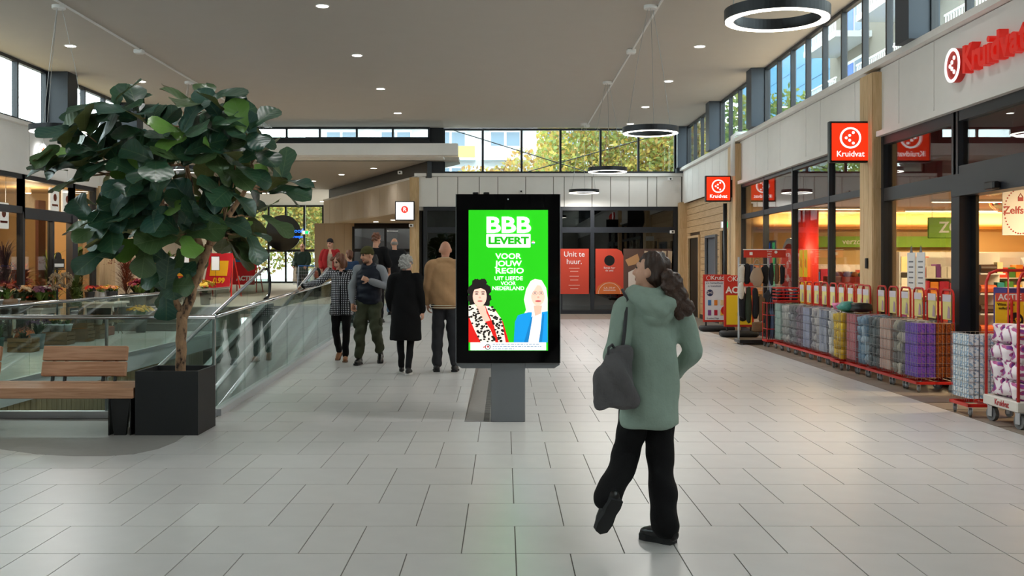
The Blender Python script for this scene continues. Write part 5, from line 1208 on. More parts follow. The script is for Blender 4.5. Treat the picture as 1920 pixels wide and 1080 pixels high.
for i, (Y, x, z, c, s_, w) in enumerate(((16.2, 5.3, .96, '#d872a0', (.36,.3,.12), 'pink'), (15.95, 5.25, .95, '#3f8f84', (.28,.3,.15), 'teal patterned'), (15.7, 5.38, .95, '#1c1a1c', (.34,.26,.14), 'black'))):
    o = link('pouch', softm(i, mat('pouch_'+w[:4], c, .35, noise=.3, nscale=9)), None, (x, Y, z)); o.scale = s_; tag(o, w+' wash bag lying on top of the yellow pouches', 'wash bag')
# tissue bin beside the entrance
wire_bin(5.11, 11.15, 'wheeled wire bin of blue tissue boxes standing apart by the roll cage')
TB = stripe('tissue_print', '#8fb0cc', '#dfe6ea', 4); tb = B().bevbox(-.5,.5,-.5,.5,0,1,.03).mesh('tissue_box', TB); tb2 = B().bevbox(-.5,.5,-.5,.5,0,1,.03).mesh('tissue_box', stripe('tissue_side', '#b98b3e', '#d9c28a', 4))
for lz in range(6):
    for ix in range(4):
        for iy in range(3 if ix == 0 else 1):
            o = link('tissue_box', tb if ix < 3 else tb2, None, (5.11-HX+.06+ix*.116, 11.15-HY+.07+iy*.14, .19+lz*.112)); o.scale = (.108, .132, .108); tag(o, 'pale blue tissue box in the bin by the roll cage' if ix < 3 else 'ochre ended tissue box in the bin by the roll cage', 'tissue box', 'tissue boxes')
t = thing('price_sign', 'yellow ACTIE price card standing above the tissue bin', 'price sign', (5.33, 11.0, .88))
box('card', mat('yellow_card', '#f0c81e', .6), -.15, .15, -.008, 0, .05, .40, t); box('header', mat('salmon_head', '#d8574c', .6), -.15, .15, -.011, -.008, .33, .42, t); text('lettering', 'ACTIE', WHITE, .09, t, (0,-.012,.375), bold=.002); B().cyly((.06,.13), .085, -.012, -.008, 24).obj('price_disc', BLACK, t); text('price', '9.99', mat('yellow_card', '#f0c81e', .6), .07, t, (.06,-.014,.13), bold=.002); text('lettering', 'Witte Reus\ntoiletblok', BLACK, .04, t, (-.04,-.012,.28)); B().tube([(0,0,-.2),(0,0,.06)], .008, 6).obj('stem', RDM, t)
# roll cage with toilet paper
rc = thing('roll_cage', 'red framed roll cage loaded with pink toilet paper packs', 'roll cage', (5.3, 10.40, 0))
B().bevbox(-.36, .36, -.36, .36, .17, .27, .01).obj('deck', mat('off_white_deck', '#d3cec6', .5), rc); text('lettering', 'Kruidvat', mat('dark_red_print', '#a3262a', .5), .085, rc, (-.362,-.05,.22), (R(90),0,R(-90)), bold=.001)
for sy in (-1, 1):
    y = sy*.335; b = B()
    b.tube([(-.335,y,.27),(-.335,y,1.42),(-.30,y,1.51),(-.22,y,1.54),(.22,y,1.54),(.30,y,1.51),(.335,y,1.42),(.335,y,.27)], .016, 8)
    for x in (-.11, .11): b.tube([(x,y,.27),(x,y,1.54)], .008, 6)
    b.tube([(-.335,y,.9),(.335,y,.9)], .008, 6); b.obj('end_frame', RDM, rc, True)
    for sx in (-1, 1): caster(rc, sx*.29, sy*.29, 1.65, .2)
TPM = mat('toilet_paper_print', '#ffffff', .4); nt = TPM.node_tree; n_ = nt.nodes.new('ShaderNodeTexNoise'); n_.inputs['Scale'].default_value = 2.6; n_.inputs['Detail'].default_value = 0; cr_ = nt.nodes.new('ShaderNodeValToRGB'); cr_.color_ramp.interpolation = 'CONSTANT'; cr_.color_ramp.elements[0].color = lin('#e8e0e4'); cr_.color_ramp.elements[1].position = .5; cr_.color_ramp.elements[1].color = lin('#b04a86'); cr_.color_ramp.elements.new(.6).color = lin('#7d3f93'); tc_ = nt.nodes.new('ShaderNodeTexCoord'); nt.links.new(tc_.outputs['Object'], n_.inputs['Vector']); nt.links.new(n_.outputs[0], cr_.inputs[0]); nt.links.new(cr_.outputs[0], nt.nodes['Principled BSDF'].inputs['Base Color'])
tps = [soft(k, .5, .33).mesh('toilet_paper_pack', TPM, True) for k in range(3)]
for lz in range(4):
    for ix in range(2):
        for iy in range(3):
            o = link('toilet_paper_pack', tps[(lz+ix+iy) % 3], None, (5.13+ix*.31, 10.20+iy*.20, .27+.095+lz*.178)); o.scale = (.30, .195, .185); o.rotation_euler = (0, 0, random.uniform(-.06,.06)); tag(o, 'pink and white toilet paper pack on the roll cage', 'toilet paper', 'toilet paper packs on the roll cage')
# umbrella stand
us = thing('umbrella_stand', 'red based stand filled with folded black umbrellas', 'umbrella stand', (5.30, 20.35, 0))
B().rbox((0,0,.12), (.44,.36,.04)).obj('base', RDM, us)
for z in (.35, .62, .85): B().tube([(-.21,-.17,z),(.21,-.17,z),(.21,.17,z),(-.21,.17,z)], .007, 5, True).obj('ring', RDM, us)
for sx in (-1, 1):
    for sy in (-1, 1): B().tube([(sx*.21,sy*.17,.12),(sx*.21,sy*.17,.87)], .008, 5).obj('upright', RDM, us); caster(us, sx*.18, sy*.14)
UM = B().lathe([(.006,0),(.03,.1),(.042,.45),(.018,.55),(.012,.6)], 8).tube([(0,0,.6),(0,0,.78),(.02,0,.82),(.05,0,.82),(.06,0,.78)], .009, 6).mesh('umbrella', mat('umbrella_black', '#121214', .7))
UB = B().lathe([(.006,0),(.03,.1),(.042,.45),(.018,.55),(.012,.6)], 8).tube([(0,0,.6),(0,0,.78),(.02,0,.82),(.05,0,.82),(.06,0,.78)], .009, 6).mesh('umbrella', mat('umbrella_blue', '#3d4f6b', .6))
for k in range(10):
    blue = k in (1, 6); o = link('umbrella', UB if blue else UM, None, (5.30-.16+.08*(k % 5), 20.35-.08+.14*(k//5), .145)); tag(o, ('blue' if blue else 'black')+' folded umbrella in the red based stand', 'umbrella', ('blue' if blue else 'black')+' umbrellas in the stand')
# red basket of small articles on top
t = thing('shopping_basket', 'red basket of small gloves standing on the wire bins', 'basket', (5.40, 19.95, .88)); b = B()
for k in range(5): b.tube([(-.22,-.16,.03+k*.06),(.22,-.16,.03+k*.06),(.22,.16,.03+k*.06),(-.22,.16,.03+k*.06)], .012, 5, True)
b.box(-.22,.22,-.16,.16,0,.015); b.obj('basket_body', RDM, t)
for k in range(5):
    o = link('folded_glove', softm(k % 4, pk(['#26242a','#8a2430','#4b3550','#c9c2bc','#3a4a66'][k])), None, (5.25+.075*k, 19.95, 1.03)); o.scale = (.08, .2, .22); tag(o, ['black','dark red','plum','cream','blue'][k]+' folded gloves in the red basket', 'gloves')
# accessory rack
ar = thing('accessory_rack', 'tall accessory rack with a red header board', 'display rack', (5.05, 21.0, 0))
B().bevbox(-.36,.36,-.25,.25,.03,.10,.01).obj('base', BLACK, ar)
for sx in (-1, 1): B().tube([(sx*.30,.1,.08),(sx*.30,.1,1.75)], .022, 8).obj('upright', LGREY, ar)
B().box(-.22,.62,-.02,.02,1.74,1.89).obj('header', mat('promo_red2', '#c22d1f', .5), ar); box('header_edge', WHITE, -.23, .63, -.03, .03, 1.89, 1.91, ar); text('lettering', 'Voor\nelke\nlook', WHITE, .05, ar, (.29,-.024,1.815)); B().cyly((.42,1.85), .03, -.026, -.02, 16).obj('white_disc', WHITE, ar); B().box(-.11,-.05,-.026,-.02,1.79,1.85).obj('icon', WHITE, ar)
for z in (1.6, 1.15): B().tube([(-.32,-.02,z),(.6,-.02,z)], .010, 6).obj('hanging_bar', LGREY, ar)
for sx in (-.3, .3): caster(ar, sx, -.2, .6); caster(ar, sx, .2, .6)
def hung(name, x, y, z0, z1, w, th, m, label, sd=0):
    o = link(name, softm(sd % 4, m), None, (5.05+x, 21.0+y, (z0+z1)/2)); o.scale = (w, th, z1-z0); tag(o, label, name.replace('_', ' '))
    return o
tb_ = thing('tote_bag', 'beige canvas tote hanging on the accessory rack', 'bag', (5.06, 20.86, 1.2)); o = link('bag_body', softm(1, mat('beige_canvas', '#a08b78', .9)), tb_, (0,0,.14)); o.scale = (.27,.08,.34); B().tube([(-.08,0,.28),(-.06,0,.42),(-.02,-.01,.5),(.02,-.01,.5),(.05,0,.42),(.07,0,.28)], .012, 6).obj('handle', mat('beige_canvas', '#a08b78', .9), tb_, True)
gar = [('#15151a','black'),('#23252c','charcoal'),('#2c3526','dark olive'),('#3a3f58','slate blue'),('#6b5138','brown'),('#c5c1b8','cream')]
lst = [(-.28,-.06,1.25,1.6,.12,.14,5,'plush cream keyring bundle'),(-.30,-.1,.92,1.22,.13,.13,5,'plush cream slipper pair'),(-.16,-.04,1.2,1.6,.14,.12,0,'black scarf'),(-.06,-.02,1.3,1.6,.13,.12,3,'slate blue knit hat'),(.20,-.02,1.22,1.6,.13,.12,0,'black leggings pack'),(.33,-.02,1.2,1.6,.10,.1,1,'charcoal belt bundle'),(.44,-.02,1.2,1.6,.10,.1,4,'brown belt bundle'),(.55,-.02,1.22,1.6,.09,.1,0,'black cord bundle'),
       (-.26,-.02,.55,1.1,.12,.16,0,'black hanging stockings'),(-.14,-.04,.45,1.1,.14,.16,2,'dark olive hanging scarf'),(0,-.06,.5,1.1,.13,.16,0,'black hanging shawl'),(.12,-.08,.48,1.0,.12,.12,4,'leopard brown scarf'),(.24,-.04,.45,1.1,.13,.16,1,'charcoal hanging shawl'),(.36,-.04,.5,1.1,.12,.14,0,'black hanging cardigan'),(.05,-.1,.24,.44,.3,.16,4,'brown slippers on the rack foot')]
for k, (x, y, z0, z1, w, th, ci, lb) in enumerate(lst): hung('hanging_accessory', x, y, z0, z1, w, th, mat('gar_'+gar[ci][1].replace(' ', '_'), gar[ci][0], .9, noise=.2, nscale=20), lb+' on the accessory rack', k)
# pavement promotion boards
def promo(x, y, label, yellow):
    t = thing('pavement_sign', label, 'pavement sign', (x, y, 0))
    B().bevbox(-.40,.40,-.24,.24,0,.13,.05).obj('rubber_base', TREADB, t, True); B().tube([(-.26,0,.1),(-.26,0,.24)], .02, 6).tube([(.26,0,.1),(.26,0,.24)], .02, 6).obj('foot_posts', BLACK, t)
    B().bevbox(-.33,.33,-.03,.03,.22,1.36,.01).obj('frame', mat('promo_red2', '#c22d1f', .5), t)
    B().cyly((-.2,1.28), .055, -.036, -.03, 20).obj('logo_disc', WHITE, t); B().cyly((-.2,1.28), .045, -.039, -.036, 20).obj('logo_core', RED, t)
    text('lettering', 'Kruidvat', WHITE, .14, t, (.1,-.034,1.28), bold=.002)
    if yellow:
        box('panel', mat('yellow_card', '#f0c81e', .6), -.28, .28, -.036, -.03, .27, .92, t); text('lettering', 'ACTIE', WHITE, .2, t, (-.02,-.034,1.03), bold=.006); B().ball((.08,-.04,.5), (.12,.015,.16)).obj('product_print', BLACK, t)
    else:
        box('panel', mat('poster_white', '#dfe3ea', .5), -.29, .29, -.036, -.03, .27, 1.2, t); text('lettering', 'Zo betaalbaar\nis kwaliteit', mat('navy_print', '#26305c', .6), .075, t, (-.06,-.038,1.12)); B().cyly((-.17,.92), .08, -.042, -.036, 20).obj('deal_disc', mat('navy_print', '#26305c', .6), t); text('deal', '2+1', WHITE, .085, t, (-.17,-.044,.92), bold=.002)
        for k in range(8):
            bx0, bz = -.22+.15*(k % 4), (.62 if k < 4 else .38); B().bevbox(bx0,bx0+.08,-.05,-.036,bz,bz+.13,.006).obj('bottle_print', PM[(k*3+3) % 10], t); 
        B().cyly((.2,.5), .11, -.052, -.05, 22).obj('red_disc', RED, t); text('lettering', 'Kruidvat Mega', mat('navy_print', '#26305c', .6), .05, t, (-.1,-.038,.31))
promo(5.11, 25.05, 'red framed Kruidvat pavement sign with pale bottle poster', False)
promo(5.20, 23.1, 'red and yellow ACTIE pavement sign behind the accessory rack', True)
t = thing('door_poster', 'two small white opening hour notices on the shop glass', 'notice', (5.822, 14.55, 1.25)) 
for k, y in enumerate((0, .34)):
    o = B().box(-.01, 0, y-.14, y+.14, 0, .52).obj('notice', WHITE, t); B().add([(-.012,y-.08,.0),(-.012,y+.08,.0),(-.012,y+.08,.01),(-.012,y-.08,.01)], [(0,1,2,3)]).obj('line', GREY, o)
    for j in range(5): B().box(-.012,-.010,y-.08,y+.08,.08+j*.075,.10+j*.075).obj('text_line', GREY, o)
    B().prism([(y-.05,.52),(y+.05,.52),(y,.62)], -.008, -.002, 'x').obj('notice_tip', GREY, o)
# ================================================================== FLORIST
fw = B().box(-15.2, -15, 17.5, 29, 0, 3.6).box(-15, -10.7, 17.3, 17.5, 0, 3.6).box(-15, -10.7, 28.6, 28.8, 0, 3.6).box(-15, -10.66, 17.5, 28.6, 3.55, 3.65).box(-15.2, -10.45, 17.5, 28.8, -.2, 0).obj('wall_florist', mat('florist_ochre', '#a88c62', .7)); struct(fw, 'ochre walls and floor inside the florist', 'wall')
for i, (y0, y1, c, x, w) in enumerate(((22.9,23.4,'#8a3d1c',-12.2,'rust red'),(24.2,25.0,'#a2451c',-12.6,'burnt orange'),(25.9,26.3,'#6d3a22',-11.6,'brown'),(20.4,21.2,'#5b3a26',-13.0,'dark brown'))):
    t = thing('partition_panel', w+' upright panel inside the florist', 'panel', (x, (y0+y1)/2, 0)); box('panel', mat('part_'+w.replace(' ', '_'), c, .6), -.04, .04, (y0-y1)/2, (y1-y0)/2, 0, 3.2, t); box('foot', GREY, -.12, .12, -.15, .15, 0, .03, t)
for i, (x, y) in enumerate(((-12.2, 20.5), (-12.0, 23.4), (-12.0, 26.3))):
    t = thing('track_light', 'warm lamp on the florist ceiling, %s' % ['front', 'middle', 'rear'][i], 'lamp', (x, y, 3.55)); B().lathe([(.05,-.16),(.08,-.15),(.05,0)], 14).obj('lamp_head', WHITE, t); B().lathe([(0,-.17),(.06,-.165),(.06,-.15)], 14).obj('bulb', emat('warm_bulb', '#ffdca0', 12), t)
    l = bpy.data.lights.new('lamp_light', 'POINT'); l.energy = 110; l.color = (1, .76, .48); l.shadow_soft_size = .25; link('lamp_light', l, t, (0, 0, -.45))
GRN = [mat('plant_green_%d' % i, c, .5, rnd=.15) for i, c in enumerate(('#3d5a26', '#56742f', '#2a4322', '#6d8a3a'))]
def blades(b, n, h, r, seed, w=.02, droop=.3):
    rs = random.Random(seed)
    for k in range(n):
        a = rs.uniform(0, 2*PI); L = h*rs.uniform(.6, 1); out = r*rs.uniform(.4, 1); c, s_ = math.cos(a), math.sin(a); pw = Vector((-s_*w, c*w, 0))
        p0, p1, p2 = Vector((0,0,0)), Vector((c*out*.5, s_*out*.5, L*.7)), Vector((c*out, s_*out, L*(1-droop*rs.random())))
        b.add([p0-pw*.4, p0+pw*.4, p1+pw, p1-pw, p2], [(0,1,2,3),(3,2,4)])
    return b
def blooms(b, n, h, r, seed, s_=.03):
    rs = random.Random(seed)
    for k in range(int(n*1.5)):
        a = rs.uniform(0, 2*PI); q = r*math.sqrt(rs.random()); c = Vector((q*math.cos(a), q*math.sin(a), h*(1.05-.25*(q/r)**2)*rs.uniform(.88, 1.03)))
        nz = Vector((math.cos(a)*q/r*.9+rs.uniform(-.3,.3), math.sin(a)*q/r*.9+rs.uniform(-.3,.3), .8)).normalized(); u = nz.orthogonal().normalized(); w = nz.cross(u); R_ = s_*rs.uniform(.8, 1.25)
        for lay_, (rad, up, m) in enumerate(((1.0, .15, 7), (.62, .5, 5))):
            for j in range(m):
                t = 2*PI*j/m+lay_*.4; d = u*math.cos(t)+w*math.sin(t); e = nz.cross(d)
                b.add([c+nz*R_*.15*lay_, c+d*R_*rad*.6-e*R_*rad*.42+nz*R_*up*.6, c+d*R_*rad+nz*R_*up, c+d*R_*rad*.6+e*R_*rad*.42+nz*R_*up*.6], [(0,1,2,3)])
    return b
def vessel(kind):
    if kind == 'bucket': return B().lathe([(.085,0),(.12,.24),(.128,.25),(.118,.245),(.10,.12)], 18), .22
    if kind == 'pot': return B().lathe([(.06,0),(.085,.12),(.095,.12),(.095,.15),(.08,.15),(.07,.1)], 16), .13
    if kind == 'vase': return B().lathe([(.05,0),(.075,.08),(.06,.2),(.07,.24),(.06,.23)], 16), .2
    return B().bevbox(-.16,.16,-.1,.1,0,.12,.01), .1
VC = {}
def plant(label, loc, kind, vc, col, h=.25, r=.13, n=16, s_=.03, seed=0, leaf=14, g=0, name='potted_flowers', cat='flowers', group=None, scale=1.0):
    t = thing(name, label, cat, loc, random.uniform(0, 3), group); t.scale = (scale,)*3
    v, zt = vessel(kind); v.obj('container', mat('vessel_'+vc[1:], vc, .5), t, True)
    b = blades(B(), leaf, h, r*1.15, seed, .025); o = b.obj('foliage', GRN[g], t, loc=(0,0,zt*.8)); o['kind'] = 'stuff'
    if n: o = blooms(B(), n, h, r, seed+1, s_).obj('blooms', mat('bloom_'+col[1:], col, .6, rnd=.1), t, True, (0,0,zt*.8)); o['kind'] = 'stuff'
    return t
def table(label, x, y, w, d, h=.7, c='#d8d3c8'):
    t = thing('display_table', label, 'table', (x, y, 0)); m = mat('table_'+c[1:], c, .6)
    B().bevbox(-w/2,w/2,-d/2,d/2,h-.05,h,.008).obj('tabletop', m, t); B().box(-w/2+.06,w/2-.06,-d/2+.05,d/2-.05,h-.14,h-.05).obj('apron', m, t)
    for sx in (-1, 1):
        for sy in (-1, 1): B().lathe([(.03,0),(.022,.15),(.04,.4),(.03,h-.1)], 10, (sx*(w/2-.07), sy*(d/2-.07), 0)).obj('leg', m, t)
CRW = wood('crate_wood', '#8a6a45', '#6c4f30', (1.5, 10, 14), .8)
def crate(label, x, y, z=0, w=.46, d=.3, h=.24, rz=0, m=None):
    t = thing('wooden_crate', label, 'crate', (x, y, z), rz); m = m or CRW
    for k in range(3):
        z0 = .01+k*h/3
        for yy in (-d/2, d/2-.015): box('slat', m, -w/2, w/2, yy, yy+.015, z0, z0+h/3-.015, t)
        for xx in (-w/2, w/2-.015): box('slat', m, xx, xx+.015, -d/2+.015, d/2-.015, z0, z0+h/3-.015, t)
    for sx in (-1, 1):
        for sy in (-1, 1): box('corner_post', m, sx*(w/2-.03)-.012, sx*(w/2-.03)+.012, sy*(d/2-.03)-.012, sy*(d/2-.03)+.012, 0, h, t)
    box('bottom', m, -w/2+.015, w/2-.015, -d/2+.015, d/2-.015, .0, .012, t)
def pumpkin(label, loc, r, c='#cf6a1e'):
    t = thing('pumpkin', label, 'pumpkin', loc); b = B(); vs = []; n = 24; pr = [(.02,.02),(.6,.06),(.95,.3),(1,.55),(.85,.85),(.45,1.0),(.08,.93)]
    for q, z in pr:
        for k in range(n): a = 2*PI*k/n; q2 = r*q*(1+.07*math.cos(8*a)); vs.append((q2*math.cos(a), q2*math.sin(a), z*r*1.35))
    fs = [(i*n+k, i*n+(k+1)%n, (i+1)*n+(k+1)%n, (i+1)*n+k) for i in range(len(pr)-1) for k in range(n)]+[tuple(range(n-1,-1,-1)), tuple((len(pr)-1)*n+k for k in range(n))]
    b.add(vs, fs).obj('shell', mat('pumpkin_'+c[1:], c, .5, noise=.1), t, True); B().tube([(0,0,r*1.2),(0,.01,r*1.45),(.02,.02,r*1.55)], r*.1, 6).obj('stalk', mat('stalk', '#6d5a32', .8), t)
def wreath(label, loc):
    t = thing('wreath', label, 'wreath', loc); b = B(); rs = random.Random(loc[1])
    for k in range(90):
        a = rs.uniform(0, 2*PI); q = .13+rs.uniform(-.045,.045); b.ball((q*.35*math.cos(a)+rs.uniform(-.03,.03), q*math.cos(a), q*math.sin(a)), rs.uniform(.016,.03), 5, 4)
    o = b.obj('dried_heads', mat('dried_flower', '#8d7c63', .9, noise=.3, nscale=40), t); o['kind'] = 'stuff'
    ring_ = [(0, .13*math.cos(a), .13*math.sin(a)) for a in [2*PI*k/20 for k in range(20)]]; B().tube(ring_, .02, 6, True).obj('hoop', CRW, t); B().tube([(0,0,.14),(0,0,.26)], .004, 4).obj('hanger', BLACK, t)
# tables and the goods on them
table('white turned leg table in front of the florist window', -9.9, 22.1, .7, 1.0); table('long white table with bouquets at the florist end', -9.7, 25.4, .8, 1.2 if False else 1.0)
table('dark side table at the edge of the florist display', -9.7, 20.3, .6, .8, .78, '#3a332d')
pumpkin('orange pumpkin on the white turned leg table', (-9.8, 21.85, .7), .11); pumpkin('small cream gourd on the white turned leg table', (-9.75, 22.35, .7), .08, '#c9b489'); pumpkin('orange pumpkin resting on the floor beside the heather bucket', (-9.3, 20.35, 0), .24, '#b85a1c')
for i, (x, y, c, w) in enumerate(((-9.95,21.7,'#a83a1c','rust'),(-10.0,22.1,'#c2a184','pale pink'),(-9.9,22.5,'#8c5a34','brown'),(-9.7,22.15,'#b46a2a','amber'))): plant(w+' dried bouquet in a low basket on the white table', (x,y,.7), 'box', '#7a6142', c, .18, .14, 18, .028, i, 8, 2, 'flower_basket')
for i, (x, y, c, w, k_) in enumerate(((-9.95,25.05,'#c8321e','red','bucket'),(-9.7,25.15,'#d97c2a','orange','vase'),(-9.55,25.35,'#e7a070','peach','bucket'),(-9.95,25.6,'#7c1624','dark red','bucket'),(-9.6,25.75,'#d9a325','golden','vase'),(-9.8,25.8,'#e2c24a','yellow','bucket'))): plant(w+' flower bouquet on the long white table', (x,y,.7), k_, ['#2a2c30','#b9bcc0'][i % 2], c, .2, .13, 20, .035, 20+i, 14, i % 4, 'flower_bouquet')
for i, (x, y, c, w, z) in enumerate(((-8.9,26.35,'#d58b2a','amber',ZUP),(-8.5,26.5,'#c43a2a','scarlet',ZUP),(-8.1,26.7,'#8c1f3a','wine red',ZUP),(-9.3,26.45,'#e0a06a','apricot',ZUP),(-7.7,26.9,'#d9b43a','yellow',ZUP),(-8.7,27.2,'#cf4d32','coral',ZUP))): plant(w+' cut flowers in a black bucket at the top of the steps', (x,y,z), 'bucket', '#1d1f24', c, .3, .2, 22, .045, 40+i, 16, i % 4, 'flower_bucket', scale=1.25)
for i, (x, y) in enumerate(((-8.75,27.4),(-8.35,27.3),(-8.0,27.5),(-7.5,27.1))):
    t = thing('price_stick', 'white price card on a stick above the flower buckets, %s from the florist' % ORD[i], 'price card', (x, y, ZUP)); B().tube([(0,0,0),(0,0,1.0)], .006, 5).obj('stick', BLACK, t); box('card', WHITE, -.1, .1, -.006, .006, .9, 1.25, t); box('card_frame', BLACK, -.11, .11, .006, .012, .89, 1.26, t)
for i in range(22):
    xp = 186+7*i; Xf = -9.35+.5*((i*7) % 5)/4; Yf = -Xf*1955/(945-xp); zf = ZUP if Yf > 25.95 else (.7 if Yf < 25.9 else ZUP)
    c, w = [('#d97c2a','orange'),('#c8321e','red'),('#e2c24a','yellow'),('#e7a070','peach'),('#8c1f3a','burgundy'),('#d9a325','amber'),('#b0506a','rose')][i % 7]
    if Yf > 26: plant('%s bouquet in the flower row behind the railing, %s bucket along' % (w, (ORD+['sixteenth','seventeenth','eighteenth','nineteenth','twentieth','last but one','last'])[i]), (Xf, Yf, zf), 'bucket', ['#1d1f24','#8d9296','#2c3034'][i % 3], c, .3, .2, 26, .045, 140+i, 20, i % 4, 'flower_bucket', scale=1.35)
for i in range(9):
    c, w = [('#a8481c','rust orange'),('#8a3a20','brick red'),('#c9b08a','straw'),('#6b3a52','plum'),('#c07a2c','ochre'),('#d8d2c0','cream'),('#7c5a34','cinnamon'),('#b5402a','vermilion'),('#8d8a52','olive')][i]
    plant(w+' autumn arrangement on the front florist tables', (-9.98+.3*(i % 2), 19.95+.33*i if i < 2 else 21.62+.14*(i-2), .78 if i < 2 else .7), 'box', '#6a5238', c, .26, .17, 26, .035, 170+i, 22, i % 4, 'flower_arrangement', scale=1.25)
# crates on the floor
crate('long low wooden crate holding white pots of yellow violas', -8.95, 20.9, 0, .55, .4, .26)
for k in range(4): plant('white pot of yellow violas on the long low crate', (-9.15+.135*k, 20.85+.06*(k % 2), .26), 'pot', '#c9d2d6', '#c9922a', .16, .1, 14, .022, 60+k, 14, 1, group='violas on the long low crate', cat='potted flowers')
crate('wooden crate stack base beside the violas', -8.85, 21.75, 0, .5, .36, .22); crate('upper wooden crate with small orange pumpkins', -8.85, 21.75, .22, .46, .32, .16)
for k in range(4): pumpkin('tiny orange pumpkin in the upper wooden crate, %s from the left' % ORD[k], (-9.02+.11*k, 21.75, .24), .05, '#c87a2a')
crate('pale wooden crate of bulbs near the orange tub', -8.9, 22.5, 0, .5, .36, .3); 
for k in range(3): plant('small white tray of autumn heads on the pale crate', (-9.08+.18*k, 22.45, .31), 'pot', '#d9d6cc', '#b98a4a', .1, .07, 10, .022, 80+k, 6, 1, group='white trays on the pale crate', cat='potted flowers')
t = thing('terracotta_tub', 'square rust coloured tub on the floor behind the crates', 'tub', (-9.1, 23.6, 0)); B().bevbox(-.22,.22,-.2,.2,0,.2,.02).obj('tub_body', mat('rust_tub', '#8c4024', .7), t); B().box(-.2,.2,-.18,.18,.16,.19).obj('soil', mat('potting_soil', '#2a211a', .9), t); blooms(B(), 16, .1, .16, 5, .03).obj('bulbs', mat('bulb_brown', '#8a6238', .8), t, True, (0,0,.15))['kind'] = 'stuff'
plant('grey bucket of purple heather beside the floor pumpkin', (-8.85, 19.8, 0), 'bucket', '#6f7d84', '#5d3a5c', .32, .2, 40, .022, 90, 24, 2, scale=1.15)
crate('small pale crate of reddish heather at the front', -8.8, 19.1, 0, .45, .32, .26); plant('reddish heather filling the small pale crate', (-8.8, 19.1, .03), 'box', '#5d4630', '#7d3b2c', .34, .18, 44, .02, 95, 20, 2)
plant('teal pot with trailing green leaves at the display edge', (-9.35, 19.25, 0), 'bucket', '#4f7d7a', '#c9c9b8', .4, .2, 8, .02, 97, 30, 0, 'potted_plant', 'plant'); plant('pale pot of white blossom on the dark side table', (-9.75, 20.1, .78), 'pot', '#cfd6d6', '#e9e6dc', .28, .14, 20, .022, 98, 18, 0); plant('small violet orchid pot on the dark side table', (-9.6, 20.5, .78), 'pot', '#c9ccc8', '#4a1f38', .3, .12, 12, .03, 99, 16, 2)
plant('yellow chrysanthemum in a grey pot by the steps', (-8.55, 24.55, 0), 'bucket', '#6b6a68', '#d9b21e', .32, .24, 60, .03, 101, 30, 1, scale=1.25)
t = thing('dried_sculpture', 'bundle of dried flowers on spindly wooden legs', 'dried flowers', (-9.0, 24.2, 0)); blooms(B(), 70, .2, .18, 7, .03).obj('dried_heads', mat('dried_flower', '#8d7c63', .9), t, True, (0,0,.12))['kind'] = 'stuff'; blades(B(), 40, .5, .22, 9, .01).obj('dried_stems', mat('dried_stem', '#6b4a34', .9), t, loc=(0,0,.18))['kind'] = 'stuff'
for a in range(4): B().tube([(.06*math.cos(a*1.57),.06*math.sin(a*1.57),.2),(.15*math.cos(a*1.57),.15*math.sin(a*1.57),0)], .01, 5).obj('leg', CRW, t)
t = thing('slate_sign', 'small black chalk sign leaning on the white table', 'sign', (-9.4, 22.75, .0)); B().bevbox(-.02,.02,-.26,.26,.4,.68,.008).obj('frame', CRW, t); box('slate', mat('slate', '#17191b', .8), .02, .026, -.23, .23, .43, .65, t)
for z in (.5, .58): box('chalk_line', mat('chalk', '#b9b9b4', .9), .026, .028, -.18, .18, z, z+.02, t)
for s_ in (-.15, .15): box('leg', CRW, -.02, .02, s_-.015, s_+.015, 0, .42, t)
t = thing('wreath_stand', 'black post carrying a sign and two wreaths outside the florist', 'stand', (-9.47, 22.2, 0)); B().tube([(0,-.1,0),(0,-.1,1.55)], .02, 6).obj('post', BLACK, t); box('foot', BLACK, -.15, .15, -.3, .15, 0, .03, t); B().tube([(.02,-.35,1.50),(.02,.25,1.50)], .012, 6).obj('crossbar', BLACK, t)
box('sign_board', BLACK, .0, .03, -.35, .2, 1.52, 1.72, t); B().lathe([(.14,-.015),(.14,.015)], 16).obj('sign_top', BLACK, t, loc=(.015,-.08,1.72)).rotation_euler = (0, R(90), 0); box('sign_line', WHITE, .03, .033, -.3, .15, 1.55, 1.62, t)
wreath('dried flower wreath hanging nearer the viewer outside the florist', (-9.40, 21.86, 1.26)); wreath('dried flower wreath hanging nearer the door outside the florist', (-9.40, 22.40, 1.26))
# tall plants
def tall(label, loc, h, r, n, seed, col, w=.05, berries=None, g=None, droop=.4, name='tall_plant'):
    t = thing(name, label, 'plant', loc); B().lathe([(.14,0),(.17,.3),(.15,.3)], 16).obj('container', mat('dark_tub', '#2d2a28', .6), t, True)
    rs = random.Random(seed); b = B()
    for k in range(n):
        a = rs.uniform(0, 2*PI); z = .25+rs.random()*h*.7; blades_ = blades(B(), 3, h*.35, r, seed*31+k, w, droop); b.add([(v[0], v[1], v[2]+z) for v in blades_.v], blades_.f)
    b.obj('foliage', mat('tall_'+col[1:], col, .5, noise=.25, nscale=6), t)['kind'] = 'stuff'; B().tube([(0,0,.2),(.02,0,h*.9)], .015, 6).obj('stem', CRW, t)
    if berries: o = blooms(B(), 60, .6, r, seed+3, .022); o.obj('berries', mat('berry_'+berries[1:], berries, .5), t, True, (0,0,h*.5))['kind'] = 'stuff'
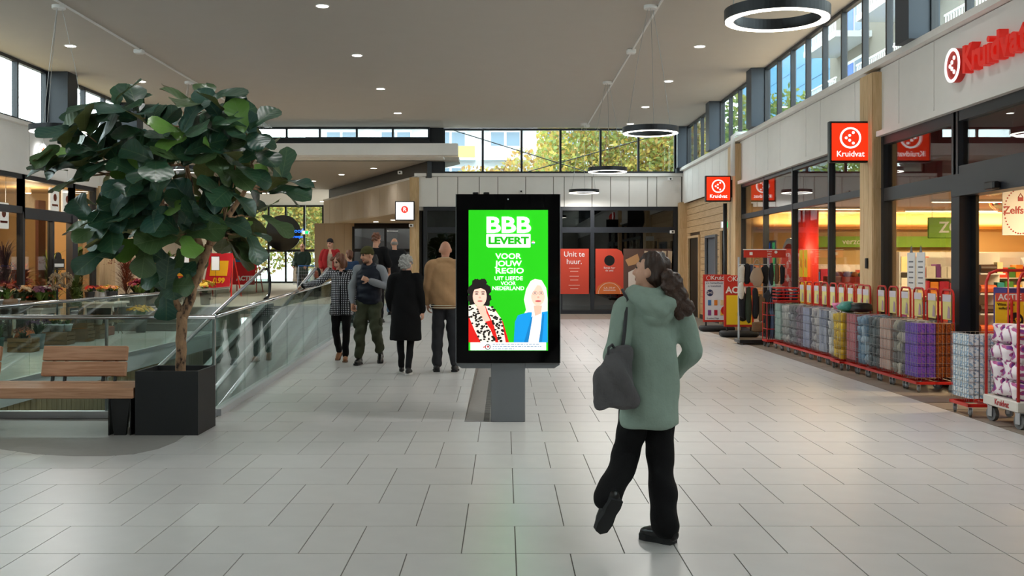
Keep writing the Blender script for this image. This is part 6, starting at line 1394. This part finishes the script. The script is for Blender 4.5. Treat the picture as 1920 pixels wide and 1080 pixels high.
tall('tall purple berried twigs inside the florist window', (-10.98, 22.9, 0), 2.0, .45, 130, 3, '#4a2f44', .009, '#6a4060'); tall('orange leaved branch arrangement in the florist window', (-11.0, 23.7, 0), 1.4, .45, 80, 5, '#b0501f', .04, '#c25a22'); tall('feathery green palm inside the florist door', (-11.5, 26.4, 0), 1.9, .6, 60, 7, '#8c9a48', .02); tall('broad leaved green plant behind the florist glass', (-11.1, 27.1, 0), 2.1, .4, 30, 9, '#3f6a28', .06); tall('dark green ivy column beside the florist door', (-10.0, 24.35, 0), 1.2, .3, 50, 11, '#4a5a22', .035); tall('reddish dried twig bush by the florist pillar', (-9.6, 26.5, ZUP), 1.2, .55, 160, 13, '#8a4d38', .007, '#8a4a36')
tall('leafy shrub beside the florist pillar', (-9.0, 28.0, ZUP), 1.2, .5, 50, 15, '#5a6c2a', .04)
# hanging white signs in the florist window
for i, (y, z, w) in enumerate(((22.35, 2.65, 'nearest the viewer'), (24.9, 3.15, 'above the door'), (25.6, 3.15, 'right of the door'))):
    t = thing('window_sign', 'small lit white florist sign '+w, 'sign', (-10.75, y, z)); B().bevbox(-.03,.03,-.24,.24,-.28,.28,.015).obj('panel', emat('soft_white', '#f2ede2', .7), t); B().cylx((0,.05), .09, .03, .035, 20).obj('red_motif', RED, t); box('text_line', mat('red_print', '#b5463a', .6), .03, .034, -.16, .16, -.16, -.11, t)
    B().tube([(0,-.15,.28),(0,-.15,3.55-z)], .004, 4).tube([(0,.15,.28),(0,.15,3.55-z)], .004, 4).obj('hanging_wire', STEEL, t)
# red promotion boards on the raised level
def aframe(label, x, y, rz, text_, blue):
    t = thing('easel_board', label, 'easel board', (x, y, ZUP), rz)
    for s_ in (-1, 1): B().tube([(s_*.52,-.34,0),(s_*.40,0,1.45)], .022, 6).obj('leg', RED, t); B().tube([(s_*.52,.34,0),(s_*.40,0,1.45)], .022, 6).obj('leg', RED, t)
    M = Matrix.Rotation(R(-13.2), 3, 'X'); 
    B().rbox((0,-.17,.85), (.86,.03,1.15), M).obj('board', mat('easel_red', '#cf1f2c', .5), t)
    B().rbox((0,-.175,.92), (.62,.02,.5), M).obj('yellow_field', mat('easel_yellow', '#f0b21c', .5), t) if not blue else B().rbox((0,-.14,1.25), (.82,.02,.22), M).obj('blue_field', mat('easel_blue', '#2f86c8', .5), t)
    o = text('lettering', text_, mat('easel_yellow', '#f0b21c', .5) if not blue else WHITE, .24, t, (.05,-.285,.52), (R(76.8),0,0), bold=.012)
aframe('red easel board with a yellow price offer behind the fig tree', -9.2, 34.0, R(-14), '0.99', False); aframe('red and blue easel board standing behind the price offer board', -9.75, 39.5, R(-8), 'ACTIE', True); aframe('red easel board half hidden by the fig trunk', -10.1, 33.2, R(-30), '1.49', False)
# shopping trolley
t = thing('shopping_trolley', 'wire shopping trolley pushed by the man in green', 'trolley', (-5.95, 31.0, ZUP)); o = wirebox(.24, .36, .45, .95, .06, .1).obj('basket', WIRE, t); B().tube([(-.26,.42,1.0),(.26,.42,1.0)], .018, 8).obj('handle', mat('blue_plastic', '#1f5fa8', .4), t)
for s_ in (-1, 1): B().tube([(s_*.24,.42,1.0),(s_*.24,.3,.5),(s_*.22,.2,.2),(s_*.22,-.35,.12)], .014, 6).obj('frame_tube', STEEL, t); caster(t, s_*.22, -.33); caster(t, s_*.22, .28)
# ================================================================== SIGNS
def roundel(t, cx, cz, r, y, ms=WHITEL, red=REDL, th=.004):
    b = B(); n = 40
    vs = []
    for k in range(n):
        c, s_ = math.cos(2*PI*k/n), math.sin(2*PI*k/n)
        for q, yy in ((r*.82, y-th), (r, y-th), (r, y), (r*.82, y)): vs.append((cx+q*c, yy, cz+q*s_))
    fs = []
    for k in range(n):
        a, d = 4*k, 4*((k+1) % n)
        for i in range(4): j = (i+1) % 4; fs.append((a+i, d+i, d+j, a+j))
    b.add(vs, fs).obj('logo_ring', ms, t)
    for a, c in ((-.42,0),(-.08,.24),(.28,.52),(-.08,-.24),(.28,-.52)): B().cyly((cx+a*r*.95, cz+c*r*.95), r*.135, y-th, y, 16).obj('logo_dot', ms, t)
def blade(label, x, y, z, s_, px):
    t = thing('blade_sign', label, 'sign', (x, y, z))
    B().bevbox(-s_/2-.02, s_/2+.02, -.06, .06, -s_/2-.02, s_/2+.02, .012).obj('casing', BLACK, t); box('lit_face', REDL, -s_/2+.012, s_/2-.012, -.066, -.058, -s_/2+.012, s_/2-.012, t)
    roundel(t, 0, .06*s_/.6, .165*s_/.6, -.066); o = text('lettering', 'Kruidvat', WHITEL, .125*s_/.6, t, (0, -.069, -.19*s_/.6), bold=.001, ext=.002)
    box('bracket', BLACK, s_/2+.02, px-x, -.04, .04, -s_*.36, s_*.36, t)
blade('larger hanging red Kruidvat sign with a white roundel', 5.36, 16.2, 3.5, .60, 5.63); blade('smaller hanging red Kruidvat sign further along the shops', 5.28, 25.75, 3.47, .60, 5.63)
t = thing('wall_sign', 'big red three-dimensional Kruidvat letters on the white panels', 'sign', (5.70, 12.4, 4.12))
B().cylx((.80, 0), .215, -.02, .10, 40).obj('roundel_back', RED, t); o = None
n = 40; b = B(); vs = []
for k in range(n):
    c, s_ = math.cos(2*PI*k/n), math.sin(2*PI*k/n)
    for q, xx in ((.18, -.035), (.215, -.035), (.215, -.02), (.18, -.02)): vs.append((xx, .80+q*c, q*s_))
fs = []
for k in range(n):
    a, d = 4*k, 4*((k+1) % n)
    for i in range(4): j = (i+1) % 4; fs.append((a+i, a+j, d+j, d+i))
b.add(vs, fs).obj('roundel_ring', WHITEL, t)
for a, c in ((.42,0),(.08,.24),(-.28,.52),(.08,-.24),(-.28,-.52)): B().cylx((.80+a*.17, c*.17), .027, -.03, -.02, 16).obj('roundel_dot', WHITEL, t)
y = .50
for ch, w in (('K',.30),('r',.19),('u',.27),('i',.125),('d',.275),('v',.25),('a',.26),('t',.18)):
    text('letter', ch, mat('letter_red', '#d8241a', .35, emit=.25), .46, t, (.02, y, -.035 if ch not in 'pq' else 0), (R(90),0,R(-90)), ext=.06, bold=.012, align='LEFT'); y -= w*.86
for o in t.children:
    if o.type == 'FONT': o.data.align_y = 'BOTTOM_BASELINE'; o.location.z = -.15
t = thing('blade_sign', 'square white lit sign with a red R disc above the cafe entrance', 'sign', (-3.18, 33.45, 3.32)); B().bevbox(-.31,.31,-.06,.06,-.31,.31,.012).obj('casing', BLACK, t); box('lit_face', WHITEL, -.28, .28, -.067, -.058, -.28, .28, t); B().cyly((0,.04), .115, -.072, -.067, 28).obj('red_disc', emat('lit_red_disc', '#e03a2e', .8), t); text('lettering', 'R', WHITEL, .17, t, (0,-.074,.04), bold=.004); box('bracket', BLACK, .15, .30, .06, .25, -.2, .2, t)
t = thing('wall_sign', 'lit white ornament and script letters of the florist', 'sign', (-10.36, 23.35, 4.08)); b = B()
for k in range(3): b.prism([(-.17+.05*k+.0,-.23+.05*k) if False else (-.17,-.17), (.17,-.17), (.17,.17), (-.17,.17)], 0, .05, 'x') if k == 0 else b.prism([(.235*math.cos(a), .235*math.sin(a)) for a in [PI/8+2*PI*j/8+k*PI/8 for j in range(8)]], 0, .05, 'x')
b.obj('ornament', emat('soft_lit_white', '#ffffff', .45), t)
for k in range(8): a = 2*PI*k/8; B().ball((.055, .11*math.cos(a), .11*math.sin(a)), (.008,.035,.035), 8, 6).obj('petal_motif', emat('lit_orange', '#e8743a', .8), t)
text('lettering', "'Woord", WHITEL, .42, t, (.03, .30, -.02), (R(90),0,R(90)), ext=.02, bold=.004, align='LEFT', shear=.3)
t = thing('blade_sign', 'white blade sign with blue supermarkt lettering behind the fig leaves', 'sign', (-11.3, 37.2, 3.05)); B().bevbox(-.55,.55,-.06,.06,-.17,.24,.012).obj('casing', WHITE, t); text('lettering', 'supermarkt', emat('lit_cyan', '#1f9bff', 1.5), .2, t, (0,-.064,.08)); B().tube([(.0,0,.24),(0,0,1.88)], .02, 6).obj('hanger', BLACK, t)
t = thing('sign_reflection_disc', 'large black disc with a painted reflection of blue hoogvliet lettering on the far window', 'sign', (-12.33, 58.2, 3.36)); B().cyly((0,0), 1.0, -.04, .04, 56).obj('disc', mat('gloss_black', '#08080a', .08), t)
o = text('lettering', 'hoogvliet', emat('painted_blue_reflection', '#1d6fff', 1.6), .34, t, (.55,-.046,.12)); o.scale.x = -.95; o = text('lettering', 'supermarkt', emat('painted_blue_reflection', '#1d6fff', 1.6), .24, t, (.62,-.046,-.2)); o.scale.x = -.9  # reflection of a blue sign elsewhere, painted on the disc as glowing reversed letters
# rent posters on the vacant unit
PR = mat('poster_red', '#c8402a', .6)
t = thing('window_poster', 'red Unit te huur poster on the vacant unit glass', 'poster', (2.27, 33.72, .65)); box('sheet', PR, -.475, .475, -.006, 0, 0, 1.46, t); text('lettering', 'Unit te\nhuur.', WHITE, .24, t, (0,-.01,1.16), bold=.001)
for z, w in ((.82,.17),(.72,.13),(.56,.15),(.44,.13),(.27,.18),(.16,.13)): box('small_print', mat('print_pink', '#e3a99c', .6), -w, w, -.009, -.006, z, z+.022, t)
t = thing('window_poster', 'red and orange poster with a black disc on the vacant unit glass', 'poster', (3.40, 33.72, .65))
B().prism([(-.44,0),(.46,0),(.46,1.22),(.40,1.38),(.24,1.46),(-.44,1.46)], -.006, 0, 'y').obj('sheet', PR, t); B().prism([(-.42,0),(.44,0),(.44,.1),(.36,.25),(.2,.36),(0,.4),(-.2,.36),(-.36,.25),(-.42,.1)], -.008, -.006, 'y').obj('orange_dome', mat('poster_orange', '#cf6a2c', .6), t); B().cyly((.01,1.08), .17, -.009, -.006, 30).obj('black_disc', BLACK, t); text('lettering', 'Bekijk hier\nde unit!', WHITE, .085, t, (.01,-.01,.80)); text('lettering', 'C.A. 315 m²\nwinkelruimte', WHITE, .075, t, (.01,-.01,.16))
B().tube([(.01+.36*math.cos(a), -.009, .0+.36*math.sin(a)) for a in [PI*k/20 for k in range(21)]], .004, 4).obj('arc_line', WHITE, t)
t = thing('window_poster', 'brown photographic poster of clothes on the vacant unit glass', 'poster', (4.62, 33.72, .65)); pic = B(); lay_y = -.006
def pp(pts, c):
    global lay_y
    lay_y -= .0004; pic.col = lin(c); pic.add([(p[0], lay_y, p[1]) for p in pts], [tuple(range(len(pts)))])
pp([(-.76,0),(.8,0),(.8,1.46),(-.76,1.46)], '#5b4238')
for k in range(5): pp([(-.1+k*.19,1.0),(.04+k*.19,1.0),(.06+k*.19,1.38),(-.08+k*.19,1.40)], ['#c9b59a','#d8c8b0','#bfa88c','#d2bfa4','#c4ad90'][k])
pp([(-.7,1.1),(-.3,1.3),(-.2,1.0),(-.6,.9)], '#b98a5e'); pp([(.1,.1),(.7,.1),(.7,.9),(.1,.9)], '#3a1f22'); pp([(.2,.2),(.32,.2),(.32,.8),(.2,.8)], '#7d2b30'); pp([(.45,.2),(.6,.2),(.6,.75),(.45,.75)], '#8a7a70'); pp([(-.6,.1),(-.1,.1),(-.1,.6),(-.3,.85),(-.6,.7)], '#d8cbc0')
box('sheet', mat('poster_paper', '#6a5448', .6), -.76, .8, -.005, 0, 0, 1.46, t); pic.obj('photo_print', vcol('photo_print'), t)
# small fittings
for lb, x, y, z in (('green lit exit sign beside the plank wall', 5.72, 26.75, 2.62), ('green lit exit sign near the corridor end', -9.9, 52.0, 3.2)):
    t = thing('exit_sign', lb, 'exit sign', (x, y, z)); B().bevbox(-.16,.16,-.02,.02,-.09,.09,.008).obj('casing', WHITE, t); box('lit_panel', emat('exit_green', '#19b86a', 1.2), -.02, .14, -.025, -.02, -.07, .07, t); box('white_panel', WHITEL, -.14, -.02, -.025, -.02, -.07, .07, t); B().tube([(0,0,.09),(0,0,4.93-z if x < 0 else .9)], .008, 5).obj('hanger', STEEL, t)
for i, (x, y, z, lb) in enumerate(((-2.98, 33.55, 2.85, 'under the white R sign'), (5.42, 33.62, 2.65, 'at the corner of the vacant unit'), (-3.35, 33.62, 4.56, 'on the ledge by the black column'), (5.35, 33.6, 4.35, 'high on the far white panels'), (.55, 33.62, 3.95, 'above the display stand on the white panels'))):
    t = thing('security_camera', 'small white security camera '+lb, 'camera', (x, y, z)); B().bevbox(-.07,.07,-.12,.06,-.05,.05,.015).obj('camera_body', WHITE, t); B().cyly((0,0), .03, -.125, -.12, 12).obj('lens', BLACK, t); box('wall_mount', WHITE, -.02, .02, .06, .2, -.02, .02, t)
t = thing('dark_post', 'slender dark post rising under the smaller red sign', 'post', (5.50, 25.95, 0)); B().tube([(0,0,0),(0,0,3.12)], .05, 12).obj('shaft', DARK, t, True); B().lathe([(.09,0),(.09,.02)], 16).obj('foot_plate', DARK, t)
t = thing('drain_pipe', 'white bent rainwater pipe over the panel ledge', 'pipe', (5.55, 25.3, 3.75)); B().tube([(.42,0,1.02),(.1,0,1.02),(.0,0,.95),(0,0,0)], .055, 10).obj('pipe', WHITE, t, True)
t = thing('wall_box', 'small black card reader on the oak pillar', 'card reader', (5.60, 16.15, 1.62)); B().bevbox(-.0,.03,-.04,.04,-.08,.08,.008).obj('reader', BLACK, t)

# ================================================================== OUTSIDE
ASPH = mat('paving_outside', '#8f8d88', .9)
g = B().box(13.3, 90, -10, 140, -.4, -.3).box(-90, 13.3, 60.2, 140, -.4, -.3).box(-90, -17.2, -10, 60.2, -.4, -.3).box(5.9, 13.3, 25.7, 60.2, -.4, -.3).obj('ground', ASPH); struct(g, 'grey paving outside the mall', 'ground')
def leafcloud(n, c, r, seed, s0=.07, s1=.17):
    n = int(n*3.2)
    rs = np.random.default_rng(seed); d = rs.normal(size=(n, 3)); d /= np.linalg.norm(d, axis=1)[:, None]; q = rs.random(n)**.45
    lob = 1+.22*np.sin(d[:, 0]*5+seed)*np.cos(d[:, 2]*4+seed*2)
    p = d*q[:, None]*lob[:, None]*np.array(r)+np.array(c); u = rs.normal(size=(n, 3)); u /= np.linalg.norm(u, axis=1)[:, None]; w = np.cross(u, rs.normal(size=(n, 3))); w /= np.linalg.norm(w, axis=1)[:, None]; s_ = rs.uniform(s0, s1, n)[:, None]
    v = np.stack([p-u*s_, p-w*s_*.6, p+u*s_, p+w*s_*.6], 1).reshape(-1, 3)
    return v, np.arange(n*4).reshape(-1, 4)
def treemat(name, cols_):
    m = mat(name, cols_[0], .7); nt = m.node_tree; b = nt.nodes['Principled BSDF']; ge = nt.nodes.new('ShaderNodeNewGeometry'); cr = nt.nodes.new('ShaderNodeValToRGB'); cr.color_ramp.interpolation = 'CONSTANT'
    el = cr.color_ramp.elements; el[0].color = lin(cols_[0]); el[1].position = 1/len(cols_); el[1].color = lin(cols_[1])
    for i, c in enumerate(cols_[2:]): cr.color_ramp.elements.new((i+2)/len(cols_)).color = lin(c)
    nt.links.new(ge.outputs['Random Per Island'], cr.inputs[0]); nt.links.new(cr.outputs[0], b.inputs['Base Color'])
    tr_ = nt.nodes.new('ShaderNodeBsdfTranslucent'); nt.links.new(cr.outputs[0], tr_.inputs[0]); mx = nt.nodes.new('ShaderNodeMixShader'); mx.inputs[0].default_value = .5
    out = nt.nodes['Material Output']; nt.links.new(b.outputs[0], mx.inputs[1]); nt.links.new(tr_.outputs[0], mx.inputs[2]); nt.links.new(mx.outputs[0], out.inputs[0])
    return m
YG = treemat('autumn_yellow_green', ['#b8ab55', '#9a9c4c', '#7f8a45', '#c2a650', '#a58645', '#93a060']); OR = treemat('autumn_orange', ['#b58d50', '#a89a55', '#bb9f52', '#96754a', '#a5a25f']); GN = treemat('late_green', ['#6f8a3c', '#879a45', '#5d7a38', '#a3a648'])
def tree(label, x, y, h, r, m, seed, n=2600, z0=-.3):
    t = thing('autumn_tree', label, 'tree', (x, y, z0)); v, f = leafcloud(n, (0, 0, h-r[2]), r, seed); me = bpy.data.meshes.new('crown'); me.from_pydata(v.tolist(), [], f.tolist()); me.materials.append(m); me.update(); link('crown', me, t)['kind'] = 'stuff'
    rs = random.Random(seed); B().tube([(0,0,0),(.1,0,h*.35),(0,.1,h*.6)], [.22,.17,.1], 8).obj('trunk', BARK, t, True)
    for k in range(6): a = rs.uniform(0, 2*PI); B().tube([(.05,.02,h*.4),(r[0]*.35*math.cos(a),r[1]*.35*math.sin(a),h*.62),(r[0]*.7*math.cos(a),r[1]*.7*math.sin(a),h*.8)], [.1,.06,.02], 5).obj('branch', BARK, t)
tree('broad yellow green tree filling the middle of the far windows', 4.6, 50, 10.5, (3.6,2.6,4.2), YG, 1, 4200); tree('golden tree at the right end of the far windows', 9.0, 52, 10.5, (3.4,2.6,4.2), OR, 2, 3600); tree('smaller rusty tree before the white flats', .2, 54, 7.6, (3.0,2.0,2.6), OR, 3, 2000); tree('sparse rusty tree at the left of the far windows', -3.2, 56, 7.2, (2.2,2,2.4), OR, 4, 1300)
for i, (x, y, h, m) in enumerate(((-16.5,68,9,YG),(-13.2,66,8.5,YG),(-11.0,70,9.5,GN),(-18.5,72,9,OR),(-14.8,76,10,GN))): tree(['yellow tree at the left edge of the corridor window','yellow tree behind the round black sign','green tree at the right edge of the corridor window','orange tree far left beyond the corridor','tall green tree deepest beyond the corridor window'][i], x, y, h, (2.9,2.4,3.6), m, 10+i, 2400)
for i, (x, y, h) in enumerate(((11.0,44,9.5),(11.0,48.5,8.5))): tree(['greenish tree outside the third upper right window', 'greenish tree outside the second upper right window'][i], x, y, h, (2.2,2.2,3.6), GN, 30+i, 2000)
# white flats beyond the far windows
bl = thing('apartment_block', 'white apartment block with orange balcony fronts behind the far windows', 'building', (-2, 84, -.3)); WB2 = mat('white_render', '#cfd2d4', .8)
box('wall', WB2, -14, 18, 0, 10, 0, 24, bl)
for fl in range(7):
    z = 1.5+fl*2.9
    for k in range(7):
        x = -13+k*4.4; o = B().box(x, x+3.9, -1.3, 0, z, z+.2).obj('balcony_slab', WB2, bl); B().box(x, x+3.9, -1.35, -1.27, z+.2, z+1.1).obj('balcony_front', mat('orange_front', '#cfa062', .7) if (fl+k) % 2 else WB2, o)
        w = box('window', mat('far_window_frame', '#e8eaea', .5), x+.6, x+3.2, -.06, 0, z+.4, z+2.5, bl); box('pane', mat('far_pane', '#6f8496', .1), x+.75, x+1.8, -.09, -.06, z+.55, z+2.35, w); box('pane', mat('far_pane', '#6f8496', .1), x+2.0, x+3.05, -.09, -.06, z+.55, z+2.35, w)
# brick flats beyond the upper right windows
br = thing('brick_flats', 'beige brick flats with white balconies outside the upper right windows', 'building', (15, 26, -.3)); BRK = mat('beige_brick', '#7a756c', .9, noise=.08, nscale=30)
box('wall', BRK, 0, 10, 0, 22, 0, 22, br); box('blue_cladding', mat('blue_cladding', '#4a8cb4', .5), .0, 10, 22, 40, 0, 22, br)
for k in range(22): box('cladding_joint', mat('joint_blue', '#3d7da3', .6), -.02, 0, 22, 40, .9+k, .94+k, br)
for fl in range(7):
    z = 2.5+fl*2.9
    for y in (1.5, 9.5, 16.5):
        o = B().box(-1.5, 0, y, y+4.5, z, z+.25).obj('balcony_slab', WB2, br); b = B()
        for k in range(24): b.box(-1.48, -1.45, y+.05+k*.19, y+.08+k*.19, z+.25, z+1.2)
        b.box(-1.5, -1.43, y, y+4.5, z+1.2, z+1.26); b.obj('railing_bars', WHITE, o)['kind'] = 'stuff'
        w = box('window', mat('far_window_frame', '#e8eaea', .5), -.05, 0, y+.5, y+3.6, z+.4, z+2.4, br); box('pane', mat('far_pane', '#6f8496', .1), -.08, -.05, y+.7, y+1.9, z+.55, z+2.25, w); box('pane', mat('blue_blind', '#3f74c8', .4), -.08, -.05, y+2.1, y+3.4, z+.55, z+2.25, w)
# pale building to the left
lb = thing('pale_block', 'pale grey flat roofed building outside the upper left windows', 'building', (-26, 24, -.3)); box('wall', mat('pale_grey_render', '#b5c0cb', .8), -6, 0, -6, 26, 0, 8.2, lb); box('roof_edge', WHITE, -6.2, .2, -6.2, 26.2, 8.2, 8.5, lb)
for k in range(8): w = box('window', mat('far_window_frame', '#e8eaea', .5), 0, .05, -5+k*3.6, -2.6+k*3.6, 4.6, 6.4, lb); box('pane', mat('far_pane', '#6f8496', .1), .05, .08, -4.85+k*3.6, -2.75+k*3.6, 4.75, 6.25, w)
# ================================================================== FINISH: lettering becomes mesh
fit_widths()
bpy.context.view_layer.update()
dg = bpy.context.evaluated_depsgraph_get(); pairs = []
for o in list(sc.objects):
    if o.type == 'FONT':
        me = bpy.data.meshes.new_from_object(o.evaluated_get(dg)); pairs.append((o, me))
for o, me in pairs:
    n = o.name; par, ml = o.parent, o.matrix_local.copy(); mt = o.data.materials[0]; bpy.data.objects.remove(o)
    me.materials.clear(); me.materials.append(mt)
    q = link(n, me, par); q.matrix_local = ml
